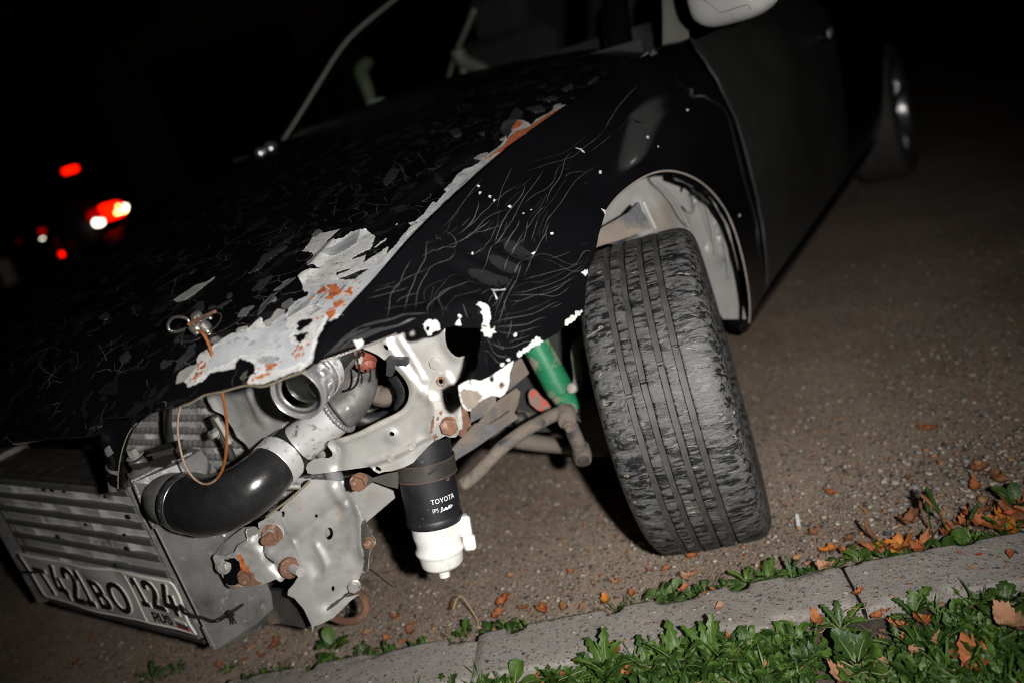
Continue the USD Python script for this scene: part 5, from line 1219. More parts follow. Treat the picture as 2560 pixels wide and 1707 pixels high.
part(lamp, 'rear_can', lathe([(-0.062, 0.0345), (-0.066, 0.033), (-0.12, 0.0325), (-0.15, 0.028), (-0.165, 0.02), (-0.166, 1e-5)], LO, LA, 56), L['alloy'], 40)


def wrap(m0, t0, t1, x0, x1, r, n=14):
    """A label round a cylinder of the lamp."""
    t = np.linspace(t0, t1, n); v = []
    for x in (x0, x1):
        for k in t:
            v.append(LO + LA * x + (math.cos(k) * np.array([0, 0, 1.0]) + math.sin(k) * SD) * r)
    i = np.arange(n - 1)
    return trimesh.Trimesh(np.array(v), np.vstack([np.c_[i, i + 1, i + n], np.c_[i + 1, i + n + 1, i + n]]), process=False)


part(lamp, 'label', wrap(None, -1.9, 0.3, -0.072, -0.112, 0.0334), L['label_black'], True)
for k in range(11):
    t0 = -1.75 + 0.15 * k
    part(lamp, 'label_print', wrap(None, t0, t0 + 0.03, -0.078 - 0.002 * (k % 3), -0.092 - 0.004 * ((k * 7) % 4), 0.0336, 4), L['crack_line'], True)

# ---- charge pipe and silicone elbow
pipe = group_part(car, 'charge_pipe')
pp = [at(*px('S 640,1215')[0], 0, 0.495), at(*px('S 732,1120')[0], 0, 0.463), at(*px('S 795,1070')[0], 0, 0.440), at(*px('S 845,1030')[0], 0, 0.418)]
weld = pp[-1]
part(pipe, 'straight_pipe', tube(pp, 0.0315, 48, seg=30), L['pipe'], True)
bend = [weld, at(*px('S 875,1000')[0], 0, 0.398), at(*px('S 892,965')[0], 0, 0.376), at(*px('S 890,925')[0], 0, 0.352), at(*px('S 865,880')[0], 0, 0.335), at(*px('S 825,850')[0], 0, 0.32)]
part(pipe, 'bent_pipe', tube(bend, [0.0312, 0.0312, 0.032, 0.0315], 48, seg=40), L['alloy'], True)
wd = unit(pp[-1] - pp[-2]); wa_ = unit(np.cross(wd, [0, 0, 1])); wb_ = np.cross(wd, wa_)
wp = [weld + (0.0325 * math.cos(t) * wa_ + 0.0325 * math.sin(t) * wb_) for t in np.linspace(0, 2 * math.pi, 60)]
wt = tube(wp, 0.0042 * (1 + 0.16 * np.sin(np.arange(160) * 1.6)), 8, seg=160)
part(pipe, 'weld_bead', wt, L['weld'], True)
hp = [at(*px('F 420,1150')[0], 0, 0.565), at(*px('F 470,1160')[0], 0, 0.572), at(*px('F 520,1150')[0], 0, 0.57), at(*px('F 575,1120')[0], 0, 0.55), at(*px('F 630,1068')[0], 0, 0.505), pp[1]]
hose = group_part(car, 'silicone_elbow')
hs_ = spline(hp, 70)
part(hose, 'elbow', tube(hs_, np.interp(np.linspace(0, 1, 70), [0, 0.25, 0.6, 0.85, 1], [0.047, 0.0475, 0.043, 0.0375, 0.0365]), 48), L['rubber_hose'], True)


def band(c, d, r, w, nm, m, parent=hose):
    part(parent, nm, lathe([(-w / 2, r - 0.002), (-w / 2, r), (-w / 2 + .001, r + 0.0008), (w / 2 - .001, r + 0.0008), (w / 2, r), (w / 2, r - 0.002)], c, d, 64), m, 40)


band(hs_[5], unit(hs_[6] - hs_[4]), 0.0478, 0.014, 'clamp_band', L['chrome'])
band(hs_[60], unit(hs_[61] - hs_[59]), 0.0383, 0.026, 'clamp_band', L['pipe'])
ctail = hs_[60] - np.array([0, 0, 0.044])
part(hose, 'clamp_bolt', [tube([ctail + RIGHT * -0.015, ctail + RIGHT * 0.018], 0.0045, 10)], L['zinc'], 40)

# ---- intercooler
ic = group_part(car, 'intercooler')
XF, YR, YL, ZB, ZTOP = 0.585, -0.70, -1.225, 0.160, 0.455
rows = 9


def fins(y0, y1, zc, hh, x, n, seed):
    """Folded fin strip: slanting front edges with depth, some of them pushed over, on a back sheet."""
    yy = np.linspace(y0, y1, n * 2 + 1); w = (y1 - y0) / n * 0.30
    a = np.arange(n * 2 + 1) % 2
    zz = np.where(a, zc + hh, zc - hh)
    bend = (meshkit.noise(np.c_[yy * 20, yy * 0 + seed * 3.0, yy * 0], 4) - 0.5) * 0.006
    xx = x + np.minimum(bend, 0.001)
    f0, f1 = np.c_[xx, yy - w, zz], np.c_[xx, yy + w, zz]
    b0, b1 = f0 - [0.012, 0, 0], f1 - [0.012, 0, 0]
    v = np.vstack([f0, f1, b0, b1]); m = len(yy); i = np.arange(m - 1)
    q = np.vstack([np.c_[i, i + m, i + m + 1, i + 1], np.c_[i, i + 1, i + 1 + 2 * m, i + 2 * m], np.c_[i + m, i + 3 * m, i + 3 * m + 1, i + m + 1]])
    return [trimesh.Trimesh(v, np.vstack([q[:, [0, 1, 2]], q[:, [0, 2, 3]]]), process=False), block((x - 0.010, (y0 + y1) / 2, zc), (0.004, y1 - y0, hh * 2.2))]


pitch = (ZTOP - ZB) / rows
for k in range(rows + 1):
    zc = ZB + k * pitch
    part(ic, 'core_bar', block((XF - 0.04, (YR + YL) / 2, zc), (0.086, YR - YL, pitch * 0.42), None, 0.002), L['core_bar'], 30)
for k in range(rows):
    zc = ZB + (k + 0.5) * pitch
    hh = pitch * 0.30
    part(ic, 'fin_row', fins(YL, YR, zc, hh, XF - 0.002, 150, k), L['core_fin'], False)
part(ic, 'core_side', block((XF - 0.045, YL - 0.006, (ZB + ZTOP) / 2), (0.09, 0.012, ZTOP - ZB + 0.02), None, 0.003), L['alloy'], 30)
part(ic, 'core_side', block((XF - 0.045, YR + 0.003, (ZB + ZTOP) / 2 + 0.004), (0.09, 0.008, ZTOP - ZB + 0.02), None, 0.003), L['alloy'], 30)
part(ic, 'core_top', block((XF - 0.048, (YL + YR) / 2, ZTOP + 0.013), (0.10, YR - YL + 0.01, 0.012), None, 0.003), L['dark_metal'], 30)
part(ic, 'core_bottom', block((XF - 0.045, (YL + YR) / 2, ZB - 0.015), (0.09, YR - YL + 0.01, 0.010), None, 0.003), L['dark_metal'], 30)


def end_tank(y0, sgn):
    """Cast end tank: slopes away from the core to a blunt outer edge."""
    zt_, zb_ = ZTOP + 0.028, ZB - 0.014
    dx0, dx1 = XF + 0.004, XF - 0.105
    out = []
    for z, k in ((zb_, 0.80), (zb_ + 0.02, 0.95), (0.5 * (zb_ + zt_), 1.0), (zt_ - 0.045, 1.0), (zt_, 0.8)):
        w_ = 0.105 * k
        out += [(dx0 - 0.018, y0, z), (dx0 + 0.004, y0 + sgn * 0.042, z), (dx0 - 0.055, y0 + sgn * w_, z), (dx1 + 0.01, y0 + sgn * w_, z), (dx1, y0 + sgn * 0.03, z), (dx1, y0, z)]
    return trimesh.convex.convex_hull(np.array(out))


part(ic, 'end_tank', end_tank(YR + 0.006, 1), L['alloy'], 20)
part(ic, 'end_tank', end_tank(YL - 0.012, -1), L['alloy'], 20)
beadp = [np.array([XF + 0.012, YR + 0.004 + 0.012 * 0, z]) for z in np.linspace(ZTOP + 0.026, ZTOP - 0.07, 8)]
zt_, zb_ = ZTOP + 0.028, ZB - 0.014


def bead(p, r=0.0036):
    n = max(20, int(np.linalg.norm(np.diff(np.asarray(p), axis=0), axis=1).sum() / 0.0014))
    return tube(spline(p, n) if len(p) > 2 else np.linspace(p[0], p[1], n), r * (1 + 0.10 * np.sin(np.arange(n) * 1.2)), 8)


part(ic, 'tank_ridge', tube(np.linspace((XF + 0.0075, YR + 0.048, zt_ - 0.004), (XF + 0.0075, YR + 0.048, zb_ + 0.004), 30), 0.0018, 8), L['ridge_glint'], True)  # paler tube paints in the highlight along the tank ridge
part(ic, 'weld_bead', bead([(XF + 0.005, YR + 0.044, zt_ - 0.002), (XF + 0.009, YR + 0.048, zt_ - 0.03), (XF + 0.009, YR + 0.048, zt_ - 0.085)]), L['weld'], True)
part(ic, 'weld_bead', bead([(XF - 0.012, YR + 0.006, zt_), (XF + 0.004, YR + 0.042, zt_ - 0.001)]), L['weld'], True)
part(ic, 'weld_bead', bead([(XF + 0.004, YR + 0.042, zt_), (XF - 0.04, YR + 0.06, zt_ + 0.001), (XF - 0.085, YR + 0.08, zt_)], 0.004), L['weld'], True)
part(ic, 'weld_bead', bead([(XF + 0.008, YR + 0.046, zb_ + 0.05), (XF + 0.006, YR + 0.040, zb_ + 0.004)]), L['weld'], True)
part(ic, 'outlet_neck', tube([hp[0] - unit(hp[1] - hp[0]) * 0.05, hp[0] + unit(hp[1] - hp[0]) * 0.01], 0.044, 40), L['alloy'], True)
st = at(*px('E1 1190,650')[0], 2, ZTOP + 0.03)
part(ic, 'mount_boss', lathe([(-0.012, 0.03), (0.0, 0.022), (0.006, 0.014), (0.02, 0.0125), (0.021, 1e-5)], st, (0.05, 0, 1), 28), L['alloy'], 40)
part(ic, 'mount_plate', panel(Plane(st + np.array([0, 0, 0.024]), (0.1, 0.05, 1), (1, 0, 0)), poly(Plane(st + np.array([0, 0, 0.024]), (0.1, 0.05, 1), (1, 0, 0)), 'E1 1095,620 1120,600 1250,580 1390,525 1440,580 1410,610 1250,610 1180,635 1110,640'), 0.01, 0, 0.003), L['dark_metal'], 30)
part(ic, 'mount_bolt', hexbolt(st + np.array([0, 0, 0.026]), (0.1, 0, 1), 0.0085, 0.012, 1.7), L['zinc'], 30)
bx = at(*px('E1 1370,580')[0], 2, ZTOP + 0.045)
part(ic, 'mount_channel', [block(bx + np.array([-0.012, 0, 0.0]), (0.05, 0.03, 0.003), basis((-0.5, 0.8, 0), (0, 0, 1))), block(bx + np.array([-0.012, 0.0, 0.018]), (0.05, 0.03, 0.003), basis((-0.5, 0.8, 0), (0, 0, 1))), block(bx + np.array([-0.018, -0.012, 0.009]), (0.05, 0.003, 0.02), basis((-0.5, 0.8, 0), (0, 0, 1)))], L['dark_metal'], 30)
for k, (u, v, r) in enumerate((('E1', '1075,1045', .006), ('E1', '440,820', .005), ('E1', '485,1210', .006), ('E1', '1045,1195', .004), ('E1', '1065,1310', .006), ('E1', '970,1450', .006), ('E1', '370,815', .005), ('E1', '720,1108', .004), ('E1', '885,875', .004), ('E1', '540,830', .004))):
    p_ = at(*px(f'{u} {v}')[0], 0, XF + 0.003)
    b_ = trimesh.creation.icosphere(1, r); b_.apply_scale([0.4, 1.2, 0.8]); b_.apply_translation(p_)
    part(ic, 'squashed_insect', b_, L['plate_black'], True)

# ---- number plate tied to the core
PLO = np.array([0.612, -0.906, 0.250])
plate = group_part(car, 'number_plate')


def bent(y, z):
    """How far the battered plate stands off its plane (y to the car's left, z up, metres from its centre)."""
    x = 0.0022 * np.sin(y * 16 + 0.8) + 0.0011 * np.sin(y * 33 + z * 40) + 0.003 * np.exp(-((y + 0.26) / 0.07) ** 2) * (z / 0.056)
    x = x - 0.002 * np.exp(-((y - 0.255) / 0.03) ** 2) * np.sin(z * 60) - 0.0018 * np.exp(-((y - 0.09) / 0.03) ** 2)
    return x


def on_plate(m, lift):
    """From flat lettering (x right, y up, z out) onto the bent plate."""
    v = m.vertices.copy()
    y, z, d = v[:, 0], v[:, 1], v[:, 2]
    zz = z + 0.004 * np.sin(y * 14)
    m.vertices = np.stack([PLO[0] + bent(y, z) + lift + d, PLO[1] + y, PLO[2] + zz], 1)
    return m


def flat(g, th, step=0.006):
    pl = Plane((0, 0, 0), (0, 0, 1), (0, 1, 0))
    pl.e1, pl.e2 = np.array([1.0, 0, 0]), np.array([0, 1.0, 0])
    return panel(pl, g, step, th, th)


def rrect(x0, y0, x1, y1, r):
    return shapely.box(x0 + r, y0 + r, x1 - r, y1 - r).buffer(r, quad_segs=5)


PW, PH = 0.26, 0.056
part(plate, 'sheet', on_plate(flat(rrect(-PW, -PH, PW, PH, 0.008), 0.0012, 0.0035), 0), L['plate_white'], 40)
frame = rrect(-PW + .001, -PH + .001, PW - .001, PH - .001, 0.008).difference(unary_union([rrect(-PW + .005, -PH + .005, 0.118, PH - .005, 0.007), rrect(0.122, -PH + .005, PW - .005, PH - .005, 0.007)]))
part(plate, 'raised_rim', on_plate(flat(frame, 0.0014, 0.004), 0.0012), L['plate_emboss'], 40)
dark = rrect(-PW + .005, -PH + .005, 0.118, PH - .005, 0.007).difference(rrect(-PW + .0065, -PH + .0065, 0.1165, PH - .0065, 0.006)).union(rrect(0.122, -PH + .005, PW - .005, PH - .005, 0.007).difference(rrect(0.1235, -PH + .0065, PW - .0065, PH - .0065, 0.006)))
part(plate, 'rim_line', on_plate(flat(dark, 0.0003, 0.004), 0.0013), L['plate_black'], 40)


def glyph(ch, x, y, h, w, name='letter', under=True):
    for k, (m, dx, dz, lf, bold) in enumerate(((L['plate_emboss'], 0.0022, -0.0012, 0.0016, True), (L['plate_black'], -0.0006, 0.0004, 0.0026, True))):  # cream copy under each letter paints the bright edge of the embossing
        if k == 0 and not under:
            continue
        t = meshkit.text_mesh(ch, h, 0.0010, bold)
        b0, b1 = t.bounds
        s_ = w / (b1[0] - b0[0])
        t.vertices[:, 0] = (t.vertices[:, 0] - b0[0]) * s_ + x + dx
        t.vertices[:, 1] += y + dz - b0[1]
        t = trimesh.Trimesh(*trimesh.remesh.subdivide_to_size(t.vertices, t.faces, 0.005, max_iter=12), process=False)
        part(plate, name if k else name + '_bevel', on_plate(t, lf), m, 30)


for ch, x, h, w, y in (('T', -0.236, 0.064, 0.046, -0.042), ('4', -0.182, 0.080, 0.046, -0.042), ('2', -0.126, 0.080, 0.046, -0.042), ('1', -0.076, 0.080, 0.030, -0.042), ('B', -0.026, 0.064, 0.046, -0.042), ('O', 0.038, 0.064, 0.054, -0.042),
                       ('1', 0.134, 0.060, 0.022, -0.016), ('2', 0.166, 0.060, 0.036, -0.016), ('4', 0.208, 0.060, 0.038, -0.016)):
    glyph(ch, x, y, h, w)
glyph('RUS', 0.150, -0.046, 0.019, 0.052, 'country_letters', False)
part(plate, 'flag_stripe', on_plate(flat(shapely.box(0.212, -0.0335, 0.248, -0.0270), 0.0010, 0.004), 0.0022), L['plate_emboss'], 40)
part(plate, 'flag_stripe', on_plate(flat(shapely.box(0.212, -0.0402, 0.248, -0.0335), 0.0010, 0.004), 0.0022), L['flag_blue'], 40)
part(plate, 'flag_stripe', on_plate(flat(shapely.box(0.212, -0.0470, 0.248, -0.0402), 0.0010, 0.004), 0.0022), L['flag_red'], 40)
tie = [PLO + [0.012, 0.235, -0.005], PLO + [0.014, 0.262, -0.018], np.array([XF + 0.014, YR + 0.03, 0.215]), np.array([XF - 0.022, YR + 0.115, 0.2]), np.array([XF - 0.07, YR + 0.125, 0.225])]
tie = [at(*px('G1 1520,490')[0], 0, 0.622), at(*px('G1 1570,550')[0], 0, 0.625), at(*px('G1 1700,590')[0], 0, 0.60), at(*px('G1 1820,618')[0], 0, 0.602), at(*px('G1 1930,555')[0], 0, 0.572), at(*px('G1 2060,460')[0], 0, 0.535), at(*px('G1 2115,370')[0], 0, 0.505)]
part(plate, 'cable_tie', tube(tie, 0.0026, 8, seg=50), L['plate_black'], True)
part(plate, 'cable_tie_head', [block(at(*px('G1 1935,560')[0], 0, 0.576), (0.01, 0.010, 0.012), None, 0.002), tube([at(*px('G1 1945,575')[0], 0, 0.58), at(*px('G1 1985,640')[0], 0, 0.585)], 0.0012, 6), tube([at(*px('G1 1945,575')[0], 0, 0.58), at(*px('G1 1962,650')[0], 0, 0.585)], 0.0012, 6)], L['plate_black'], 30)
part(plate, 'cable_tie', tube([at(*px('G1 150,205')[0], 0, 0.60), at(*px('G1 240,210')[0], 0, 0.615), at(*px('G1 340,205')[0], 0, 0.625)], 0.0026, 8, seg=12), L['plate_black'], True)

# ---- condenser behind the grille opening
cond = group_part(car, 'condenser')
CX = 0.42
for k in range(13):
    z = 0.64 - 0.0265 * k
    y_ = np.linspace(-1.05, -0.40, 130)
    prof_ = 0.0085 * (1 + 0.13 * np.sin(np.arange(130) * 1.9))
    t_ = tube(np.c_[np.full(130, CX), y_, np.full(130, z)], prof_, 10)
    part(cond, 'tube_row', t_, L['cond_tube'], True)
    part(cond, 'fin_row', fins(-1.05, -0.40, z - 0.0133, 0.0075, CX + 0.004, 105, k), L['cond_fin'], False)
part(cond, 'side_tube', tube([(CX, -0.40, 0.66), (CX, -0.40, 0.30)], 0.014, 14), L['cond_tube'], True)
SH = Plane(at(*px('E1 1400,400')[0], 0, 0.475), (1, 0.1, 0.05))
part(cond, 'black_stay', panel(SH, poly(SH, 'E1 1370,150 1425,140 1420,300 1440,420 1480,500 1560,570 1620,620 1560,610 1460,540 1400,450 1370,330'), 0.008, 0, 0.006), L['boot_rubber'], 40)
part(cond, 'side_stay', tube([at(*p, 0, 0.47) for p in px('E1 1780,200 1830,300 1890,420 1950,560')], 0.007, 8, seg=16), L['dark_metal'], True)
part(cond, 'side_stay', tube([at(*p, 0, 0.475) for p in px('E1 1810,215 1880,330 1930,430')], 0.004, 8, seg=16), L['hose_grey'], True)
part(cond, 'stay_bolt', hexbolt(at(*px('E1 1820,340')[0], 0, 0.478), (1, -0.3, 0.1), 0.008, 0.012, 1.3), L['zinc'], 30)
# ---- silver panel between condenser and lamp
IP = Plane(at(*px('S 620,1040')[0], 0, 0.455), (0.93, 0.1, 0.2))
ridge(IP, 'D1 1060,1280 1150,1480 1200,1600', 0.012, 0.008)
ridge(IP, 'E1 1770,60 1850,200 1950,330 2030,440', 0.006, 0.006)
part(car, 'inner_panel', panel(IP, poly(IP, 'D1 540,1310 800,1240 1250,1160 1300,1300 1370,1420 1420,1500 1450,1566 E1 2352,350 2330,360 2230,410 2100,490 2060,430 2000,370 1960,300 1880,190 1790,120 1760,60'), 0.006, 0, 0.002), L['silver_dirty'], 40)

# ---- lower crash bracket with the crushed rail end
brk = group_part(car, 'crash_bracket')
BR = Plane(at(*px('D4 1500,800')[0], 0, 0.475), (0.80, 0.56, 0.18))
ridge(BR, 'D4 1000,560 1250,330 1500,150 1600,60', 0.013, 0.0045)
ridge(BR, 'D4 1130,690 1400,470 1680,270 1800,190', 0.009, -0.0045)
ridge(BR, 'D4 1680,0 1800,210 1890,420 1900,640 1920,900', 0.006, 0.006)
ridge(BR, 'D4 1560,50 1620,160 1690,280', 0.008, 0.005)
ridge(BR, 'D4 1370,770 1440,880 1490,1000 1470,1110 1400,1150', 0.005, 0.004)
ridge(BR, 'D4 1320,970 1390,1110', 0.010, -0.004)
ridge(BR, 'D4 1900,960 1860,1130 1700,1290 1500,1450', 0.014, -0.006)
gb = poly(BR, 'D4 1290,-10 1720,-10 1760,80 1810,200 1880,330 1940,440 1970,540 2000,620 2062,695 2068,730 2055,765 2010,820 1988,900 1980,1050 1930,1100 1900,1140 1893,1200 1885,1270 1780,1330 1700,1390 Y1 2352,985 2290,1030 2180,1140 2100,1180 2055,1195 2040,1235 2035,1190 1985,1085 1920,1008 1880,990 D4 1100,1385 1030,1350 1035,1290 1100,1220 1170,1100 1165,980 1110,800 1060,680 1000,560 970,440 940,350 1060,210 1200,80')
bh = unary_union([ellipse(BR, 'D4', 975, 395, 24, 36, 10), ellipse(BR, 'D4', 1365, 422, 18, 24), ellipse(BR, 'D4', 1518, 625, 47, 72, 5), ellipse(BR, 'D4', 1560, 1280, 18, 36, 8)])
part(brk, 'bracket_plate', panel(BR, gb.difference(bh), 0.0045, 0, 0.0022), L['silver_dirty'], 40)
for s_ in ('D4 1905,470 1945,452 1975,547 2003,625 2060,700 2048,762 2003,820 1983,900 1973,1050 1925,1098 1905,1060 1930,960 1925,800 1900,640', 'D4 1890,1105 1925,1100 1897,1150 1883,1265 1700,1383 1500,1545 1480,1525 1680,1370 1840,1240'):
    part(brk, 'dark_flange', panel(BR, rough(poly(BR, s_), 0.0012, 120, 9), 0.005, 0.0008, 0.0006), L['dark_metal'], 30)  # first strip is the dark flange, second paints shade at lower right
part(brk, 'bracket_edge', tube(BR.at(BR.hit(px('D4 1290,0 1060,210 880,350 780,425')), 0.002), 0.002, 6, seg=40), L['tan_edge'], True)
BX = Plane(BR.at(BR.hit(px('D4 900,800')))[0] + BR.n * 0.006, unit(BR.n + np.array([0.10, -0.02, 0.10])))
for s_, w_, h_ in (('D4 690,600 740,720 770,880 850,1000 960,1120', 0.005, -0.005), ('D4 560,760 620,720 640,800', 0.009, 0.005), ('D4 800,900 900,800 1000,700', 0.012, 0.004), ('D4 620,1040 720,930 770,850', 0.010, 0.004), ('D4 330,870 430,850 520,760 600,680', 0.009, 0.004), ('D4 870,960 960,880 1060,800', 0.010, -0.004), ('D4 1100,650 1060,560', 0.006, 0.005)):
    ridge(BX, s_, w_, h_)
gx_ = poly(BX, 'D4 680,500 760,455 880,360 950,370 975,480 1020,590 1080,690 1120,810 1160,940 1188,1010 1165,1090 1060,1110 1000,1150 960,1200 890,1165 720,1228 640,1240 510,1250 420,1262 330,1240 270,1140 240,1080 180,1000 152,910 180,870 260,880 330,870 420,830 500,720 600,655 690,600')
part(brk, 'crushed_rail', panel(BX, rough(gx_, 0.0008, 200, 7), 0.0045, 0, 0.003), L['silver_dirty'], 40, label='crumpled silver rail end with rust')
TOPX = Plane(BX.at(BX.hit(px('D4 400,820')))[0] - BX.n * 0.012, unit(BX.n + np.array([0.2, -0.5, 0.5])))
part(brk, 'rail_top', panel(TOPX, poly(TOPX, 'D4 152,910 180,870 240,770 330,690 420,620 520,550 640,540 690,600 600,665 500,730 420,840 330,875 250,885'), 0.006, 0, 0.003), L['silver_dirty'], 40)
part(brk, 'fold_line', tube(BX.at(BX.hit(px('D4 690,600 740,740 775,870 850,980 990,1100')), 0.0), 0.0016, 6, seg=30), L['plate_black'], True)
part(brk, 'torn_edge', tube(BX.at(BX.hit(px('D4 330,872 430,835 500,730 590,670 555,590 575,560')), 0.003), 0.0018, 6, seg=30), L['silver'], True)
paint_patch(brk, 'black_plate', BX, 'D4 300,915 420,900 470,950 490,1010 510,1090 500,1190 420,1230 330,1225 285,1140 260,1040', 'black_paint', 0.0012, 0.0022, 200, 5)
for k, s in enumerate(('D4 450,860 500,870 530,960 560,1010 590,990 600,1050 560,1090 500,1050 480,980', 'D4 500,1230 560,1180 620,1150 720,1190 735,1210 640,1235', 'D4 330,1232 400,1228 480,1235 460,1258 380,1258', 'D4 610,1090 650,1075 640,1110', 'D4 800,560 850,490 890,460 880,490 830,530 880,540 860,550')):
    paint_patch(brk, 'rust_patch', BX, s, 'rust' if k in (0, 3) else 'rusty_steel', 0.0014, 0.0026, 220, 50 + k, step=0.004)
bolt_at = lambda S_, s, *a: hexbolt(S_.at(S_.hit(px(s)))[0] + S_.n * 0.001, S_.n, *a)
part(brk, 'bolt', bolt_at(BX, 'D4 850,640', 0.0125, 0.010, 1.6, 0.022), L['rusty_steel'], 30, label='rusty stud with a hexagon nut')
part(brk, 'nut', bolt_at(BX, 'D4 845,640', 0.0128, 0.010, 1.65, 0), L['zinc'], 30)
part(brk, 'bolt', bolt_at(BX, 'D4 280,1005', 0.0095, 0.007, 1.4, 0), L['zinc'], 30)
part(brk, 'bolt', bolt_at(BX, 'D4 545,1135', 0.0110, 0.010, 1.3, 0), L['rusty_steel'], 30)
s0 = BX.at(BX.hit(px('D4 1045,1020')))[0]
s1 = s0 + unit(np.array([0.30, 0.92, 0.16])) * 0.052
part(brk, 'stud_nut', lathe([(0, 1e-5), (0, 0.0165), (0.008, 0.017), (0.012, 0.012), (0.012, 1e-5)], s0, s1 - s0, 20), L['rusty_steel'], 40)
ks = np.arange(60)
part(brk, 'threaded_stud', tube(np.linspace(s0, s1, 60), np.where((ks > 18) & (ks % 2 == 0), 0.0064, 0.0072), 16), L['zinc'], 50)
part(brk, 'bolt', bolt_at(BR, 'D4 1985,730', 0.0085, 0.008, 1.2, 0), L['rusty_steel'], 30)
part(brk, 'bolt', bolt_at(BR, 'D4 1810,1250', 0.0100, 0.009, 1.1, 0), L['zinc'], 30)
part(brk, 'bolt', bolt_at(Plane(SUP.o - SUP.n * 0.01, SUP.n), 'D4 1865,20', 0.0115, 0.009, 1.15, 0), L['rusty_steel'], 30)
GP = Plane(at(*px('D4 2050,250')[0], 0, 0.39), (0.82, 0.5, 0.12))
part(brk, 'rear_plate', panel(GP, poly(GP, 'D4 1500,0 1800,-60 1900,100 2020,15 2270,125 2293,205 1965,485 1700,500 1450,700 1430,500'), 0.01, 0, 0.003), L['silver'], 40, label='plain grey plate behind the bracket')
LOWB = Plane(at(*px('Y1 1800,1060')[0], 0, 0.50), (0.75, 0.3, 0.2))
part(brk, 'underside_beam', panel(LOWB, poly(LOWB, 'Y1 1640,960 1880,990 1990,1090 2040,1190 2030,1240 1900,1210 1790,1195 1630,1225 1560,1240 1680,1110'), 0.01, -0.01, 0.01), L['dark_metal'], 40)
part(brk, 'air_line', tube([at(*p, 0, 0.53) for p in px('D4 290,630 265,690 245,750')], 0.0045, 10, seg=12), L['zinc'], True)
part(car, 'tow_hook', tube([at(*p, 0, x) for p, x in zip(px('Y2 40,1125 110,1150 190,1165 260,1140 300,1080 290,1020 240,985 180,1000'), (0.43, 0.435, 0.435, 0.43, 0.42, 0.41, 0.40, 0.40))], [0.006, 0.0072, 0.0074, 0.007], 14, seg=50), L['rusty_steel'], True)
for k, s in enumerate(('Y2 322,820 380,865 480,945', 'Y2 165,1045 180,1150', 'Y2 165,1075 200,1090 245,1110')):
    part(brk, 'cable_tie_tail', tube([at(*p, 0, 0.42) for p in px(s)], 0.0013, 6, seg=10), L['plate_black'], True)

# ---- washer bottle: black sleeve, white neck
bot = group_part(car, 'fluid_reservoir')
b0, b1 = at(*px('E5 640,150')[0], 0, 0.335), at(*px('E5 790,1000')[0], 0, 0.365)
bax = unit(b1 - b0)
b_at = lambda s: b0 + bax * s
lb = np.linalg.norm(at(*px('E5 765,905')[0], 0, 0.361) - b0)
part(bot, 'sleeve', lathe([(-0.06, 0.047), (lb - 0.115, 0.0465), (lb - 0.006, 0.0445), (lb, 0.0435), (lb, 0.038)], b0, bax, 64), L['black_plastic'], 40)
part(bot, 'sleeve_rim', lathe([(lb - 0.012, 0.0448), (lb - 0.008, 0.0462), (lb - 0.002, 0.0460), (lb + 0.001, 0.0446)], b0, bax, 64), L['black_plastic'], 60)
sq = (1.0, 1.0)
part(bot, 'neck', lathe([(lb - 0.002, 0.041), (lb + 0.0204, 0.040), (lb + 0.0313, 0.0375), (lb + 0.0408, 0.0372), (lb + 0.0449, 0.040), (lb + 0.0490, 0.0405), (lb + 0.0530, 0.0385), (lb + 0.0558, 0.0365), (lb + 0.0714, 0.0345), (lb + 0.0775, 0.030), (lb + 0.0796, 0.018), (lb + 0.0802, 1e-5)], b0, bax, 64), L['white_plastic'], 50)
part(bot, 'outlet', lathe([(lb + 0.0748, 0.0095), (lb + 0.0966, 0.009), (lb + 0.0972, 0.006), (lb + 0.0816, 0.006)], b0, bax, 24), L['white_plastic'], 50)
side = unit(RIGHT - (RIGHT @ bax) * bax)
RB_ = basis(bax, side)
part(bot, 'side_socket', [block(b_at(lb + 0.0150) + side * 0.046 - FWD * 0.004, (0.036, 0.022, 0.022), RB_, 0.005), block(b_at(lb + 0.0435) + side * 0.050 - FWD * 0.004, (0.026, 0.020, 0.020), RB_, 0.004)], L['white_plastic'], 40)
# strap round the sleeve, with its ear
part(bot, 'strap', lathe([(0.018, 0.0472), (0.018, 0.0492), (0.046, 0.0488), (0.046, 0.0468)], b0, bax, 64), L['dark_metal'], 40)
for sft in (0.019, 0.0455):
    part(bot, 'strap_edge', lathe([(sft - .0006, 0.0488), (sft, 0.0496), (sft + .0006, 0.0488)], b0, bax, 64), L['rusty_steel'], 60)
BRS = Plane(b_at(0.03) - FWD * 0.046, -FWD)
gsl = poly(BRS, 'E5 705,418 720,410 790,360 803,358 806,375 795,385 725,432 708,432')
part(bot, 'strap_slot', panel(BRS, gsl, 0.003, 0.006, 0.003), L['void'], 40)
EAR = Plane(b_at(0.03) - FWD * 0.030, unit(-FWD + RIGHT * -0.1))
part(bot, 'strap_ear', panel(EAR, poly(EAR, 'E5 -90,440 -30,420 60,425 130,470 250,430 400,400 390,580 280,555 140,505 10,600 -20,580 -60,560'), 0.006, 0, 0.004), L['dark_metal'], 40)
part(bot, 'strap_bolt', hexbolt(EAR.at(EAR.hit(px('E5 5,490')))[0], EAR.n, 0.010, 0.008, 1.2), L['rusty_steel'], 30)


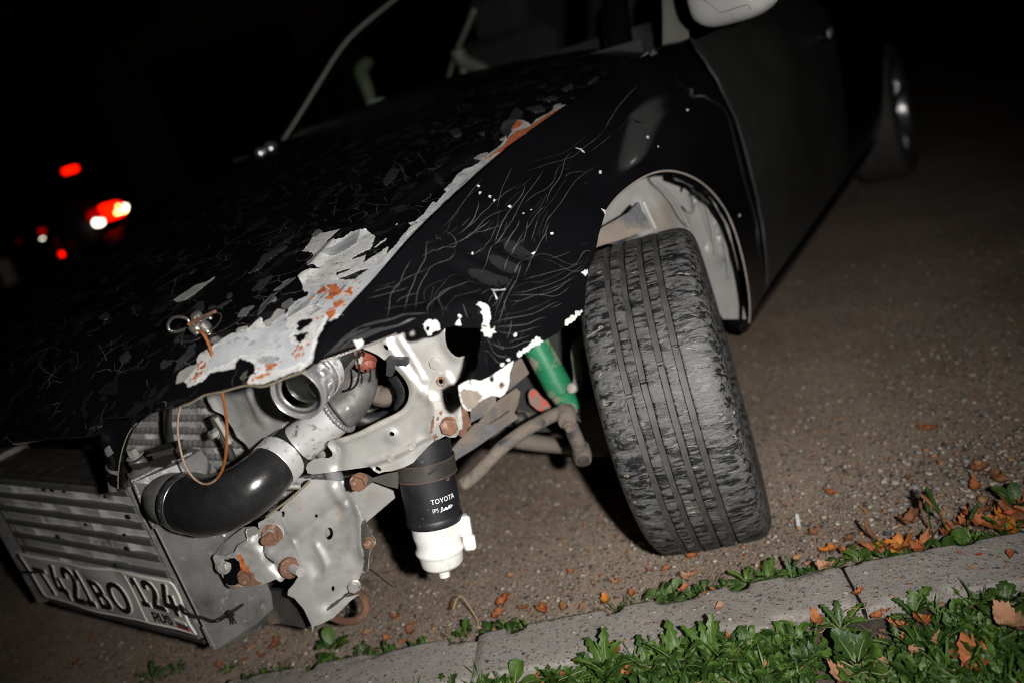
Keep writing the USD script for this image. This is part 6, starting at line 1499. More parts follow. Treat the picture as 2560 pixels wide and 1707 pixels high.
def round_can(s, height, s0, dx, r):
    """Print on the sleeve: text laid round the axis."""
    t = meshkit.text_mesh(s, height, 0.0004, False)
    for _ in range(2):
        t = t.subdivide()
    v = t.vertices.copy()
    fr_ = unit(-FWD - (-FWD @ bax) * bax); sd = np.cross(bax, fr_)
    if sd @ RIGHT < 0: sd = -sd
    th = (v[:, 0] + dx) / r
    t.vertices = b0 + bax * s0 + (-v[:, 1:2]) * bax + (r + v[:, 2:3]) * (np.cos(th)[:, None] * fr_ + np.sin(th)[:, None] * sd)
    t.fix_normals()
    return t


part(bot, 'print', round_can('TOYOTA', 0.0075, lb - 0.042, 0.004, 0.0452), L['white_ink'], 30)
part(bot, 'print', round_can('(P)', 0.0055, lb - 0.029, 0.004, 0.0450), L['white_ink'], 30)
sw = []
for k, pts_ in enumerate(('0,0 3,-6 5,-1 8,-5 9,-1', '9,-1 11,-4 12,-1 14,-5 15,-1', '15,-1 17,-5 18,-1 20,-4 23,-3', '-1,0 6,-2 12,-1', '15,-6 19,-6')):
    fr_ = unit(-FWD - (-FWD @ bax) * bax); sd = np.cross(bax, fr_)
    if sd @ RIGHT < 0: sd = -sd
    pw = np.array([list(map(float, q_.split(','))) for q_ in pts_.split()]) * 0.001
    th = (pw[:, 0] + 0.018) / 0.0452
    sw.append(tube(b0 + bax * (lb - 0.027) + pw[:, 1:2] * bax + 0.0452 * (np.cos(th)[:, None] * fr_ + np.sin(th)[:, None] * sd), 0.0006, 5, seg=14))
part(bot, 'print', sw, L['white_ink'], True)

# ---- hood pin with its ring clip and lanyard
pin = group_part(car, 'hood_pin')
PB = HOOD.at(HOOD.hit(px('D1 560,610')))[0]
PT = at(*px('D1 405,390')[0], 0, PB[0] + 0.010)
pax = unit(PT - PB)
hn = HOOD.normal(HOOD.hit(px('D1 560,610')))[0]
pl_ = np.linalg.norm(PT - PB)
part(pin, 'base_plate', lathe([(0, 1e-5), (0, 0.031), (0.0012, 0.031), (0.0016, 0.0295), (0.0012, 0.028), (0.0012, 1e-5)], HOOD.at(HOOD.hit(px('D1 515,590')))[0] + hn * 0.004, hn, 48), L['hood_paint'], 40)
part(pin, 'plate_rim', lathe([(0.0, 0.0305), (0.0016, 0.0312), (0.0022, 0.0300), (0.0016, 0.0288)], HOOD.at(HOOD.hit(px('D1 515,590')))[0] + hn * 0.004, hn, 64), L['dark_metal'], 60)
part(pin, 'stud', lathe([(0.0, 0.0095), (pl_ * 0.35, 0.0092), (pl_ * 0.36, 0.0078), (pl_ * 0.93, 0.0076), (pl_ * 0.985, 0.006), (pl_, 0.003), (pl_ + .0003, 1e-5)], PB, pax, 28), L['steel'], 40)
XR = PB[0] + 0.010
part(pin, 'ring_clip', tube([at(*p, 0, XR) for p in px('D1 345,505 330,470 290,445 230,435 160,445 110,490 95,540 110,590 150,610 210,605 270,585 340,545')], 0.0023, 8, seg=60), L['steel'], True)
part(pin, 'ring_clip', tube([at(*p, 0, XR + 0.008) for p in px('D1 340,545 400,530 450,520 490,500 520,460 545,440 575,440 605,450')], 0.0022, 8, seg=40), L['steel'], True)
part(pin, 'clip_bar', tube([at(*p, 0, XR + 0.004) for p in px('D1 345,508 400,490 470,455 540,420 650,370')], [0.0026, 0.0026, 0.0022], 8, seg=30), L['rusty_steel'], True)
part(pin, 'ferrule', tube([at(*p, 0, XR + 0.012) for p in px('D1 375,550 410,580 445,610')], [0.0058, 0.0066, 0.0062], 14, seg=10), L['steel'], 50)
part(pin, 'ferrule_cap', tube([at(*p, 0, XR + 0.016) for p in px('D1 425,560 450,585 435,620')], 0.0022, 8, seg=14), L['white_plastic'], True)


def rope(path, r, seg):
    c = spline(path, seg)
    t, a, b = frames(c)
    s = np.r_[0, np.cumsum(np.linalg.norm(np.diff(c, axis=0), axis=1))] * 2 * math.pi / 0.009
    return [tube(c + r * 0.5 * (np.cos(s + k * 2.0944)[:, None] * a + np.sin(s + k * 2.0944)[:, None] * b), r * 0.56, 6) for k in range(3)]


wr = [at(*px('D1 330,510')[0], 0, XR + 0.01), at(*px('D1 400,570')[0], 0, XR + 0.012), at(*px('D1 440,590')[0], 0, XR + 0.016), at(*px('D1 520,650')[0], 0, XR + 0.022), at(*px('D1 575,760')[0], 0, XR + 0.025), at(*px('D1 625,920')[0], 0, XR + 0.03), at(*px('D1 680,1120')[0], 0, XR + 0.035), at(*px('D1 730,1330')[0], 0, XR + 0.035), at(*px('D1 775,1566')[0], 0, XR + 0.03), at(*px('E1 1900,440')[0], 0, XR + 0.03), at(*px('E1 1880,600')[0], 0, XR + 0.03), at(*px('E1 1820,720')[0], 0, XR + 0.03)]
part(pin, 'lanyard', rope(wr, 0.0021, 420), L['wire_rust'], True, label='rust coloured wire rope lanyard')
w2 = [at(*px('E1 1820,720')[0], 0, XR + 0.03), at(*px('E1 1740,768')[0], 0, XR + 0.028), at(*px('E1 1660,745')[0], 0, XR + 0.025), at(*px('E1 1570,640')[0], 0, XR + 0.02), at(*px('E1 1515,480')[0], 0, XR + 0.012), at(*px('E1 1490,300')[0], 0, XR + 0.004), at(*px('E1 1500,180')[0], 0, XR), at(*px('E1 1525,75')[0], 0, XR - 0.004)]
part(pin, 'lanyard', rope(w2, 0.0018, 300), L['wire_pale'], True, label='pale end of the lanyard below the hood edge')
# ------------------------------------------------------------------ the car behind, tail lamps lit
L['lamp_red'] = glow('tail_lamp_red', (1.0, 0.006, 0.0), 3.2)
L['lamp_dim'] = glow('tail_lamp_dim', (0.9, 0.0, 0.0), 0.35)
L['lamp_white'] = glow('reverse_lamp_white', (1.0, 0.88, 0.72), 7.0)
L['lamp_warm'] = glow('brake_filament', (1.0, 0.52, 0.16), 14.0)
L['reflector'] = mat('red_reflector', (0.3, 0.01, 0.005), rough=0.2)
L['bg_body'] = mat('far_car_paint', (0.002, 0.002, 0.0022), (0.003, 0.003, 0.0033), 3, rough=0.9, spec=0.02)
ZL = 0.76
tr, tl = at(265, 528, 2, ZL), at(100, 590, 2, ZL)
far = thing('parked_car', 'dark car in the background with red tail lamps lit', 'car')
lat = unit((tr - tl) * [1, 1, 0]); fw = unit(np.cross([0, 0, 1.0], lat))
if fw @ (tr - CAM) < 0: fw = -fw
mid, half = (tr + tl) / 2, np.linalg.norm(tr - tl) / 2
FB = lambda a, b, z: np.array([mid[0], mid[1], 0]) + lat * a + fw * b + np.array([0, 0, z])
hw = half + 0.12
sec = [(0.10, 0.32, hw * .93), (0.06, 0.55, hw * .98), (0.08, 0.90, hw), (0.55, 0.98, hw), (4.2, 0.85, hw), (4.3, 0.35, hw * .95)]
part(far, 'body', trimesh.convex.convex_hull(np.array([FB(s_ * w_, b_, z_) for b_, z_, w_ in sec for s_ in (-1, 1)])), L['bg_body'], 30)
part(far, 'cabin', trimesh.convex.convex_hull(np.array([FB(s_ * w_, b_, z_) for b_, z_, w_ in ((0.5, 0.95, hw * .9), (0.95, 1.38, hw * .72), (2.2, 1.40, hw * .72), (3.0, 0.95, hw * .9)) for s_ in (-1, 1)])), L['bg_body'], 30)
part(far, 'bumper', block(FB(0, 0.05, 0.45), (2 * hw * .96, 0.2, 0.22), np.stack([lat, fw, [0, 0, 1.0]], 1), 0.05), L['bg_body'], 30)
for sx in (-1, 1):
    for bb in (0.9, 3.4):
        part(far, 'wheel', lathe([(-0.1, 1e-5), (-0.1, 0.28), (-0.08, 0.31), (0.08, 0.31), (0.1, 0.28), (0.1, 1e-5)], FB(sx * (hw - 0.1), bb, 0.31), lat, 32), L['boot_rubber'], 40)
FC = np.stack([lat, fw, [0, 0, 1.0]], 1)
PFC = Plane(FB(0, 0.03, 0), -fw)


def far_lamp(spec, r, m, name, z=None, n=10, lift=0.0):
    ab = PFC.hit(px(spec)); pts = PFC.base(ab) - fw * (0.02 + lift)
    part(far, name, tube(pts, r, 10) if len(pts) > 1 else ball(pts[0], r), m, True)


far_lamp('G2 900,760 930,745', 0.055, L['lamp_dim'], 'tail_lamp')
far_lamp('G2 925,745 945,735', 0.035, L['lamp_red'], 'tail_lamp', lift=0.03)
far_lamp('G2 1020,720 1130,690', 0.075, L['lamp_red'], 'tail_lamp')
far_lamp('G2 1060,690 1065,688', 0.014, L['lamp_warm'], 'lamp_bulb', lift=0.075)
far_lamp('G2 1128,690 1134,688', 0.024, L['lamp_white'], 'lamp_bulb', lift=0.075)
far_lamp('G2 1040,745 1150,715', 0.012, L['lamp_warm'], 'lamp_bulb', lift=0.06)
far_lamp('G2 925,822 965,812', 0.030, L['lamp_white'], 'reverse_lamp')
far_lamp('G2 380,890 390,920', 0.022, L['lamp_dim'], 'tail_lamp')
far_lamp('G2 389,975 391,980', 0.012, L['lamp_white'], 'reverse_lamp')
far_lamp('G2 570,1110 590,1150', 0.014, L['lamp_red'], 'bumper_reflector')  # glow painted in: this reflector emits red like a lamp
for s_ in ('G2 150,1005 152,1006', 'G2 520,1000 522,1002', 'G2 670,1022 672,1024', 'G2 545,1060 550,1065'):
    far_lamp(s_, 0.018, glow('dim_%s' % s_.split()[1].replace(',', '_'), (0.5, 0.0, 0.0), 0.05), 'reflector')  # reflectors given a faint red glow of their own
PH_ = Plane(FB(0, 0.62, 1.0), -fw)
pts = PH_.base(PH_.hit(px('G2 640,312 740,282')))
part(far, 'high_brake_lamp', tube(pts, 0.030, 10), L['lamp_red'], True)
far_lamp('G2 600,1275 660,1225', 0.02, glow('amber_dim', (0.6, 0.12, 0.0), 0.07), 'side_marker')
w_ = thing('white_bollard', 'pale blurred post at the left edge in the dark', 'post')
pb_ = at(*px('G2 30,1330')[0], 2, 0.0)
pb_ = at(*px('G2 40,1260')[0], 0, -1.2)
part(w_, 'post', lathe([(-pb_[2], 0.05), (0.03, 0.05), (0.045, 0.04), (0.046, 1e-5)], pb_, (0, 0, 1), 24), L['dust_metal'], 40)
part(w_, 'cap', lathe([(0.03, 0.053), (0.05, 0.053), (0.06, 0.03), (0.061, 1e-5)], pb_, (0, 0, 1), 24), L['dust_metal'], 40)

# ------------------------------------------------------------------ dark building across the yard
bld = thing('garage_building', 'unlit building with pilasters almost lost in the night', 'building')
L['night_brick'] = mat('dark_brick', (0.05, 0.035, 0.03), (0.07, 0.05, 0.045), 2, rough=0.9)
hd = unit(FWD * [1, 1, 0]); sdv = np.array([-hd[1], hd[0], 0])
bo = np.array([CAM[0], CAM[1], 0]) + hd * 15
Rb = np.stack([sdv, hd, [0, 0, 1.0]], 1)
part(bld, 'wall', block(bo + [0, 0, 3.4] + hd * 0.3, (44, 0.5, 7.0), Rb), L['night_brick'])
part(bld, 'roof', block(bo + [0, 0, 7.0], (44.5, 1.6, 0.25), Rb, 0.05), L['night_brick'])
for k in range(12):
    part(bld, 'pilaster', block(bo + sdv * (-20 + 3.6 * k) + [0, 0, 3.3], (0.5, 0.3, 6.8), Rb, 0.03), L['night_brick'])
for k in range(11):
    part(bld, 'garage_door', block(bo + sdv * (-18.2 + 3.6 * k) + [0, 0, 1.4] + hd * 0.03, (2.6, 0.1, 2.7), Rb, 0.02), L['bg_body'])

# ------------------------------------------------------------------ weeds, leaves, stones
L['leaf_bright'] = leafmat('leaf_bright', (0.05, 0.11, 0.014), (0.078, 0.145, 0.024))
L['leaf_dark'] = leafmat('leaf_dark', (0.022, 0.056, 0.009), (0.040, 0.085, 0.014))
L['leaf_pale'] = leafmat('leaf_pale', (0.075, 0.13, 0.035), (0.10, 0.16, 0.05))
L['stem'] = mat('leaf_rib', (0.18, 0.2, 0.1), (0.13, 0.16, 0.06), 30, rough=0.5)
L['dry_orange'] = leafmat('dry_leaf_orange', (0.27, 0.075, 0.022), (0.36, 0.125, 0.042), 0.2, 0.7)
L['dry_brown'] = leafmat('dry_leaf_brown', (0.15, 0.058, 0.024), (0.23, 0.095, 0.04), 0.2, 0.75)
L['dry_pale'] = leafmat('dry_leaf_pale', (0.32, 0.16, 0.085), (0.38, 0.21, 0.12), 0.2, 0.75)
L['dry_yellow'] = leafmat('dry_leaf_yellow', (0.5, 0.2, 0.02), (0.42, 0.12, 0.015), 0.25, 0.6)
L['dry_red'] = leafmat('dry_leaf_red', (0.3, 0.03, 0.02), (0.38, 0.07, 0.03), 0.2, 0.7)
L['straw'] = mat('dry_straw', (0.36, 0.25, 0.13), (0.25, 0.16, 0.08), 40, rough=0.8)


def leaf_mesh(ln, wd, kind, elev, az, droop, r, fold=0.35, n=14, m=5):
    n = 30 if kind == 'toothed' and n > 10 else n
    """One blade: rises at elev, droops along its length; kind gives its outline."""
    t = np.linspace(0, 1, n)
    if kind == 'toothed':
        w = np.where(t < 0.16, 0.10, 0.22 + 0.78 * np.sin(np.clip((t - 0.1) / 0.9, 0, 1) * math.pi * 0.96) ** 0.8)
        w = w * (0.42 + 0.58 * (1 - (t * 5.6 + r.random()) % 1.0) ** 0.8) * (1 - 0.9 * np.clip((t - 0.93) / 0.07, 0, 1))
    elif kind == 'oval':
        w = np.where(t < 0.28, 0.09, np.sin(np.clip((t - 0.26) / 0.74, 0, 1) * math.pi) ** 0.62) + 0.02
        w[-1] = 0.05
    elif kind == 'lobed':
        w = np.where(t < 0.3, 0.06, 0.35 + 0.65 * np.abs(np.sin((t - 0.3) / 0.7 * math.pi * 2.6 + 0.4))) * np.where(t < 0.3, 1, (1 - ((t - 0.62) / 0.40) ** 2).clip(0.05, 1))
    else:
        w = (0.3 + 0.7 * np.sin(np.clip(t, 0, 1) * math.pi) ** 0.7) * (1 - 0.95 * np.clip((t - 0.8) / 0.2, 0, 1))
    e = elev - droop * t * t
    dx = np.r_[0, np.cumsum(np.cos((e[1:] + e[:-1]) / 2))] * ln / (n - 1)
    dz = np.r_[0, np.cumsum(np.sin((e[1:] + e[:-1]) / 2))] * ln / (n - 1)
    s = np.linspace(-1, 1, m)
    tw = (r.random() - 0.5) * 0.9
    x = np.repeat(dx[:, None], m, 1); y = s[None] * w[:, None] * wd / 2
    z = dz[:, None] + np.abs(s)[None] * w[:, None] * wd / 2 * fold + y * tw * t[:, None]
    z = z + (meshkit.noise(np.stack([x * 70, y * 70, x * 0 + r.random() * 50], -1), 2) - 0.5) * 0.18 * wd
    z = np.maximum(z, dz[:, None] * 0.5 + 0.0)
    c, q_ = math.cos(az), math.sin(az)
    v = np.stack([c * x - q_ * y, q_ * x + c * y, z], -1).reshape(-1, 3)
    i, j = np.meshgrid(np.arange(n - 1), np.arange(m - 1), indexing='ij')
    k = np.stack([i * m + j, (i + 1) * m + j, (i + 1) * m + j + 1, i * m + j + 1], -1).reshape(-1, 4)
    rib = tube(np.stack([c * dx, q_ * dx, dz + 0.0004], -1)[: int(n * 0.85)], [wd * 0.035 + 0.0004, 0.0003], 5)
    return trimesh.Trimesh(v, np.vstack([k[:, [0, 1, 2]], k[:, [0, 2, 3]]]), process=False), rib


def weed(where, kind, count, ln, wd, m, label, name, elev=(0.35, 1.0), az0=None, spread=math.pi, seed=0, z=0.0, cat='weed', group=None):
    r = np.random.default_rng(seed + 100)
    w = thing(name, label, cat, group=group, loc=(where[0], where[1], z))
    for k in range(count):
        az = (az0 if az0 is not None else 0) + (k / count * 2 - 1) * spread + r.normal(0, 0.25)
        f_ = r.uniform(0.65, 1.1)
        lf, rib = leaf_mesh(ln * f_, wd * f_ * r.uniform(0.85, 1.15), kind, r.uniform(*elev), az, r.uniform(0.5, 1.3), r)
        p_ = part(w, 'leaf', lf, m if r.random() > 0.25 else L['leaf_dark'], True)
        part(p_, 'midrib', rib, L['stem'], True)
    return w


g_at = lambda s, z=0.01: at(*px(s)[0], 2, z)
camaz = math.atan2(CAM[1], CAM[0])
PLANTS = [
    ('G3 500,770', 'oval', 3, 0.07, 0.055, 'leaf_pale', 'broad leaved plantain with one square leaf before the tyre', 'plantain'),
    ('G3 620,760', 'oval', 4, 0.075, 0.05, 'leaf_pale', 'plantain with upright ribbed leaves before the tyre', 'plantain'),
    ('G3 880,720', 'oval', 5, 0.06, 0.03, 'leaf_pale', 'narrow leaved plantain squeezed between tyre and kerb', 'plantain'),
    ('G3 1060,690', 'oval', 4, 0.045, 0.024, 'leaf_dark', 'small low plantain at the kerb below the tyre centre', 'plantain'),
    ('G3 1250,640', 'toothed', 8, 0.075, 0.03, 'leaf_bright', 'dandelion with upright toothed leaves below the tyre groove', 'dandelion'),
    ('G3 1440,620', 'toothed', 9, 0.075, 0.03, 'leaf_bright', 'bushy dandelion at the kerb right under the tyre edge', 'dandelion'),
    ('G3 1640,620', 'toothed', 6, 0.085, 0.028, 'leaf_dark', 'dandelion whose long leaf points to the cigarette end', 'dandelion'),
    ('G4 230,690', 'any', 8, 0.04, 0.022, 'leaf_dark', 'low weed beside the yellow leaf at the kerb joint', 'low_weed'),
    ('G4 400,650', 'lobed', 9, 0.06, 0.04, 'leaf_bright', 'lobed weed just right of the kerb joint', 'low_weed'),
    ('G4 590,640', 'oval', 5, 0.06, 0.04, 'leaf_dark', 'dark plantain left of the leaf heap', 'plantain'),
    ('G4 740,630', 'oval', 4, 0.05, 0.03, 'leaf_dark', 'small plantain under the leaf heap', 'plantain'),
    ('G4 840,620', 'oval', 4, 0.075, 0.03, 'leaf_bright', 'plantain with a blunt upright leaf amid the leaf heap', 'plantain'),
    ('G4 1010,600', 'oval', 4, 0.06, 0.035, 'leaf_dark', 'plantain lying flat over the kerb edge', 'plantain'),
    ('G4 1190,575', 'oval', 5, 0.075, 0.055, 'leaf_bright', 'big leaved plantain right of the dry stalks', 'plantain'),
    ('G4 1440,470', 'toothed', 7, 0.10, 0.035, 'leaf_dark', 'dark dandelion at the far right kerb end', 'dandelion'),
    ('G4 1530,280', 'oval', 6, 0.09, 0.05, 'leaf_dark', 'dark weed on the asphalt at the right edge', 'low_weed'),
    ('Y2 930,1205', 'oval', 5, 0.055, 0.034, 'leaf_bright', 'small plantain at the first kerb joint', 'plantain'),
    ('Y2 1090,1180', 'any', 4, 0.05, 0.028, 'leaf_dark', 'weed with a flat dark leaf right of the first kerb joint', 'low_weed'),
    ('Y2 1220,1165', 'any', 3, 0.05, 0.024, 'leaf_bright', 'thin weed growing beside the orange leaves', 'low_weed'),
    ('Y2 70,1310', 'oval', 6, 0.08, 0.055, 'leaf_bright', 'broad weed in the gap under the crash bracket', 'low_weed'),
    ('Y2 260,1310', 'any', 7, 0.045, 0.02, 'leaf_dark', 'low dark weed left of the first kerb stone end', 'low_weed'),
    ('Y1 980,1500', 'toothed', 7, 0.07, 0.03, 'leaf_dark', 'dim weed under the intercooler', 'low_weed'),
    ('Y1 1150,1450', 'any', 7, 0.05, 0.014, 'leaf_dark', 'feathery dark weed under the number plate corner', 'low_weed'),
    ('Y1 1480,1440', 'any', 8, 0.045, 0.012, 'leaf_pale', 'grey green feathery weed at the kerb under the tank', 'low_weed'),
    ('Y2 1260,1590', 'oval', 4, 0.085, 0.05, 'leaf_bright', 'single upright plantain leaf before the kerb at the bottom', 'plantain'),
    ('G3 690,1400', 'toothed', 11, 0.13, 0.045, 'leaf_bright', 'large dandelion with a long pale rib in the lawn', 'dandelion'),
    ('G3 960,1390', 'toothed', 9, 0.13, 0.04, 'leaf_bright', 'dandelion with two leaves reaching over the kerb', 'dandelion'),
    ('G3 60,1460', 'toothed', 9, 0.12, 0.05, 'leaf_bright', 'wide dandelion rosette at the bottom centre', 'dandelion'),
    ('G3 420,1470', 'toothed', 9, 0.11, 0.042, 'leaf_bright', 'dandelion left of the long ribbed one', 'dandelion'),
    ('Y2 850,1590', 'toothed', 8, 0.09, 0.034, 'leaf_dark', 'dandelion at the bottom edge left of the kerb joint', 'dandelion'),
    ('Y2 1080,1600', 'any', 10, 0.06, 0.012, 'leaf_dark', 'feathery weed at the bottom edge', 'low_weed'),
    ('G3 1280,1300', 'toothed', 7, 0.08, 0.05, 'leaf_bright', 'weed with wide flat leaves in the middle of the lawn', 'low_weed'),
    ('G3 1560,1130', 'oval', 5, 0.055, 0.03, 'leaf_bright', 'small plantain at the lawn edge', 'plantain'),
    ('G3 1700,1120', 'oval', 5, 0.055, 0.026, 'leaf_bright', 'upright plantain at the lawn edge under the joint', 'plantain'),
    ('G4 270,1130', 'toothed', 8, 0.09, 0.036, 'leaf_bright', 'dandelion leaf lying along the kerb below the joint', 'dandelion'),
    ('G4 800,1080', 'toothed', 8, 0.09, 0.04, 'leaf_bright', 'dandelion with a pale rib right of the orange scrap', 'dandelion'),
    ('G4 1250,1010', 'oval', 6, 0.10, 0.06, 'leaf_bright', 'tall plantain at the kerb on the right', 'plantain'),
    ('G4 1450,1000', 'lobed', 7, 0.08, 0.05, 'leaf_dark', 'lobed weed at the right edge of the lawn', 'low_weed'),
    ('G4 400,1440', 'lobed', 9, 0.10, 0.07, 'leaf_bright', 'weed with a round lobed leaf at the bottom', 'low_weed'),
    ('G4 1500,1200', 'oval', 6, 0.09, 0.05, 'leaf_dark', 'dark plantain around the big brown leaf', 'plantain'),
    ('G4 1000,1290', 'toothed', 9, 0.09, 0.036, 'leaf_dark', 'dark dandelion in the right half of the lawn', 'dandelion'),
    ('G4 700,1310', 'toothed', 8, 0.09, 0.034, 'leaf_dark', 'dark dandelion right of the lobed leaf', 'dandelion'),
]
for k, (s, kind, cnt, ln, wd, mt, lab, nm) in enumerate(PLANTS):
    lawn = kc(g_at(s, 0.02))[1] > KWID / 2
    p_ = g_at(s, 0.02)
    a_, b_ = kc(p_)
    if lawn and b_ < KWID + 0.012:
        p_ = kp(a_, KWID + 0.012)
    if not lawn and b_ > -0.008:
        p_ = kp(a_, -0.008)
    weed(p_, kind, int(cnt * 1.7), ln * 0.58, wd * 0.46, L[mt], lab, nm, seed=k, z=0.012 if lawn else 0.0, elev=(0.35, 1.25))

# dense ground cover: nobody could count it
gc = thing('ground_cover', kind='stuff', label='dense low green ground cover of small leaves', category='ground cover')
UsdGeom.Xform.Define(stage, gc)
inst = UsdGeom.PointInstancer.Define(stage, gc + '/leaf_clumps')
protos = []
for k in range(9):
    r = np.random.default_rng(900 + k); ms = []
    if k > 6:
        for q_ in range(10):
            lf, _ = leaf_mesh(r.uniform(0.03, 0.065), r.uniform(0.0018, 0.003), 'any', r.uniform(0.5, 1.4), r.uniform(0, 6.28), r.uniform(0.3, 1.2), r, n=8, m=2)
            lf.apply_translation([r.normal(0, 0.006), r.normal(0, 0.006), 0]); ms.append(lf)
    for q_ in range(0 if k > 6 else 9 + k % 3):
        kind = ('any', 'oval', 'toothed', 'any', 'any', 'lobed', 'any')[k]
        lf, _ = leaf_mesh(r.uniform(0.012, 0.030), r.uniform(0.004, 0.0085) * (1.4 if kind != 'any' else 1), kind, r.uniform(0.15, 1.3), r.uniform(0, 2 * math.pi), r.uniform(0.3, 1.5), r, n=7, m=3)
        lf.apply_translation([r.normal(0, 0.007), r.normal(0, 0.007), r.uniform(0, 0.010)])
        ms.append(lf)
    pth = f'{gc}/leaf_clumps/clump_{k:03d}'
    usdkit.mesh(stage, pth, trimesh.util.concatenate(ms), L[('leaf_bright', 'leaf_dark', 'leaf_bright', 'leaf_dark', 'leaf_bright', 'leaf_dark', 'leaf_pale', 'leaf_dark', 'leaf_bright')[k]], smooth=True)
    protos.append(pth)
    inst.CreatePrototypesRel().AddTarget(pth)
pos, idx, ori, scl = [], [], [], []
r = np.random.default_rng(77)
for _ in range(11000):
    a_, b_ = r.uniform(-1.6, 1.6), KWID + 0.008 + abs(r.normal(0, 0.26))
    p_ = kp(a_, b_)
    dens = meshkit.noise(np.array([[p_[0] * 14, p_[1] * 14, 0.0]]), 5)[0] + min(0.2, (a_ + 0.35) * 0.35)
    if dens < 0.50:
        continue
    pos.append((p_[0], p_[1], 0.012 + r.uniform(-0.004, 0.004))); idx.append(r.integers(9) if r.random() < 0.3 else r.integers(7))
    h_ = r.uniform(0, 2 * math.pi); s_ = r.uniform(0.6, 1.3)
    ori.append(Gf.Quath(math.cos(h_ / 2), 0, 0, math.sin(h_ / 2))); scl.append((s_, s_, s_))
for _ in range(240):   # a thin line of it in the joint between kerb and road
    a_, b_ = r.uniform(-0.75, 1.0), -0.004 - abs(r.normal(0, 0.008))
    if meshkit.noise(np.array([[a_ * 16, 3.0, 0.0]]), 6)[0] < 0.42:
        continue
    p_ = kp(a_, b_)
    pos.append((p_[0], p_[1], 0.0)); idx.append(r.integers(9)); h_ = r.uniform(0, 6.28); s_ = r.uniform(0.5, 1.0)
    ori.append(Gf.Quath(math.cos(h_ / 2), 0, 0, math.sin(h_ / 2))); scl.append((s_, s_, s_))
inst.CreatePositionsAttr(Vt.Vec3fArray([Gf.Vec3f(*map(float, p_)) for p_ in pos]))
inst.CreateProtoIndicesAttr(Vt.IntArray([int(i_) for i_ in idx]))
inst.CreateOrientationsAttr(Vt.QuathArray(ori))
inst.CreateScalesAttr(Vt.Vec3fArray([Gf.Vec3f(*map(float, s_)) for s_ in scl]))


def dry_leaf(where, z, size, m, label, seed, kind='scrap', curl=0.5, group=None, az=None, aspect=1.7, lift=0.0):
    r = np.random.default_rng(seed + 5000)
    n = 44
    th = np.linspace(0, 2 * math.pi, n, endpoint=False)
    if kind == 'maple':
        rad = 0.52 + 0.33 * np.abs(np.cos(th * 2.5 + r.random())) + 0.30 * (r.random(n) - 0.5); rad *= 1 - 0.35 * r.random() * (np.cos(th - r.random() * 6) > 0.4)
    elif kind == 'pointed':
        rad = 0.56 + 0.16 * r.random(n); rad[0] = 1.05; rad[[1, -1]] = 0.86; rad[[2, -2]] = 0.72
    else:
        rad = 0.5 + 0.5 * r.random(n)
        rad = sum(np.roll(rad, q_) for q_ in range(-2, 3)) / 5 + 0.26 * (r.random(n) - 0.5)
    out = np.stack([np.cos(th) * rad, np.sin(th) * rad / aspect], 1) * size / 2
    g = Polygon(out).buffer(0)
    if g.geom_type != 'Polygon':
        g = max(g.geoms, key=lambda q_: q_.area)
    pl = Plane((0, 0, 0), (0, 0, 1), (0, 1, 0)); pl.e1, pl.e2 = np.array([1.0, 0, 0]), np.array([0, 1.0, 0])
    mm_ = panel(pl, g, size / 14, 0, 0.0004)
    v = mm_.vertices.copy()
    c1, c2 = curl * r.uniform(0.5, 1.3), curl * r.uniform(0.2, 1.0)
    cr_ = meshkit.fbm(np.c_[v[:, :2] * 8.0 / size, np.full(len(v), seed * 1.3)], 3, seed % 50) - 0.5
    v[:, 2] += (v[:, 0] ** 2 * c1 * 2.2 + v[:, 1] ** 2 * c2 * 4 - v[:, 0] * v[:, 1] * r.uniform(-2, 2) * curl) / size + cr_ * size * 0.5 * curl
    v[:, 2] += np.abs(v[:, 1]) * r.uniform(0.0, 0.7) * curl
    v[:, 2] -= v[:, 2].min() - 0.0006
    a_ = r.uniform(0, 2 * math.pi) if az is None else az
    v[:, :2] = v[:, :2] @ np.array([[math.cos(a_), math.sin(a_)], [-math.sin(a_), math.cos(a_)]])
    mm_.vertices = v
    path = numbered('/World', 'fallen_leaf')
    usdkit.mesh(stage, path, mm_, m, smooth=True)
    x = UsdGeom.Xformable(stage.GetPrimAtPath(path)); x.AddTranslateOp().Set(Gf.Vec3d(float(where[0]), float(where[1]), float(z + lift)))
    tag(path, label, 'leaf', group)


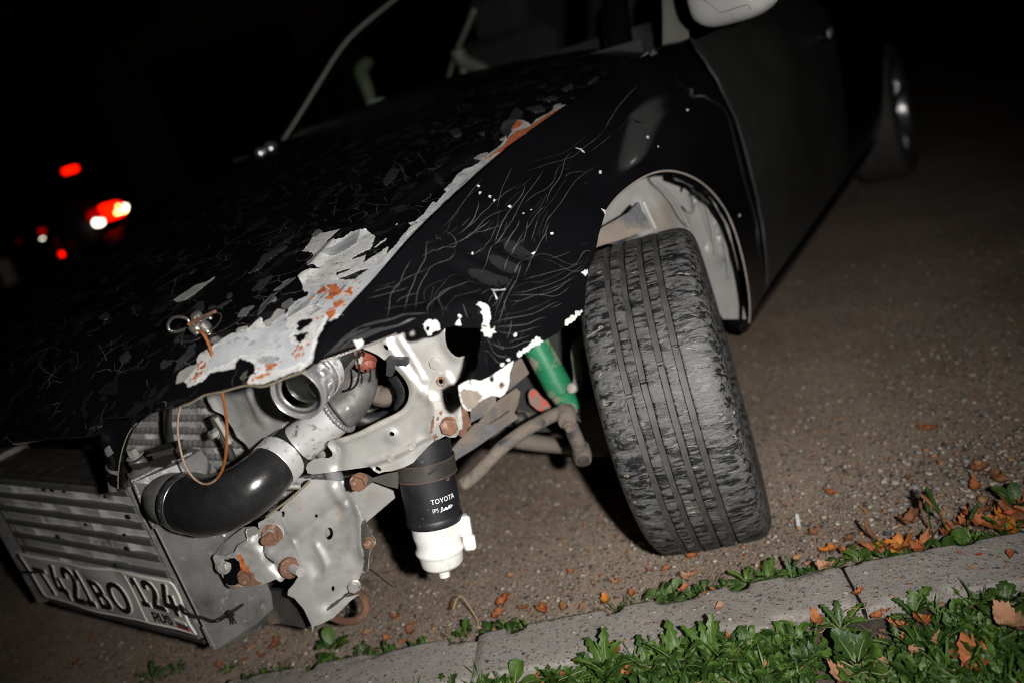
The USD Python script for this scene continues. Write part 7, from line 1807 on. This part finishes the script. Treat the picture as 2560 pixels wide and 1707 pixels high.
LV = [
    ('Y2 1210,1045', .055, 'dry_orange', 'maple', 'orange leaf scrap on the asphalt above the kerb', 0), ('Y2 1170,1130', .045, 'dry_orange', 'scrap', 'flat orange leaf at the kerb edge under another', 0), ('Y2 1250,880', .030, 'dry_pale', 'scrap', 'small pale pink leaf on the asphalt below the white bottle', 0),
    ('Y2 1645,845', .024, 'dry_orange', 'scrap', 'tiny orange leaf on bare asphalt left of the tyre', 0), ('Y2 1940,915', .040, 'dry_pale', 'maple', 'curled salmon leaf left of the plantain by the tyre', 0), ('Y2 2040,985', .032, 'dry_orange', 'scrap', 'orange leaf beside the square plantain leaf', 0),
    ('Y2 500,1140', .036, 'dry_brown', 'scrap', 'brown leaf on the asphalt right of the tow hook', 0), ('Y2 600,1240', .040, 'dry_brown', 'scrap', 'brown leaf heap scrap at the kerb right of the tow hook', 0), ('Y2 440,1285', .034, 'dry_orange', 'scrap', 'orange leaf wedged at the kerb left of the first joint', 0),
    ('Y2 440,850', .022, 'dry_brown', 'scrap', 'small brown leaf by the bracket edge', 0), ('Y2 1460,1095', .050, 'dry_orange', 'scrap', 'long orange leaf lying in the kerb gutter', 0), ('Y2 1600,1080', .036, 'dry_brown', 'scrap', 'brown leaf in the kerb gutter', 0), ('Y2 1870,1040', .042, 'dry_yellow', 'scrap', 'yellow leaf in the gutter left of the plantain', 0),
    ('Y1 1640,1335', .045, 'dry_pale', 'pointed', 'pointed salmon leaf under the intercooler tank', 0), ('Y1 1440,1455', .034, 'dry_orange', 'scrap', 'orange leaf at the kerb under the tank', 0), ('Y1 1800,1330', .050, 'dry_brown', 'scrap', 'brown leaf behind the pointed salmon leaf', 0), ('Y1 1720,1390', .035, 'dry_brown', 'scrap', 'brown leaf on the kerb edge under the bracket', 0),
    ('Y1 500,1440', .035, 'dry_brown', 'scrap', 'dark brown leaf on the asphalt below the plate', 0), ('Y1 620,1290', .03, 'dry_brown', 'scrap', 'dim brown leaf under the plate', 0),
    ('G3 790,480', .044, 'dry_orange', 'scrap', 'long orange leaf poking out under the tyre', 0), ('G3 770,660', .045, 'dry_pale', 'scrap', 'pink curled leaf between two plantains', 0), ('G3 720,770', .035, 'dry_orange', 'scrap', 'orange leaf on the kerb edge before the plantain', 1), ('G3 900,800', .020, 'dry_brown', 'scrap', 'flat brown flake on the kerb stone', 1),
    ('G3 960,758', .016, 'dry_orange', 'scrap', 'small orange flake on the kerb stone below the tyre', 1), ('G3 1030,920', .034, 'dry_pale', 'pointed', 'narrow pale leaf lying on the kerb', 1), ('G3 1250,470', .014, 'dry_orange', 'scrap', 'tiny orange flake under the tyre tread', 0), ('G3 1840,290', .038, 'dry_brown', 'maple', 'rusty leaf below the cigarette end', 0),
    ('G3 1590,45', .016, 'dry_brown', 'scrap', 'brown flake above the cigarette end', 0), ('G3 1690,520', .034, 'dry_pale', 'scrap', 'pale leaf between the dandelions', 0), ('G3 1950,440', .05, 'dry_yellow', 'maple', 'yellow spotted leaf at the kerb', 0), ('G3 1940,575', .05, 'dry_pale', 'scrap', 'long pale leaf on the kerb at the joint', 1),
    ('G3 1870,1040', .05, 'dry_orange', 'scrap', 'bright orange leaf standing at the lawn edge', 2), ('G3 1140,1320', .05, 'dry_pale', 'maple', 'crumpled straw coloured leaf in the lawn', 2), ('G3 1100,1220', .034, 'dry_orange', 'pointed', 'orange leaf tip between the dandelions', 2), ('G3 230,1490', .04, 'dry_orange', 'maple', 'orange leaf at the bottom left of the lawn', 2),
    ('G3 390,1370', .038, 'dry_orange', 'maple', 'upright orange leaf in the dandelion', 2), ('G3 120,1310', .046, 'dry_orange', 'scrap', 'orange leaf against the kerb at the bottom centre', 2), ('G3 920,1420', .04, 'dry_brown', 'scrap', 'dark brown leaf under the dandelion', 2), ('G3 1450,1500', .045, 'dry_orange', 'maple', 'orange leaf at the bottom of the lawn', 2),
    ('G4 410,935', .034, 'dry_orange', 'maple', 'torn orange scrap on the kerb right of the joint', 1), ('G4 540,1105', .034, 'dry_orange', 'scrap', 'orange curl in the lawn right of the joint', 2), ('G4 605,1060', .024, 'dry_orange', 'scrap', 'small orange curl beside a larger one', 2), ('G4 860,1130', .044, 'dry_orange', 'scrap', 'rolled orange leaf in the right lawn', 2),
    ('G4 700,1170', .04, 'dry_orange', 'maple', 'spiky orange leaf in the right lawn', 2), ('G4 740,1240', .03, 'dry_orange', 'maple', 'small spiky orange leaf below another', 2), ('G4 1470,1160', .10, 'dry_pale', 'pointed', 'large wrinkled brown leaf at the right edge', 3), ('G4 870,1360', .075, 'dry_pale', 'pointed', 'long curled tan leaf in the right lawn', 2),
    ('G4 1240,1430', .10, 'dry_orange', 'scrap', 'broad orange brown leaf at the lower right', 2), ('G4 1130,1370', .07, 'dry_brown', 'scrap', 'reddish brown leaf at the lower right', 2), ('G4 300,1545', .06, 'dry_pale', 'scrap', 'pale brown leaf at the bottom edge', 2), ('G4 580,1480', .06, 'dry_pale', 'pointed', 'narrow tan leaf standing at the bottom edge', 2),
    ('G4 1210,755', .012, 'dry_yellow', 'scrap', 'yellow flake on the right kerb stone', 1), ('G4 1260,665', .015, 'dry_red', 'scrap', 'dark red flake on the right kerb stone', 1), ('G4 1480,665', .034, 'dry_orange', 'pointed', 'narrow orange leaf on the right kerb stone', 1), ('G4 1125,655', .014, 'dry_orange', 'scrap', 'orange flake on the right kerb stone', 1),
    ('G4 220,235', .042, 'dry_orange', 'maple', 'orange leaf alone on the gravelly asphalt', 0), ('S 2320,1070', .06, 'dry_orange', 'maple', 'bright orange leaf far out on the asphalt', 0), ('G4 760,130', .03, 'dry_brown', 'scrap', 'small brown leaf on the gravelly asphalt', 0),
    ('G4 1270,75', .07, 'dry_brown', 'pointed', 'long brown leaf at the upper right of the gravel', 0), ('G4 1240,200', .06, 'dry_orange', 'pointed', 'upright orange leaf below the long brown one', 0), ('G4 1400,150', .07, 'dry_brown', 'maple', 'brown leaf at the right edge of the gravel', 0), ('G4 1480,385', .03, 'dry_red', 'scrap', 'red leaf in the weeds at the right edge', 3),
]
for k in range(26):   # the leaf heap by the right kerb stone
    rr_ = np.random.default_rng(300 + k)
    LV.append((f'G4 {rr_.uniform(480, 1560):.0f},{0:.0f}', rr_.uniform(.035, .085), ['dry_orange', 'dry_orange', 'dry_brown', 'dry_orange', 'dry_yellow'][k % 5], ['pointed', 'scrap', 'maple'][k % 3], None, 4))
for k, (s, sz, mt, kind, lab, zone) in enumerate(LV):
    if zone == 4:
        a_ = 0.36 + (float(s.split()[1].split(',')[0]) - 480) / 1080 * 0.48
        rr_ = np.random.default_rng(700 + k)
        p_ = kp(a_, -0.012 - abs(rr_.normal(0, 0.03)) - 0.03 * (a_ > 0.5)); z = rr_.uniform(0.0, 0.014)
        dry_leaf(p_, z, sz, L[mt], 'orange brown leaf in the leaf heap along the right kerb stone', k, kind, 0.8, 'leaves in the heap by the right kerb stone', aspect=1.9)
    else:
        z = {0: 0.001, 1: KZ + 0.002, 2: 0.024, 3: 0.04}[zone]
        dry_leaf(g_at(s, z), z, sz * 0.85, L[mt], lab, k, kind, 0.6 if sz > 0.02 else 0.2)
for k, s in enumerate(('Y2 620,1180', 'Y2 1330,1080', 'Y2 1720,1070', 'Y2 560,1300', 'Y2 860,1080', 'G3 1800,560', 'G3 560,600', 'G4 350,560', 'Y2 320,1240', 'Y1 1600,1420', 'G3 430,610')):
    p_ = g_at(s, 0.0); a_, b_ = kc(p_)
    if b_ > -0.006: p_ = kp(a_, -0.01)
    dry_leaf(p_, 0.001, 0.018 + 0.016 * ((k * 37) % 10) / 10, L[('dry_orange', 'dry_brown', 'dry_pale')[k % 3]], 'small dry leaf crumb on the asphalt along the kerb', 400 + k, 'scrap', 0.4, 'leaf crumbs along the kerb')
# dry stalks in the heap and by the first joint
stk = thing('dry_stalks', 'brown seed stalks standing in the leaf heap', 'weed')
for k, (s, hgt, ln_) in enumerate((('G4 1060,545', 0.10, -0.03), ('G4 1090,520', 0.08, -0.05), ('G4 940,540', 0.10, 0.0), ('G4 690,580', 0.05, -0.05), ('G4 1170,560', 0.075, 0.03), ('G4 905,480', 0.075, 0.0))):
    p_ = g_at(s, 0.0); r = np.random.default_rng(k)
    top = p_ + np.array([0, 0, hgt]) + RIGHT * ln_
    c_ = spline([p_, (p_ + top) / 2 + r.normal(0, 0.006, 3), top], 60)
    rad_ = np.interp(np.linspace(0, 1, 60), [0, 0.5, 0.52, 0.95, 1], [0.0014, 0.0013, 0.0035, 0.003, 0.001]) * (1 + 0.25 * np.sin(np.arange(60) * 2.4) * (np.arange(60) > 30))
    part(stk, 'stalk', tube(c_, rad_, 7), L['dry_brown'] if k % 2 else L['leaf_dark'], True)
stw = thing('dry_straw', 'bent pale straw standing at the first kerb joint', 'weed')
p_ = g_at('Y2 1020,1210', 0.0)
part(stw, 'stalk', tube([p_, at(*px('Y2 1030,1170')[0], 1, p_[1] - 0.005), at(*px('Y2 990,1090')[0], 1, p_[1] - 0.02), at(*px('Y2 920,1000')[0], 1, p_[1] - 0.03), at(*px('Y2 870,1085')[0], 1, p_[1] - 0.035)], 0.0013, 6, seg=30), L['straw'], True)
# withered litter between the weeds: nobody could count it
lt = thing('plant_litter', kind='stuff', label='withered brown litter and straw between the weeds', category='litter')
li = UsdGeom.PointInstancer.Define(stage, lt + '/scraps')
for k in range(5):
    r = np.random.default_rng(1200 + k)
    if k < 3:
        th_ = np.sort(r.uniform(0, 6.28, 9)); v_ = np.c_[np.cos(th_) * r.uniform(.5, 1, 9), np.sin(th_) * r.uniform(.3, .7, 9), r.uniform(-.25, .4, 9)] * 0.008
        m_ = trimesh.Trimesh(np.vstack([v_, [[0, 0, 0.001]]]), [(i_, (i_ + 1) % 9, 9) for i_ in range(9)], process=False)
    else:
        m_ = tube([(0, 0, 0), (0.012, 0.002, 0.004), (0.026, -0.001, 0.002), (0.04, 0.004, 0.006)], 0.0006, 5, seg=10)
    pth = f'{lt}/scraps/scrap_{k:03d}'
    usdkit.mesh(stage, pth, m_, L[('dry_orange', 'dry_brown', 'dry_pale', 'straw', 'stem')[k]], smooth=True)
    li.CreatePrototypesRel().AddTarget(pth)
P_, I_, O_, S_ = [], [], [], []
r = np.random.default_rng(55)
for _ in range(1500):
    lawn_ = r.random() < 0.92
    q_ = kp(r.uniform(-1.0, 1.3), KWID + abs(r.normal(0, 0.3)) if lawn_ else -0.004 - abs(r.normal(0, 0.03)))
    P_.append(Gf.Vec3f(float(q_[0]), float(q_[1]), float(r.uniform(0.016, 0.034) if lawn_ else 0.002))); I_.append(int(r.integers(5))); h_ = r.uniform(0, 6.28)
    O_.append(Gf.Quath(math.cos(h_ / 2), 0, 0, math.sin(h_ / 2))); f_ = float(r.uniform(0.4, 1.2)); S_.append(Gf.Vec3f(f_, f_, f_))
li.CreatePositionsAttr(Vt.Vec3fArray(P_)); li.CreateProtoIndicesAttr(Vt.IntArray(I_)); li.CreateOrientationsAttr(Vt.QuathArray(O_)); li.CreateScalesAttr(Vt.Vec3fArray(S_))
# cigarette end
cg = thing('cigarette_end', 'white cigarette end lying on the asphalt right of the tyre', 'cigarette end')
c0, c1 = g_at('G3 1688,128', 0.004), g_at('G3 1706,232', 0.004)
part(cg, 'paper', tube([c0, c1], 0.0040, 14), mat('cigarette_paper', (0.72, 0.72, 0.72), (0.66, 0.66, 0.65), 200, rough=0.8), 40)
part(cg, 'ash', tube([c1, c1 + (c1 - c0) * 0.08], [0.0040, 0.003], 12), L['straw'], 40)
# loose stones
grit = thing('loose_grit', kind='stuff', label='loose grit and small stones scattered over the asphalt', category='grit')
gi = UsdGeom.PointInstancer.Define(stage, grit + '/stones')
cols = [(0.30, 0.27, 0.23), (0.16, 0.14, 0.12), (0.05, 0.05, 0.055), (0.26, 0.13, 0.06), (0.22, 0.21, 0.2), (0.36, 0.31, 0.25)]
for k, c in enumerate(cols):
    s_ = trimesh.creation.icosphere(1, 1.0); s_.vertices *= 1 + 0.5 * (meshkit.noise(s_.vertices * 1.7 + k * 9, k)[:, None] - 0.5); s_.apply_scale([1, 0.8, 0.55])
    pth = f'{grit}/stones/stone_{k:03d}'
    usdkit.mesh(stage, pth, s_, mat(f'stone_{k:03d}', c, tuple(x * 0.75 for x in c), 120, rough=0.85), smooth=True)
    gi.CreatePrototypesRel().AddTarget(pth)
pos, idx, ori, scl = [], [], [], []
r = np.random.default_rng(31)
for i_ in range(34000):
    a_ = r.uniform(-1.2, 1.8); b_ = -0.004 - abs(r.normal(0, 0.5 if i_ < 17000 else 1.1))
    if i_ >= 17000: a_ = r.uniform(-0.6, 2.6)
    dens = 0.35 + 0.9 * max(0, min(1, (a_ - 0.1) / 0.5)) * math.exp(-abs(b_ + 0.25) / 0.3)
    if i_ < 17000 and r.random() > dens:
        continue
    p_ = kp(a_, b_); s_ = 0.0011 + 0.0042 * r.random() ** 4 + (0.005 * r.random() ** 2 if (a_ > 0.45 and b_ > -0.35 and r.random() < 0.3) else 0)
    pos.append((p_[0], p_[1], s_ * 0.2)); idx.append(r.integers(6)); h_ = r.uniform(0, 6.28)
    ori.append(Gf.Quath(math.cos(h_ / 2), 0, 0, math.sin(h_ / 2))); scl.append((s_, s_, s_))
gi.CreatePositionsAttr(Vt.Vec3fArray([Gf.Vec3f(*map(float, p_)) for p_ in pos]))
gi.CreateProtoIndicesAttr(Vt.IntArray([int(i_) for i_ in idx]))
gi.CreateOrientationsAttr(Vt.QuathArray(ori))
gi.CreateScalesAttr(Vt.Vec3fArray([Gf.Vec3f(*map(float, s_)) for s_ in scl]))
